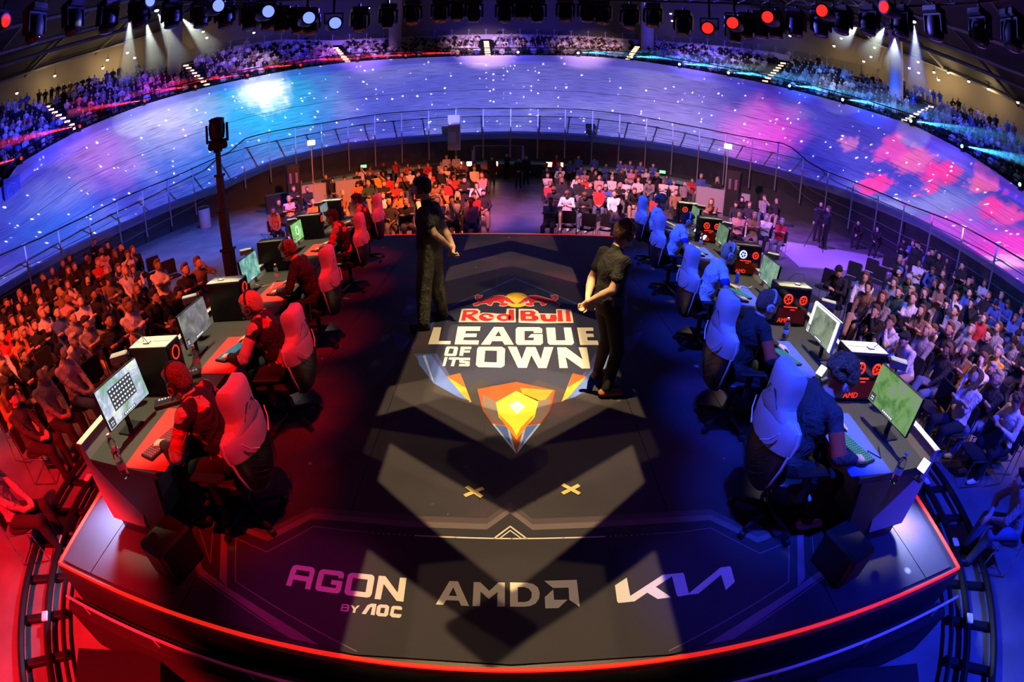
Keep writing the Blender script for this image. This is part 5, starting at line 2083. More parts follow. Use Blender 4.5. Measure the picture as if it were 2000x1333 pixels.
for x, y, D, w_, h_, lab, pk in ((572, 345, 24, .65, 2.3, 'tall black equipment cabinet with two pink panels at the left of the floor', 1), (1434, 347, 24, .7, 2.2, 'tall black equipment cabinet at the right of the floor', 1),
                                 (537, 340, 25, 1.2, .9, 'low black loudspeaker box by the wall at left', 0), (1481, 352, 24, 1.0, .9, 'low black loudspeaker box by the wall at right', 0), (412, 0, 0, 0, 0, '', 0)):
    if not w_:
        continue
    p = at(x, y, D)
    p.z = FZ
    t = thing('equipment_cabinet' if h_ > 1 else 'loudspeaker', lab, 'cabinet' if h_ > 1 else 'speaker', p, math.atan2(p.y - 5, p.x) - PI / 2)
    q = MB()
    q.box((0, 0, h_ / 2), (w_, .6, h_), b=.03)
    q.obj('casing', 'blackmetal', t)
    q = MB()
    if pk:
        for sg in (-.15, .15):
            q.box((sg, -.31, h_ * .72), (.12, .02, .5), b=.01)
        q.obj('panel', 'ppink', t)
    else:
        q.box((0, -.31, h_ / 2), (w_ * .85, .02, h_ * .8), b=.01)
        q.obj('grille', 'blackfabric', t)
M['fence'] = mat('barrier_panel', (.4, .38, .42), .6)
for k, (x0, y0, x1, y1, lab) in enumerate(((588, 352, 636, 360, 'grey privacy fence panel behind the left audience'), (1360, 372, 1425, 375, 'grey privacy fence panel behind the right audience'), (1440, 352, 1468, 350, 'short grey fence panel beside the right cabinet'), (655, 352, 700, 340, 'dark grey fence panel left of the centre audience'))):
    a, c = at(x0, y0, 24), at(x1, y1, 24)
    a.z = c.z = FZ
    d = (c - a)
    t = thing('fence_panel', lab, 'fence', a.lerp(c, .5), math.atan2(d.y, d.x))
    q = MB()
    q.box((0, 0, .65), (d.length, .03, 1.1), b=.01)
    q.obj('sheet', 'fence', t)
    q = MB()
    for sg in (-1, 1):
        q.tube((sg * d.length / 2, 0, 0), (sg * d.length / 2, 0, 1.2), .025, n=6)
    q.path([(-d.length / 2, 0, 1.2), (d.length / 2, 0, 1.2)], .025, 6)
    q.obj('frame', 'steel', t)
p = at(396, 392, 24.5)
p.z = FZ
t = thing('litter_bin', 'round grey litter bin standing against the pit wall at left', 'bin', p)
q = MB()
q.lathe([(.28, 0), (.3, .05), (.3, .95), (.28, 1.0), (.2, 1.02)], 20)
q.obj('drum', 'greyplastic', t)
q = MB()
q.lathe([(.31, .93), (.31, 1.0), (.18, 1.06)], 20)
q.obj('lid', 'blackmetal', t)
for x, y, lab in ((710, 325, 'glowing green exit sign on the pit wall left of centre'), (1294, 336, 'glowing green exit sign on the pit wall right of centre')):
    p = at(x, y, 32.5)
    t = thing('exit_sign', lab, 'sign', p, math.atan2(p.y - 5, p.x) - PI / 2)
    q = MB()
    q.box((0, 0, 0), (.42, .08, .22), b=.015)
    q.obj('housing', 'blackmetal', t)
    q = MB()
    q.box((0, -.045, 0), (.38, .01, .18), b=.003)
    q.obj('lit_face', 'exitgreen', t)
    text_obj('EXIT', .14, 'pwhite', t, (0, -.053, 0), (R(90), 0, 0))
# doorway kiosk and gate frame at the far end
p = at(975, 330, 32)
p.z = FZ
t = thing('entrance_gate', 'steel gate frame with lit counter behind the end of the centre aisle', 'gate', p)
q = MB()
for x in (-1.6, 1.5):
    q.tube((x, 0, 0), (x, 0, 2.2), .05, n=6)
    q.tube((x, -1.6, 0), (x, -1.6, 2.0), .04, n=6)
    q.path([(x, 0, 2.2), (x, -1.6, 1.4)], .04, 6)
q.path([(-1.6, 0, 2.2), (1.5, 0, 2.2)], .04, 6)
q.obj('frame', 'steel', t)
for x in (-2.6, -1.9, -.3, 3.2, 3.9):
    q = MB()
    q.box((x, .15, 1.0), (.4, .05, .3), b=.02)
    q.obj('lit_panel', 'stepglow', t)
q = MB()
q.box((0, .35, .6), (9, .3, .7), b=.02)
q.obj('counter', 'carcass', t)
p = at(887, 270, 33)
t = thing('wall_cabinet', 'pale narrow cabinet standing behind the glass barrier left of centre', 'cabinet', (p.x, p.y, 1.0))
q = MB()
q.box((0, 0, 1.2), (.8, .4, 2.4), b=.03)
q.obj('casing', 'parapet', t)
q = MB()
q.box((-.1, -.21, .9), (.5, .02, .7), b=.01)
q.obj('notice', 'paper', t)
t = thing('umpire_chair', 'black chair on tall white legs at the track edge right of centre', 'chair', (at(1153, 285, 36.5).x, at(1153, 285, 36.5).y, at(1153, 282, 36.5).z))
q = MB()
q.box((0, 0, .85), (.7, .5, .1), b=.02)
q.box((0, .2, 1.2), (.7, .08, .7), b=.03)
q.obj('seat', 'blackfabric', t)
for sx_ in (-.3, .3):
    for sy_ in (-.2, .2):
        q = MB()
        q.tube((sx_, sy_, 0), (sx_, sy_, .85), .03, n=6)
        q.obj('leg', 'pwhite', t)

# ------------------------------------------------------------------ people: one continuous skin grown from joined limbs
def cap(a, b, ra, rb=None, tag_=0, k=.02, sq=None):
    return ('c', np.array(a, float), np.array(b, float), ra, ra if rb is None else rb, tag_, k, sq)


def elp(c, r_, tag_=0, k=.02, rot=None):
    return ('e', np.array(c, float), np.array(r_, float), None if rot is None else np.array(rot.to_3x3()), tag_, k)


def pdist(p, X):
    if p[0] == 'c':
        _, a, b_, ra, rb = p[:5]
        sq = p[7]
        if sq is not None:          # thinner across direction sq[0] by factor sq[1]
            n_, f = np.array(sq[0]), sq[1]
            X = X + ((X - a) @ n_)[..., None] * n_ * (1 / f - 1)
            b_ = b_ + (b_ - a) @ n_ * n_ * (1 / f - 1)
        ba = b_ - a
        L = float(ba @ ba) + 1e-9
        t = np.clip((X - a) @ ba / L, 0, 1)
        return np.linalg.norm(X - a - t[..., None] * ba, axis=-1) - (ra + (rb - ra) * t)
    _, c, r_, rot = p[:4]
    q = X - c
    if rot is not None:
        q = q @ rot
    k0 = np.linalg.norm(q / r_, axis=-1)
    k1 = np.linalg.norm(q / (r_ * r_), axis=-1) + 1e-9
    return k0 * (k0 - 1) / k1


def ptag(p):
    return p[5] if p[0] == 'c' else p[4]


def pk(p):
    return p[6] if p[0] == 'c' else p[5]


def pbox(p):
    if p[0] == 'c':
        r_ = max(p[3], p[4])
        return np.minimum(p[1], p[2]) - r_, np.maximum(p[1], p[2]) + r_
    r_ = float(np.max(p[2]))
    return p[1] - r_, p[1] + r_


def sdf_mesh(name, prims, vox, mats, cuts=(), noise=0., seed=1):
    lo = np.min([pbox(p)[0] for p in prims], 0) - 3 * vox
    hi = np.max([pbox(p)[1] for p in prims], 0) + 3 * vox
    n = np.ceil((hi - lo) / vox).astype(int) + 1
    D = np.full(n, .5, np.float32)
    ax = [lo[i] + vox * np.arange(n[i]) for i in range(3)]

    def sub(p, m_):
        a, b_ = pbox(p)
        i0 = np.maximum(((a - m_ - lo) / vox).astype(int), 0)
        i1 = np.minimum(((b_ + m_ - lo) / vox).astype(int) + 2, n)
        sl = tuple(slice(i0[i], i1[i]) for i in range(3))
        gr = np.stack(np.meshgrid(*[ax[i][sl[i]] for i in range(3)], indexing='ij'), -1)
        return sl, gr
    for p in prims:
        k = pk(p)
        sl, gr = sub(p, k + 3 * vox)
        d = pdist(p, gr).astype(np.float32)
        cur = D[sl]
        h = np.maximum(k - np.abs(cur - d), 0) / max(k, 1e-6)
        D[sl] = np.minimum(cur, d) - h * h * k / 4
    for p in cuts:
        k = pk(p)
        sl, gr = sub(p, k + 3 * vox)
        d = -pdist(p, gr).astype(np.float32)
        cur = D[sl]
        h = np.maximum(k - np.abs(cur - d), 0) / max(k, 1e-6)
        D[sl] = np.maximum(cur, d) + h * h * k / 4
    if noise:
        g = np.stack(np.meshgrid(*ax, indexing='ij'), -1)
        D += (noise * (np.sin(g[..., 0] * 190 + seed) * np.sin(g[..., 1] * 170 + 2 * seed) * np.sin(g[..., 2] * 80) + .5 * np.sin(g[..., 0] * 330 + g[..., 2] * 90))).astype(np.float32)
    S = D < 0
    # surface nets
    acc = np.zeros(tuple(n - 1) + (3,), np.float32)
    cnt = np.zeros(tuple(n - 1), np.float32)
    e3 = np.eye(3, dtype=int)
    for a_ in range(3):
        b1, c1 = (a_ + 1) % 3, (a_ + 2) % 3
        for db in (0, 1):
            for dc in (0, 1):
                o0 = np.zeros(3, int)
                o0[b1] = db
                o0[c1] = dc
                o1 = o0 + e3[a_]
                s0 = tuple(slice(o0[i], n[i] - 1 + o0[i]) for i in range(3))
                s1 = tuple(slice(o1[i], n[i] - 1 + o1[i]) for i in range(3))
                m_ = S[s0] != S[s1]
                idx = np.nonzero(m_)
                d0, d1 = D[s0][idx], D[s1][idx]
                t = d0 / (d0 - d1)
                pos = np.zeros((len(t), 3), np.float32)
                pos[:] = o0
                pos[:, a_] += t
                acc[idx] += pos
                cnt[idx] += 1
    act = cnt > 0
    vid = np.full(tuple(n - 1), -1, np.int64)
    ii = np.nonzero(act)
    vid[ii] = np.arange(len(ii[0]))
    V = (np.stack(ii, -1) + acc[ii] / cnt[ii][:, None]) * vox + lo
    Fs = []
    for a_ in range(3):
        b1, c1 = (a_ + 1) % 3, (a_ + 2) % 3
        s0 = tuple(slice(1 if i != a_ else 0, n[i] - 1) for i in range(3))
        s1 = tuple(slice(1 if i != a_ else 1, n[i] - 1 if i != a_ else n[i]) for i in range(3))
        A, B = S[s0], S[s1]
        idx = np.nonzero(A != B)
        base_ = np.stack(idx, -1) + np.array([1 if i != a_ else 0 for i in range(3)])
        q = []
        for db, dc in ((0, 0), (1, 0), (1, 1), (0, 1)):
            o = base_.copy()
            o[:, b1] -= db
            o[:, c1] -= dc
            q.append(vid[o[:, 0], o[:, 1], o[:, 2]])
        q = np.stack(q, -1)
        inside0 = A[idx]
        q[inside0] = q[inside0]
        q[~inside0] = q[~inside0][:, ::-1]
        Fs.append(q)
    F = np.concatenate(Fs)
    F = F[(F >= 0).all(1)]
    me = bpy.data.meshes.new(name)
    me.vertices.add(len(V))
    me.vertices.foreach_set('co', V.astype(np.float32).ravel())
    me.loops.add(F.size)
    me.loops.foreach_set('vertex_index', F.ravel().astype(np.int32))
    me.polygons.add(len(F))
    me.polygons.foreach_set('loop_start', np.arange(0, F.size, 4, dtype=np.int32))
    me.polygons.foreach_set('use_smooth', np.ones(len(F), bool))
    cen = V[F].mean(1)
    best = np.full(len(F), 9.)
    mi = np.zeros(len(F), np.int32)
    for p in prims:
        d = pdist(p, cen)
        w_ = d < best
        best[w_] = d[w_]
        mi[w_] = ptag(p)
    me.polygons.foreach_set('material_index', mi)
    for m_ in mats:
        me.materials.append(m_)
    me.update(calc_edges=True)
    me.validate()
    return me


def ik(a, c, l1, l2, hint):
    a, c, hint = Vector(a), Vector(c), Vector(hint)
    d = c - a
    L = min(d.length, (l1 + l2) * .999)
    x = (l1 * l1 - l2 * l2 + L * L) / (2 * L)
    h = math.sqrt(max(l1 * l1 - x * x, 0))
    u_ = d.normalized()
    v_ = (hint - u_ * hint.dot(u_)).normalized()
    return a + u_ * x + v_ * h


def head_matrix(c, yaw, pitch):
    """yaw about z, pitch positive looks up; local +Y is the face"""
    return Matrix.Translation(c) @ Matrix.Rotation(R(yaw), 4, 'Z') @ Matrix.Rotation(R(pitch), 4, 'X')


def hand(w, d, nrm, side, curl, tag_, big=1., detail=True):
    """palm and five fingers from wrist w along d; nrm = palm normal; side = direction of the thumb"""
    d, nrm = Vector(d).normalized(), Vector(nrm).normalized()
    sd = Vector(side)
    sd = (sd - d * sd.dot(d)).normalized()
    w = Vector(w)
    P = []
    if not detail:
        P.append(cap(w, w + d * .09, .03, .032, tag_, .02))
        P.append(cap(w + d * .09, w + d * .13 + nrm * .03, .026, .02, tag_, .02))
        P.append(cap(w + d * .03 + sd * .03, w + d * .08 + sd * .05 + nrm * .02, .013, .011, tag_, .01))
        return P
    for j, (off, ml, ln_) in enumerate(((.030, .088, .078), (.010, .092, .086), (-.011, .088, .08), (-.031, .08, .062))):
        base_ = w + sd * off * .6 + d * .01
        kn = w + sd * off + d * ml
        P.append(cap(base_, kn, .0165, .013, tag_, .018))
        cd_ = (d + sd * off * 1.6).normalized()
        pt = kn
        an = R(curl) * (1 + .08 * j)
        tot_ = 0
        for sgm, r0, r1 in ((.46, .0105, .0095), (.3, .0095, .0088), (.24, .0088, .0075)):
            tot_ += an
            dr = (cd_ * math.cos(tot_) + nrm * math.sin(tot_)).normalized()
            nx = pt + dr * ln_ * sgm * big
            P.append(cap(pt, nx, r0 * big, r1 * big, tag_, .004))
            pt = nx
    b0 = w + d * .022 + sd * .02
    b1 = b0 + d * .03 + sd * .026 + nrm * .008
    b2 = b1 + (d * .8 + sd * .35 + nrm * .4).normalized() * .034
    b3 = b2 + (d * .9 + nrm * .5).normalized() * .027
    P += [cap(b0, b1, .016, .0125, tag_, .012), cap(b1, b2, .0115, .0105, tag_, .004), cap(b2, b3, .0105, .0085, tag_, .004)]
    return P


def head_prims(Hm, skin=0, detail=True, beard=None):
    f = lambda x, y, z: Hm @ Vector((x, y, z))
    P = [elp(f(0, -.012, .03), (.076, .096, .092), skin, .02, Hm), elp(f(0, .022, -.03), (.060, .072, .082), skin, .03, Hm),
         cap(f(-.02, .062, -.088), f(.02, .062, -.088), .024, .024, skin, .025), cap(f(-.045, .0, -.06), f(-.02, .055, -.088), .022, .02, skin, .02), cap(f(.045, .0, -.06), f(.02, .055, -.088), .022, .02, skin, .02),
         cap(f(0, .088, .005), f(0, .108, -.028), .008, .0135, skin, .012), cap(f(-.034, .078, .018), f(.034, .078, .018), .013, .013, skin, .012),
         elp(f(.079, -.008, -.008), (.010, .024, .033), skin, .006, Hm), elp(f(-.079, -.008, -.008), (.010, .024, .033), skin, .006, Hm),
         elp(f(0, .086, -.055), (.024, .012, .010), skin, .008, Hm), elp(f(.04, .058, -.03), (.024, .022, .026), skin, .02, Hm), elp(f(-.04, .058, -.03), (.024, .022, .026), skin, .02, Hm)]
    cuts = [elp(f(.032, .096, .0), (.016, .016, .010), skin, .012, Hm), elp(f(-.032, .096, .0), (.016, .016, .010), skin, .012, Hm)] if detail else []
    return P, cuts


def human(name, ps, mats, vox, detail=True, sleeve=1., bands=None, loose=0., short=False, hoodie=False):
    """ps: dict of joints. material slots: 0 skin, 1 top, 2 trousers, 3 shoes, 4 band/trim"""
    pv, ch, nk, hc = [Vector(ps[k]) for k in ('pelvis', 'chest', 'neck', 'head')]
    Hm = head_matrix(hc, *ps.get('look', (0, 0)))
    side = ps.get('side', Vector((1, 0, 0)))
    side = Vector(side).normalized()
    fwd = Vector((-side.y, side.x, 0))
    P = []
    sd3 = Matrix((side, fwd, Vector((0, 0, 1)))).transposed()
    lean = (ch - pv).normalized()
    z_ax = lean
    y_ax = z_ax.cross(side).normalized()
    Rt = Matrix((side, y_ax, z_ax)).transposed()
    lo_ = loose
    P += [elp(pv, (.172, .13, .12), 2, .04, Rt), elp(pv.lerp(ch, .45) , (.158 + lo_, .118 + lo_, .19), 1, .05, Rt), elp(ch, (.178 + lo_, .12 + lo_, .17), 1, .05, Rt)]
    P += [elp(pv.lerp(ch, .15), (.17 + lo_, .128 + lo_, .09), 1, .03, Rt)]
    shw = .178
    sh = {}
    for sg in (-1, 1):
        sh[sg] = Vector(ps['shoulder'][0 if sg < 0 else 1]) if 'shoulder' in ps else ch + side * sg * shw + z_ax * .12
    P += [cap(sh[-1], sh[1], .058, .058, 1, .05), cap(ch + z_ax * .14, nk, .085, .06, 1, .03), cap(nk, hc + (Hm.to_3x3() @ Vector((0, -.02, -.06))), .055, .052, 0, .02)]
    if hoodie:
        P += [cap(nk + side * .07 + z_ax * .0 - fwd * .03, nk - side * .07 - fwd * .03, .05, .05, 1, .03), cap(nk + side * .085 + fwd * .02, nk + side * .03 + fwd * .07 - z_ax * .03, .028, .024, 1, .02), cap(nk - side * .085 + fwd * .02, nk - side * .03 + fwd * .07 - z_ax * .03, .028, .024, 1, .02)]
    ua, fa = .285, .255
    for j, sg in enumerate((-1, 1)):
        w_ = Vector(ps['hand'][j])
        e_ = ik(sh[sg], w_, ua, fa, ps['ehint'][j])
        s0 = sh[sg]
        bt = bands[j] if bands else None
        t1 = .55 if short else 1.
        r0, r1 = (.062, .056)
        if bt:
            P += [cap(s0, s0.lerp(e_, bt[0]), r0, r1, 1, .03), cap(s0.lerp(e_, bt[0]), s0.lerp(e_, bt[1]), r1 + .002, r1, 4, .008)]
            if bt[1] < 1:
                P += [cap(s0.lerp(e_, bt[1]), e_, r1, .052, 1, .01)]
        else:
            P += [cap(s0, s0.lerp(e_, t1), r0, .06 if short else .052, 1, .03)]
            if short:
                P += [cap(s0.lerp(e_, t1 - .06), s0.lerp(e_, t1 + .01), .062, .062, 4, .004)]
                P += [cap(s0.lerp(e_, .4), e_, .045, .041, 0, .008)]
        fd = (w_ - e_).normalized()
        if short:
            P += [cap(e_, e_.lerp(w_, .4), .042, .041, 0, .01), cap(e_.lerp(w_, .4), w_, .041, .027, 0, .01)]
        else:
            P += [cap(e_, e_.lerp(w_, .3), .05, .048, 1, .015), cap(e_.lerp(w_, .3), w_ - fd * .015, .048, .036, 1, .01), cap(w_ - fd * .03, w_, .03, .028, 0, .004)]
        hd_ = ps.get('hdir', [None, None])[j] or fd
        P += hand(w_, hd_, ps.get('hn', [(0, 0, -1)] * 2)[j], ps.get('thumb', [side, -side])[j], ps.get('curl', (25, 25))[j], 0, 1.08 if vox > .009 else 1., detail)
    for j, sg in enumerate((-1, 1)):
        hp = pv + side * sg * .095 - z_ax * .01
        ak = Vector(ps['foot'][j])
        kn = ik(hp, ak, .44, .42, ps['khint'][j])
        tr_ = ps.get('trs', .012)
        P += [cap(hp, kn, .088 + tr_, .062 + tr_, 2, .03), cap(kn, kn.lerp(ak, .35), .06 + tr_, .058 + tr_, 2, .02), cap(kn.lerp(ak, .35), ak + Vector((0, 0, .03)), .058 + tr_, .042 + tr_, 2, .01)]
        td = Vector(ps.get('toe', [fwd, fwd])[j]).normalized()
        P += [cap(ak - td * .04 + Vector((0, 0, -.035)), ak + td * .15 + Vector((0, 0, -.045)), .042, .036, 3, .015), cap(ak, ak - Vector((0, 0, .03)) + td * .03, .045, .042, 3, .02)]
    hp_, cuts = head_prims(Hm, 0, detail)
    P += hp_
    me = sdf_mesh(name, P, vox, mats, cuts)
    return me, Hm


def hair_mesh(style, vox, seed=1):
    q = random.Random(seed)
    P = [elp((0, -.024, .042), (.087, .098, .092), 0, .01), elp((0, .012, .085), (.074, .08, .048), 0, .02)]
    if style == 'short':
        P += [elp((0, -.06, -.02), (.07, .052, .06), 0, .03), cap((-.06, .03, .1), (.05, .075, .088), .022, .016, 0, .02)]
    if style == 'fringe':
        P += [elp((0, -.055, -.015), (.078, .058, .075), 0, .03), elp((0, .055, .065), (.072, .04, .036), 0, .02), elp((.07, .005, .01), (.02, .045, .05), 0, .02), elp((-.07, .005, .01), (.02, .045, .05), 0, .02)]
    if style == 'messy':
        P += [elp((0, -.055, -.015), (.075, .055, .07), 0, .03)]
        for k in range(16):
            a, b_ = q.uniform(0, 2 * PI), q.uniform(.2, 1.2)
            v = Vector((math.cos(a) * math.sin(b_), math.sin(a) * math.sin(b_), math.cos(b_)))
            P.append(cap(v * .07 + Vector((0, -.02, .04)), v * q.uniform(.108, .125) + Vector((q.uniform(-.02, .02), -.02 + q.uniform(-.02, .03), .045)), .02, .008, 0, .015))
    if style == 'curly':
        for k in range(70):
            a, b_ = q.uniform(0, 2 * PI), math.acos(q.uniform(-.45, 1))
            v = Vector((math.cos(a) * math.sin(b_), math.sin(a) * math.sin(b_), math.cos(b_)))
            if v.y > .45 and v.z < .35:
                continue
            P.append(elp(Vector((v.x * .108, v.y * .112 - .025, v.z * .108 + .052)), (.03, .03, .03), 0, .008))
    if style == 'long':
        P += [elp((0, -.065, -.06), (.085, .05, .13), 0, .03), cap((-.078, .0, .03), (-.085, .01, -.2), .024, .022, 0, .02), cap((.078, .0, .03), (.085, .01, -.2), .024, .022, 0, .02), elp((0, -.085, -.17), (.08, .03, .12), 0, .03)]
    if style == 'cap':
        P = [elp((0, -.012, .05), (.088, .104, .09), 0, .01), cap((-.03, .09, .055), (.03, .09, .055), .035, .035, 0, .02), cap((-.03, .14, .045), (.03, .14, .045), .02, .02, 0, .03), elp((0, -.05, -.01), (.078, .055, .05), 0, .02)]
    if style == 'beanie':
        P = [elp((0, -.012, .055), (.09, .106, .1), 0, .01), elp((0, -.02, .03), (.093, .108, .03), 0, .01), elp((0, -.02, .17), (.03, .03, .03), 0, .01)]
    cut_ = [] if style in ('cap', 'beanie') else []
    return sdf_mesh('hair', P, vox, [HA['k']], cut_, noise=0 if style in ('cap', 'beanie') else (0.0035 if vox < .01 else .0), seed=seed)


V3 = lambda *a: Vector(a)


def spose(kind):
    """seated audience poses; the seat centre is the origin and the person faces +Y"""
    p = dict(pelvis=(0, -.06, .56), chest=(0, -.12, .93), neck=(0, -.12, 1.13), head=(0, -.09, 1.27), look=(0, 12),
             hand=[(-.1, .22, .66), (.1, .22, .66)], ehint=[(-1, -.4, -.4), (1, -.4, -.4)], hdir=[(.6, .7, -.1), (-.6, .7, -.1)],
             foot=[(-.13, .42, .09), (.13, .42, .09)], khint=[(-.2, 1, 1), (.2, 1, 1)])
    if kind == 'lap_up':
        p.update(look=(0, 26), head=(0, -.11, 1.27))
    if kind == 'crossed':
        p.update(hand=[(.1, .10, .9), (-.1, .12, .93)], ehint=[(-1, .2, -1), (1, .2, -1)], hdir=[(1, .1, .1), (-1, .1, 0)], hn=[(0, -1, 0), (0, -1, 0)], look=(0, 18))
    if kind == 'crossed_up':
        p.update(hand=[(.1, .08, .88), (-.1, .10, .92)], ehint=[(-1, .2, -1), (1, .2, -1)], hdir=[(1, .1, .1), (-1, .1, 0)], hn=[(0, -1, 0), (0, -1, 0)], look=(-14, 30), head=(0, -.12, 1.27))
    if kind == 'chin':
        p.update(chest=(0, .0, .92), neck=(0, .05, 1.1), head=(.01, .1, 1.23), look=(8, 8), hand=[(-.02, .2, 1.09), (.08, .28, .68)], ehint=[(-.3, .6, -1), (1, 0, -.5)], hdir=[(.1, -.2, 1), (-.7, .6, -.1)], hn=[(0, -1, 0), (0, 0, -1)])
    if kind == 'phone':
        p.update(chest=(0, -.04, .92), neck=(0, .0, 1.11), head=(0, .07, 1.23), look=(0, -32), hand=[(-.05, .26, .84), (.05, .26, .84)], ehint=[(-1, 0, -1), (1, 0, -1)], hdir=[(.3, .8, .4), (-.3, .8, .4)], hn=[(.6, .2, -.6), (-.6, .2, -.6)])
    if kind == 'legs_crossed':
        p.update(foot=[(-.1, .42, .09), (-.06, .62, .36)], khint=[(-.2, 1, 1), (.1, 1, 1.4)], toe=[(0, 1, 0), (.1, .8, -.5)], look=(10, 16))
    if kind == 'cheek':
        p.update(hand=[(-.09, .02, 1.17), (.05, .2, .66)], ehint=[(-1, .5, -1), (1, 0, -.5)], hdir=[(.3, -.1, 1), (-.7, .5, 0)], hn=[(.6, -.6, 0), (0, 0, -1)], look=(6, 20))
    if kind == 'forward':
        p.update(chest=(0, .1, .88), neck=(0, .2, 1.04), head=(0, .28, 1.16), look=(0, 4), hand=[(-.04, .42, .62), (.04, .42, .62)], ehint=[(-1, .2, -.4), (1, .2, -.4)], hdir=[(.5, .6, -.5), (-.5, .6, -.5)])
    if kind == 'slouch':
        p.update(pelvis=(0, .04, .54), chest=(0, -.12, .86), neck=(0, -.16, 1.06), head=(0, -.17, 1.2), look=(0, 34), foot=[(-.16, .62, .09), (.14, .66, .09)], hand=[(-.13, .2, .66), (.1, .12, .72)])
    if kind == 'camera':
        p.update(hand=[(-.06, .3, 1.24), (.06, .3, 1.24)], ehint=[(-1, 0, -1), (1, 0, -1)], hdir=[(.1, .3, 1), (-.1, .3, 1)], hn=[(0, 1, 0), (0, 1, 0)], look=(0, 18))
    return p


POSE = ['lap_up', 'crossed', 'crossed_up', 'chin', 'phone', 'legs_crossed', 'cheek', 'forward', 'slouch', 'camera']
PTXT = {'lap_up': 'looking up', 'crossed': 'arms folded', 'crossed_up': 'arms folded, head turned', 'chin': 'chin on hand', 'phone': 'looking down', 'legs_crossed': 'legs crossed', 'cheek': 'hand on cheek', 'forward': 'leaning forward', 'slouch': 'slouching', 'camera': 'holding up a phone'}
PW = {'lap_up': 5, 'crossed': 5, 'crossed_up': 3, 'chin': 2, 'phone': 2, 'legs_crossed': 3, 'cheek': 2, 'forward': 2, 'slouch': 2, 'camera': 1}
BODY = {}
for kd in POSE:
    BODY[kd] = human('body', spose(kd), [SK[0], TM['k'], TR['k'], SH['k'], TM['k']], .0175, detail=False, loose=.008)
HAIR = {s: hair_mesh(s, .013) for s in ('short', 'fringe', 'long', 'messy', 'cap', 'beanie')}

# the plain stacking chair
sc0 = thing('stacking_chair', 'x', 'chair', (0, 0, -20))
q = MB()
q.loft([sring(.435, .2, 0, .19, 0), sring(.445, .225, 0, .215, 0), sring(.47, .225, 0, .215, 0), sring(.48, .2, 0, .19, 0)])
q.obj('seat', 'blackfabric', sc0)
q = MB()
q.box((0, -.245, .70), (.43, .035, .40), b=.015, rot=Matrix.Rotation(.12, 4, 'X'))
q.obj('backrest', 'blackfabric', sc0)
for sg in (-1, 1):
    q = MB()
    q.path([(sg * .23, -.28, .86), (sg * .23, -.23, .45), (sg * .23, -.27, .02), (sg * .23, -.1, .015), (sg * .23, .2, .015), (sg * .23, .22, .05), (sg * .23, .19, .44), (sg * .23, -.2, .44)], .011, 6)
    q.obj('side_frame', 'chrome', sc0)
KIDS.clear()

ONES = ['', 'first', 'second', 'third', 'fourth', 'fifth', 'sixth', 'seventh', 'eighth', 'ninth', 'tenth', 'eleventh', 'twelfth', 'thirteenth', 'fourteenth', 'fifteenth', 'sixteenth', 'seventeenth', 'eighteenth', 'nineteenth']
TENS = ['', '', 'twent', 'thirt', 'fort', 'fift', 'sixt', 'sevent', 'eight', 'ninet']


def ordn(n):
    if n < 20:
        return ONES[n]
    if n % 10 == 0:
        return TENS[n // 10] + 'ieth'
    return TENS[n // 10] + 'y-' + ONES[n % 10]


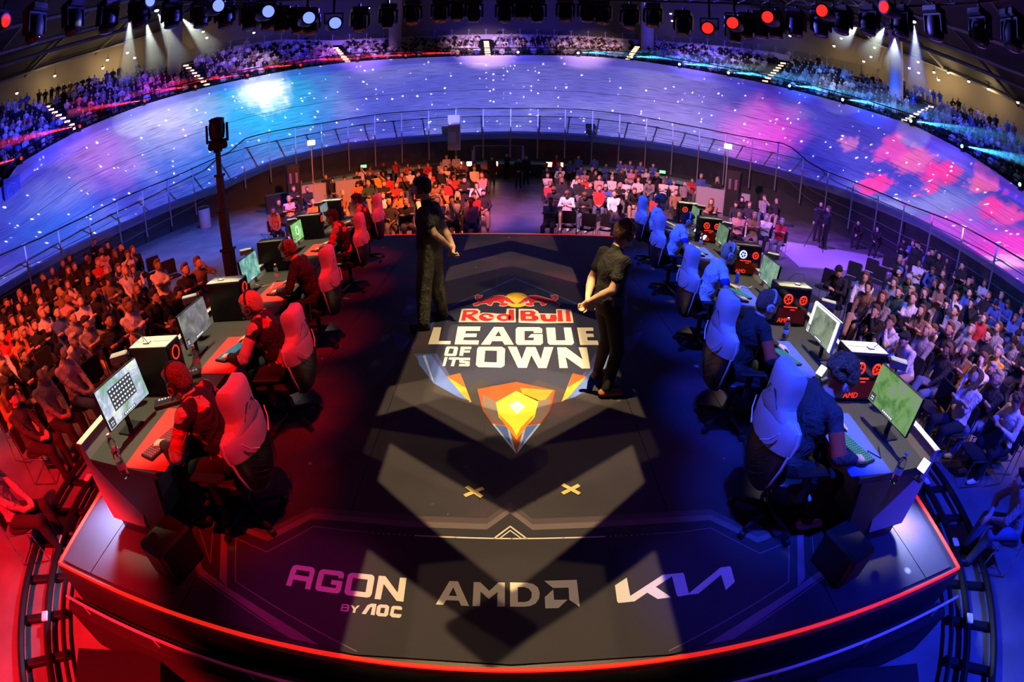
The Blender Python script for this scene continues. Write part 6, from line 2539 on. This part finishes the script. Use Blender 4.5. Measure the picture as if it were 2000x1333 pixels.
AUD = {
 'left block': ((0, 430, .21), '885,205,k;997,225,k;1120,260,k;1255,285,k;925,305,p;1050,305,k;850,335,k;750,315,k;670,350,k;1195,335,w;975,345,p;1060,415,w;1185,430,w;910,405,r;1015,460,k;1125,480,w;690,440,k;790,460,k;560,430,k;500,465,k;425,510,k;620,490,k;525,540,k;440,610,k;640,590,w;830,535,k;930,595,w;1010,545,n;275,645,k;355,670,k;285,720,k;190,700,k;110,750,k;35,830,k;510,690,n;425,735,k;635,735,p;345,805,k;180,815,k;805,715,k;700,780,w;250,870,p;100,890,k;580,840,b;420,890,w;690,900,g;770,970,g;340,970,k;640,1045,w;225,1060,o;130,1000,y;20,980,r;75,1050,r;95,1150,w;190,1290,k;890,1170,p;825,1265,g;1075,985,k;1240,870,w;1340,770,k;1395,670,k;1625,610,k;1490,440,w;1750,480,k;1860,400,n;1310,570,k;535,1495,d;60,1345,k;10,1500,o'),
 'centre-left block': ((500, 260, .23), '380,415,k;320,480,k;440,475,k;485,410,p;595,375,k;650,400,k;750,380,k;280,560,p;195,600,k;150,650,o;490,565,o;735,510,n;855,340,k;895,310,w;965,290,n;965,335,k;1080,270,k;1185,255,r;1290,260,o;1080,330,k;1380,280,k;1460,265,r;1570,255,w;1650,275,k;1760,245,p;1855,255,k;1940,250,w;1040,360,y;1130,375,r;1235,345,o;1305,325,w;1260,375,k;1380,350,k;1610,305,w;1500,335,r;1740,295,k;1855,310,w;1950,300,k;860,420,o;960,430,d;1095,440,k;1185,440,r;1480,375,n;1680,370,r;1640,410,r;1770,410,k;1915,365,p;1870,425,w;1230,505,o;1515,430,n;1585,490,o;1735,515,k;1825,520,r;1080,530,w;1130,575,k;1275,590,k;1540,590,b;1680,565,w;1810,570,p;1930,490,k;1560,330,k;1400,440,o;1420,530,w'),
 'centre-right block': ((940, 240, .2), '640,405,k;755,405,b;870,390,b;970,420,b;1080,450,k;1215,420,b;1290,470,k;1360,480,k;1410,425,w;1465,475,p;1515,455,r;1610,470,w;1575,500,k;1720,520,k;1815,515,b;645,440,k;775,445,w;1010,480,g;1115,475,k;945,520,w;770,515,k;650,505,w;1015,550,r;1150,530,p;1280,530,w;1415,565,w;1530,550,w;1655,555,g;1780,580,w;1885,580,w;1985,600,g;670,585,r;785,570,k;955,575,k;1080,610,k;1200,620,b;1360,600,k;1500,640,k;710,635,k;855,680,w;1000,690,k;1155,640,r;1295,690,w;1705,720,r;725,755,g;1355,825,w;1540,820,g;2060,560,r;1900,680,n'),
 'group behind the right desks': ((1230, 340, .1725), '920,330,n;1200,330,k;1280,250,k;1350,330,k;1530,280,g;1255,455,p;1400,470,n;1560,480,w;905,410,k;1704,521,r;1650,300,k'),
 'right block': ((1580, 400, .21), '345,630,k;455,670,w;560,790,n;640,860,g;690,950,k;780,720,g;840,800,d;835,500,k;830,610,k;940,680,d;1010,750,n;1015,400,k;1105,385,b;1180,410,w;1000,465,w;1110,465,b;1060,545,w;1135,570,b;1185,515,k;1265,470,k;1335,520,k;1250,560,k;1240,635,k;1165,715,k;1405,595,w;1415,645,k;1545,670,k;1480,720,d;1625,730,w;1255,790,n;1340,835,w;1480,820,b;1530,880,k;1660,840,k;1785,850,b;1745,900,b;1870,915,b;1950,970,b;1000,925,w;1060,975,n;1250,925,k;1345,1000,g;1170,1060,w;885,1100,w;970,1160,g;930,1240,w;1465,1090,g;1640,1075,r;1295,1190,k;1780,1090,k;1915,1040,b;1985,1130,b;1770,1170,g;1645,1235,k;1890,1240,g;1960,1190,k;1396,1317,n;1526,1427,w;1751,1357,y;1856,1477,b;1211,1377,k;1396,1577,w;1631,1607,k;1836,1767,w;1986,1777,r;1976,1560,k;1100,850,k;1990,1330,k'),
}
EMPTY = [(1613, 540, 1), (1640, 557, 1), (1667, 525, 1), (1680, 545, 1), (1700, 517, 1), (1715, 532, 1), (1733, 510, 1), (1870, 815, 1), (1810, 765, 1), (1113, 425, 1), (1143, 428, 1), (1178, 430, 1), (303, 513, 1), (335, 520, 1), (215, 740, 1), (90, 700, 1)]
sel = []
for blk, (rg, s_) in AUD.items():
    for it in s_.split(';'):
        x, y, c = it.split(',')
        px, py = rg[0] + float(x) * rg[2], rg[1] + float(y) * rg[2]
        g_ = G(px, py, FZ + 1.27)
        sel.append([g_.x, g_.y, c, blk, True])
for x, y, _ in EMPTY:
    g_ = G(x, y, FZ + .75)
    sel.append([g_.x, g_.y, 'k', 'right block' if x > 1500 else ('centre-right block' if x > 1000 else 'left block'), False])
P2 = np.array([[a[0], a[1]] for a in sel])
for it in range(60):
    d = P2[:, None] - P2[None]
    L = np.hypot(d[..., 0], d[..., 1]) + np.eye(len(P2)) * 9
    w_ = np.maximum(.60 - L, 0) / np.maximum(L, .01) * .3
    P2 += (d * w_[..., None]).sum(1)
    # keep everyone off the stage platform and the dolly track
    for k in range(len(P2)):
        x, y = P2[k]
        if y < 12.1 and abs(x) < 6.3 and y > -1:
            if y > 11.4:
                P2[k, 1] = 12.3
            elif abs(x) > 4:
                P2[k, 0] = math.copysign(max(abs(x), 6.3 if y < 8 else 5.9), x)
        elif y < 12.3 and abs(x) < 5.6:
            P2[k, 1] = 12.3
for k in range(len(P2)):
    x, y = P2[k]
    if y > 17:
        r_ = math.hypot(x / 15.5, (y - 17) / 16.8)
        if r_ > 1:
            P2[k] = (x / r_, 17 + (y - 17) / r_)
    else:
        P2[k, 0] = max(-15.5, min(15.5, x))
prs = random.Random(5)
seen = {}
order = sorted(range(len(sel)), key=lambda k: math.hypot(P2[k, 0], P2[k, 1] - 5))
pool = sum([[k] * PW[k] for k in POSE], [])
cnum = {}
spec = []
for n_i, k in enumerate(order):
    x, y = P2[k]
    _, _, c, blk, occ = sel[k]
    rz = math.atan2(5 - y, 0 - x) - PI / 2 + prs.uniform(-.14, .14)
    cnum[blk] = cnum.get(blk, 0) + 1
    lab = 'black stacking chair, %s in the %s, %s nearest the stage' % ('occupied' if occ else 'empty', blk, ordn(cnum[blk]))
    fx, fy = math.cos(rz + PI / 2), math.sin(rz + PI / 2)
    loc = Vector((x + .09 * fx * 0, y + .09 * fy * 0, FZ))
    if n_i == 0:
        sc0.location = loc
        sc0.rotation_euler = (0, 0, rz)
        sc0['label'] = lab
        sc0['group'] = 'stacking chairs of the floor audience'
    else:
        dup(sc0, loc, rz, lab, 'stacking chairs of the floor audience')
    if not occ:
        continue
    kd = prs.choice(pool)
    hs = prs.choice(('short', 'short', 'fringe', 'messy', 'long', 'short', 'fringe', 'long', 'cap' if prs.random() < .5 else 'short', 'beanie' if prs.random() < .25 else 'short'))
    hcol = prs.choice('kknnnnlng')
    if c == 'r' and prs.random() < .2:
        hcol = 'e'
    if (blk, c) == ('centre-left block', 'b'):
        hcol, hs = 'b', 'long'
    me, Hm = BODY[kd]
    o = link('person', me, None, loc, rz)
    o.scale = (prs.uniform(.95, 1.04),) * 3
    mats_ = [SK[prs.choice((0, 0, 0, 1, 1, 2))], TM[c], TR[prs.choice('jjkkgn')], SH[prs.choice('kkw')]]
    for j in range(4):
        o.material_slots[j].link = 'OBJECT'
        o.material_slots[j].material = mats_[j]
    ho = link('hat' if hs in ('cap', 'beanie') else 'hair', HAIR[hs], o)
    ho.matrix_local = Hm
    ho.material_slots[0].link = 'OBJECT'
    hatc = prs.choice('kkbrg')
    ho.material_slots[0].material = TM[hatc] if hs in ('cap', 'beanie') else HA[hcol]
    ht = ('a %s %s' % (TP[hatc][0], hs)) if hs in ('cap', 'beanie') else ('%s %s hair' % ({'long': 'long', 'messy': 'tousled'}.get(hs, 'short'), HN[hcol]))
    spec.append((o, 'seated person in %s top, %s, %s' % (TP[c][0], ht, PTXT[kd].split(',')[0]), blk))
    tag(o, None, 'person', 'seated people, ' + blk)
dupc = {}
for o, l_, blk in spec:
    dupc.setdefault((l_, blk), []).append(o)
for (l_, blk), os_ in dupc.items():
    for j, o in enumerate(os_):
        o['label'] = l_ + ', ' + blk + ('' if len(os_) == 1 else ', %s from stage' % ordn(j + 1))

# ------------------------------------------------------------------ headset
def headset(Mx, label, accent='ledacc'):
    t = thing('headset', label, 'headset', (0, 0, 0), 0, 'headsets')
    t.matrix_world = Mx
    q = MB()
    q.path([(.098 * math.cos(a), -.005, .03 + .112 * math.sin(a)) for a in np.linspace(.15, PI - .15, 15)], .012, 8)
    q.obj('headband', 'leather' if 'right' in label and 'desk' in label else 'blackplastic', t)
    for sg in (-1, 1):
        q = MB()
        q.loft([[(sg * x, -.005 + r_ * .85 * math.cos(b_), -.012 + r_ * math.sin(b_)) for b_ in np.linspace(0, 2 * PI, 17)[:-1]] for x, r_ in ((.078, .030), (.083, .046), (.105, .048), (.115, .038), (.118, .02))])
        ec = q.obj('ear_cup', 'shell' if not ('right' in label and 'desk' in label) else 'leather', t)
        q = MB()
        q.path([(sg * .117, -.005 + .026 * math.cos(b_), -.012 + .026 * math.sin(b_)) for b_ in np.linspace(0, 2 * PI, 13)[:-1]], .0035, 5, closed=True)
        q.obj('accent_ring', 'ledacc' if 'desk' in label else 'blackmetal', ec)
    q = MB()
    q.path([(-.11, .01, -.04), (-.1, .06, -.075), (-.05, .105, -.078), (-.02, .115, -.075)], .005, 6)
    q.ell((-.015, .116, -.075), (.012, .009, .009))
    q.obj('microphone', 'blackplastic', t)
    return t


M['ledacc'] = mat('red_accent', (.6, .03, .02), .4, noise=0)
M['jblack'] = mat('jersey_black', (.02, .02, .022), .85, nscale=12, noise=.5, bump=.8)
M['jred'] = mat('jersey_red', (.6, .03, .02), .85, bump=.8)
M['jcream'] = mat('jersey_cream', (.6, .55, .42), .85, nscale=10, noise=.3)
M['jwhite'] = mat('jersey_white', (.8, .77, .72), .85, nscale=30, bump=.8)
M['jorange'] = mat('arm_band_orange', (.75, .08, .03), .85)
M['jblue'] = mat('jersey_trim_blue', (.03, .05, .4), .85)
m = mat('jersey_patterned', (.02, .02, .02), .85, bump=.8)
nt = m.node_tree
T = NT(nt)
tc = T.n('ShaderNodeTexCoord')
n1 = T.n('ShaderNodeTexVoronoi')
n1.inputs['Scale'].default_value = 10
nt.links.new(tc.outputs['Object'], n1.inputs['Vector'])
sc_ = T.n('ShaderNodeSeparateColor')
nt.links.new(n1.outputs['Color'], sc_.inputs[0])
cr = T.n('ShaderNodeValToRGB')
cr.color_ramp.interpolation = 'CONSTANT'
e = cr.color_ramp.elements
e[0].color = (.02, .02, .022, 1)
e[1].position = .88
e[1].color = (.55, .03, .02, 1)
e.new(.74).color = (.5, .45, .34, 1)
nt.links.new(sc_.outputs[0], cr.inputs[0])
nt.links.new(cr.outputs[0], nt.nodes['Principled BSDF'].inputs['Base Color'])
M['jersey'] = m
M['charcoal'] = mat('charcoal_sweater', (.05, .05, .055), .9, nscale=90, bump=.8)

HC = {s_: hair_mesh(s_, .0075, 4) for s_ in ('short', 'fringe', 'messy', 'curly')}


def person_at(me, Hm, loc, rz, label, hairs, haircol, extra=None, name='person'):
    t = thing(name, label, 'person', loc, rz)
    b_ = link('body', me, t)
    ho = link('hair', HC[hairs], t)
    ho.matrix_local = Hm
    ho.material_slots[0].link = 'OBJECT'
    ho.material_slots[0].material = HA[haircol]
    for sg in (-1, 1):
        q = MB()
        q.ell((sg * .031, .078, .001), (.013, .012, .012), 0, 10, 8, X=Hm)
        q.ell((sg * .031, .0875, .001), (.0055, .0035, .0055), 1, 8, 6, X=Hm)
        q.obj('eye', ['eye', 'lensdark'], t)
        q = MB()
        q.path([(sg * .016, .092, .019), (sg * .032, .095, .023), (sg * .047, .083, .018)], [.0035, .004, .002], 5, X=Hm)
        q.obj('eyebrow', HA[haircol], t)
    return t


PL = {
 (-1, 0): dict(top='jersey', band='jred', hair='short', hc='n', look=(-8, -22), lean=.20, hz=-.06, lab='player in black and red jersey with dark short hair, nearest on the left'),
 (-1, 1): dict(top='jersey', band='jcream', hair='fringe', hc='l', look=(0, -14), lean=.16, hz=-.05, lab='player with blond hair in black and cream jersey, second on the left'),
 (-1, 2): dict(top='jblack', band='jblack', hair='fringe', hc='n', look=(0, -24), lean=.27, lab='player with brown fringe in black jersey, middle of the left desk'),
 (-1, 3): dict(top='jersey', band='jred', hair='messy', hc='k', look=(0, -16), lean=.22, lab='player with tousled dark hair and red sleeves, fourth on the left'),
 (-1, 4): dict(top='jersey', band='jcream', hair='short', hc='k', look=(0, -10), lean=.18, lab='player with short dark hair, farthest on the left desk'),
 (1, 0): dict(top='charcoal', band='jorange', hair='curly', hc='n', look=(6, -26), lean=.20, lab='player with curly brown hair and orange arm band, nearest on the right'),
 (1, 1): dict(top='jblack', band='jorange', hair='fringe', hc='n', look=(0, -22), lean=.16, lab='player in black with orange arm band, second on the right'),
 (1, 2): dict(top='jwhite', band='jblue', hair='messy', hc='l', look=(0, -18), lean=.25, short=True, lab='player with sandy hair in white jersey, middle of the right desk'),
 (1, 3): dict(top='jwhite', band='jblue', hair='short', hc='k', look=(0, -14), lean=.22, short=True, lab='player with dark hair in white jersey, fourth on the right'),
 (1, 4): dict(top='jwhite', band='jblue', hair='curly', hc='n', look=(0, -2), lean=.14, short=True, lab='player with curly hair in white jersey, farthest on the right'),
}
for (s, i), d in PL.items():
    ln_ = d['lean']
    # the mouse hand is the player's right hand: local +X
    mx_ = -.27 if s < 0 else .3
    hm_ = .28
    ps = dict(pelvis=(0, -.04, .62), chest=(0, ln_ * .42, .97 + d.get('hz', 0) * .7), neck=(0, ln_ * .72, 1.13 + d.get('hz', 0)), head=(0, ln_ * .98 + .02, 1.255 + d.get('hz', 0)), look=d['look'],
              hand=[(-.17, .42, .795), (.27, .38, .79)], ehint=[(-1, -.5, -.6), (1, -.5, -.6)], hdir=[(.25, 1, -.12), (-.05, 1, -.12)],
              hn=[(0, -.1, -1), (0, -.1, -1)], thumb=[(1, .2, 0), (-1, .2, 0)], curl=(24, 16),
              foot=[(-.15, .38, .10), (.15, .30, .10)], khint=[(-.2, 1, .8), (.2, 1, .8)])
    if (s, i) == (1, 1):
        ps['hand'][0] = (-.15, .45, .795)
    mats_ = [SK[0], M[d['top']], TR['k'], SH['w' if i == 0 and s > 0 else 'k'], M[d['band']]]
    me, Hm = human('body', ps, mats_, .0075 if i < 2 else .010, True, bands=None if d.get('short') else ([(.35, .8), (.35, .8)] if s < 0 else [(.45, .9), (.45, .9)]), short=d.get('short', False), loose=.012, hoodie=(s < 0 and i != 2))
    p, a = place(s, i, 0, 0)
    t = person_at(me, Hm, p, a, d['lab'], d['hair'], d['hc'])
    t['group'] = 'players at the desks'
    Wm = Matrix.Translation(p) @ Matrix.Rotation(a, 4, 'Z') @ Hm
    headset(Wm, 'headset worn by the player %s at the %s desk' % (SNM[i], 'left' if s < 0 else 'right'))

# the two men standing on the stage
fl = G(834, 634, 0)
psl = dict(pelvis=(0, 0, .96), chest=(0, .0, 1.31), neck=(0, .03, 1.52), head=(0, .08, 1.68), look=(6, -8),
           hand=[(-.03, -.26, 1.0), (.03, -.28, .98)], ehint=[(-1, .3, -.4), (1, .3, -.4)], hdir=[(.6, -.2, -.8), (-.6, -.2, -.8)], hn=[(0, 1, 0), (0, -1, 0)], curl=(35, 45), thumb=[(0, 0, -1), (0, 0, -1)],
           foot=[(-.19, .05, .085), (.2, -.05, .085)], khint=[(-.05, 1, 0), (.05, 1, 0)], toe=[(-.2, 1, 0), (.25, 1, 0)], trs=.03)
me, Hm = human('body', psl, [SK[0], TM['k'], TR['o'], SH['k'], TM['k']], .0085, True, short=True, loose=.035)
ml = Vector((-1.01, 6.08, 0))
t = person_at(me, Hm, ml, R(78), 'tall man in black t-shirt and olive trousers standing left of the floor emblem', 'short', 'k')
t.scale = (1.09, 1.09, 1.09)
headset(Matrix.Translation(ml) @ Matrix.Rotation(R(78), 4, 'Z') @ Matrix.Scale(1.09, 4) @ Hm, 'black headset worn by the tall man standing left of the emblem')

fr_ = G(1172, 757, 0)
psr = dict(pelvis=(0, 0, .93), chest=(0, .02, 1.28), neck=(0, .05, 1.48), head=(0, .13, 1.63), look=(-4, -12),
           hand=[(-.03, -.22, 1.02), (.03, -.24, 1.0)], ehint=[(-1, .3, -.4), (1, .3, -.4)], hdir=[(.6, -.2, -.8), (-.6, -.2, -.8)], hn=[(0, 1, 0), (0, -1, 0)], curl=(35, 45), thumb=[(0, 0, -1), (0, 0, -1)],
           foot=[(-.18, .07, .085), (.19, -.05, .085)], khint=[(-.05, 1, 0), (.05, 1, 0)], toe=[(-.2, 1, 0), (.25, 1, 0)], trs=.008)
me, Hm = human('body', psr, [SK[0], TM['k'], TR['k'], SH['n'], TM['k']], .0085, True, short=True, loose=.012)
ml = Vector((fr_.x, fr_.y, 0))
t = person_at(me, Hm, ml, R(-68), 'man with glasses in black t-shirt and tan boots standing right of the floor emblem', 'fringe', 'n')
headset(Matrix.Translation(ml) @ Matrix.Rotation(R(-68), 4, 'Z') @ Hm, 'black headset worn by the man with glasses right of the emblem')
q = MB()
for sg in (-1, 1):
    q.path([(sg * .032 + .022 * math.cos(a), .1, .0 + .017 * math.sin(a)) for a in np.linspace(0, 2 * PI, 15)[:-1]], .0018, 5, closed=True, X=Hm)
    q.path([(sg * .054, .1, .004), (sg * .074, .04, .006), (sg * .078, -.01, .004)], .0018, 5, X=Hm)
q.path([(-.010, .1, .004), (.010, .1, .004)], .0018, 5, X=Hm)
q.obj('spectacles', 'glassframe', t)
q = MB()
q.loft([[(.17 + x, -.02 + y, .98) for x, y in ((-.01, -.05), (.03, -.05), (.03, .05), (-.01, .05))], [(.17 + x, -.02 + y, 1.08) for x, y in ((-.01, -.05), (.03, -.05), (.03, .05), (-.01, .05))]])
q.obj('belt_pack', 'blackplastic', t)

# staff and guests standing on the arena floor
def stand_pose(k):
    p = dict(pelvis=(0, 0, .95), chest=(0, .0, 1.31), neck=(0, .02, 1.51), head=(0, .05, 1.65), look=(0, 8),
             hand=[(-.24, .05, .84), (.24, .05, .84)], ehint=[(-1, -1, 0), (1, -1, 0)], foot=[(-.12, 0, .085), (.12, .04, .085)], khint=[(0, 1, 0), (0, 1, 0)])
    if k == 1:
        p.update(hand=[(.1, .2, 1.22), (-.1, .22, 1.25)], ehint=[(-1, .2, -1), (1, .2, -1)], hdir=[(1, .1, .1), (-1, .1, 0)], hn=[(0, -1, 0), (0, -1, 0)], look=(0, 14))
    if k == 2:
        p.update(hand=[(-.08, .24, 1.05), (.08, .24, 1.03)], ehint=[(-1, -.5, -.5), (1, -.5, -.5)], look=(10, 0))
    if k == 3:
        p.update(hand=[(-.2, .38, 1.42), (.1, .3, 1.3)], ehint=[(-1, 0, -1), (1, 0, -1)], look=(0, 0))
    return p


SBD = [human('body', stand_pose(k), [SK[0], TM['k'], TR['k'], SH['k'], TM['k']], .0175, detail=False, loose=.012) for k in range(4)]
STAFF = [(872, 312, 30, 'w', 'k', 'short', 'n', 0, 'man in white shirt standing behind the centre-left audience, left of two', 0), (891, 312, 30, 'w', 'n', 'fringe', 'n', 2, 'man in white jacket standing behind the centre-left audience, right of two', 0),
         (961, 318, 28, 'k', 'k', 'cap', 'k', 0, 'man in black with cap standing at the left edge of the centre aisle', 0), (990, 318, 31, 'k', 'k', 'short', 'k', 1, 'person in black with folded arms behind the aisle end', 0),
         (1013, 312, 27, 'k', 'k', 'fringe', 'k', 2, 'person in dark patterned jacket standing at the end of the aisle', 0), (1028, 310, 29, 'k', 'k', 'short', 'k', 0, 'person in black behind the one in patterned jacket', 0),
         (1087, 312, 30, 'r', 'k', 'short', 'g', 0, 'grey-haired man in red jacket standing behind the centre-right audience', 0), (1130, 312, 31, 'b', 'k', 'short', 'k', 0, 'man in dark blue jacket beside the black chair, behind the audience', 0),
         (1161, 312, 31, 'b', 'k', 'short', 'k', 2, 'man in dark blue seen from behind, next to the teal ledge', 180), (1212, 318, 29, 'b', 'k', 'short', 'k', 1, 'first of four staff in navy polo shirts, leftmost', 0),
         (1231, 320, 29, 'b', 'k', 'short', 'n', 1, 'second of four staff in navy polo shirts', 0), (1251, 328, 29, 'b', 'k', 'long', 'n', 1, 'long-haired third of four staff in navy polo shirts', 0), (1276, 326, 29, 'b', 'k', 'short', 'k', 1, 'rightmost of four staff in navy polo shirts', 0),
         (1369, 355, 25, 'b', 'k', 'short', 'g', 0, 'grey-haired man in blue beside the right fence panel', 0), (1401, 358, 24.5, 'k', 'n', 'long', 'g', 2, 'woman in dark top with bag beside the right cabinet', 0),
         (1606, 385, 22, 'k', 'k', 'short', 'k', 0, 'man in dark clothes standing at the pit wall behind the camera operator', 0), (1616, 440, 20.5, 'k', 'k', 'short', 'n', 3, 'camera operator in black standing behind a tripod on the right floor', -60),
         (1797, 450, 17.5, 'k', 'k', 'cap', 'k', 0, 'person in black with cap standing by the right wall', 0), (1826, 468, 16.8, 'k', 'k', 'short', 'k', 2, 'person in dark grey at the wall, left of a pair', 0), (1840, 475, 16.4, 'k', 'k', 'long', 'k', 0, 'long-haired person in black at the wall, right of a pair', 0),
         (1884, 500, 16.2, 'k', 'k', 'short', 'k', 1, 'man in black leaning alone against the wall above the right block', 0)]
for x, y, D, c, tc_, hs, hcl, k, lab, tr_ in STAFF:
    v = ray(x, y)
    h = math.hypot(v[0], v[1])
    p = Vector((v[0] / h * D, v[1] / h * D, FZ))
    p.x = min(p.x, 15.7)
    if p.y > 30:
        p.y = min(p.y, 33)
    me, Hm = SBD[k]
    o = link('person', me, None, p, math.atan2(5 - p.y, -p.x) - PI / 2 + R(tr_))
    tag(o, lab, 'person')
    for j, m_ in enumerate((SK[0], TM[c], TR[tc_], SH['k'])):
        o.material_slots[j].link = 'OBJECT'
        o.material_slots[j].material = m_
    ho = link('hat' if hs == 'cap' else 'hair', HAIR[hs], o)
    ho.matrix_local = Hm
    ho.material_slots[0].link = 'OBJECT'
    ho.material_slots[0].material = HA[hcl]
# tripod of the camera operator
v = ray(1600, 440)
h = math.hypot(v[0], v[1])
tp = thing('camera_tripod', 'video camera on a black tripod beside the operator on the right floor', 'tripod', (v[0] / h * 19.9, v[1] / h * 19.9, FZ), .6)
for k in range(3):
    a = 2 * PI * k / 3
    q = MB()
    q.path([(0, 0, 1.35), (.25 * math.cos(a), .25 * math.sin(a), .7), (.5 * math.cos(a), .5 * math.sin(a), .02)], [.022, .018, .014], 6)
    q.obj('leg', 'blackmetal', tp)
q = MB()
q.box((0, 0, 1.4), (.12, .14, .08), b=.02)
q.path([(0, 0, 1.4), (-.1, -.4, 1.25)], .01, 6)
q.obj('head', 'blackmetal', tp)
q = MB()
q.box((0, 0, 1.53), (.14, .34, .18), b=.02)
q.path([(0, .17, 1.53), (0, .3, 1.53)], [.05, .06], 12)
q.obj('video_camera', 'blackplastic', tp)
# people just outside the stage at both lower edges
for x, y, z_, c, kd, hs, lab in ((30, 925, .35, 'g', 'lap_up', 'long', 'woman in pale plaid shirt seated at the lower left edge of the photo'), (1985, 1010, .0, 'g', 'forward', 'short', 'seated person in jeans at the right edge beside the dolly track'),
                                 (1730, 440, .4, 'k', 'forward', 'short', 'seated person in black by the right wall, left of three'), (1750, 452, .4, 'k', 'chin', 'fringe', 'seated person in black by the right wall, middle of three'), (1768, 468, .4, 'k', 'phone', 'short', 'seated person in black by the right wall, right of three')):
    p = G(x, y, FZ + (1.27 if z_ > .1 else .7))
    p.z = FZ
    if x > 1980:
        p.x = min(p.x, 7.2)
    p.x = min(p.x, 15.4)
    if x < 100:
        p.x -= .7
    me, Hm = BODY[kd]
    rz = math.atan2(5 - p.y, -p.x) - PI / 2
    o = link('person', me, None, p, rz)
    tag(o, lab, 'person')
    for j, m_ in enumerate((SK[0], TM[c], TR['j' if x > 1900 else 'k'], SH['k'])):
        o.material_slots[j].link = 'OBJECT'
        o.material_slots[j].material = m_
    ho = link('hair', HAIR[hs], o)
    ho.matrix_local = Hm
    dup(sc0, p, rz, 'black stacking chair of the %s' % lab.split(' of ')[0].replace('seated ', '')[:60], 'single chairs')
# papers on the empty front seats
for k in (9, 10, 11):
    idx = len(sel) - len(EMPTY) + k
    x, y = P2[idx]
    q = MB()
    q.box((0, 0, .001), (.3, .21, .002))
    tag(q.obj('paper_sheet', 'paper', None, (x, y, FZ + .482), rnd.uniform(0, 3)), 'white sheet on the %s empty front-row seat right of the aisle' % ordn(k - 8), 'paper', 'papers on the front seats')
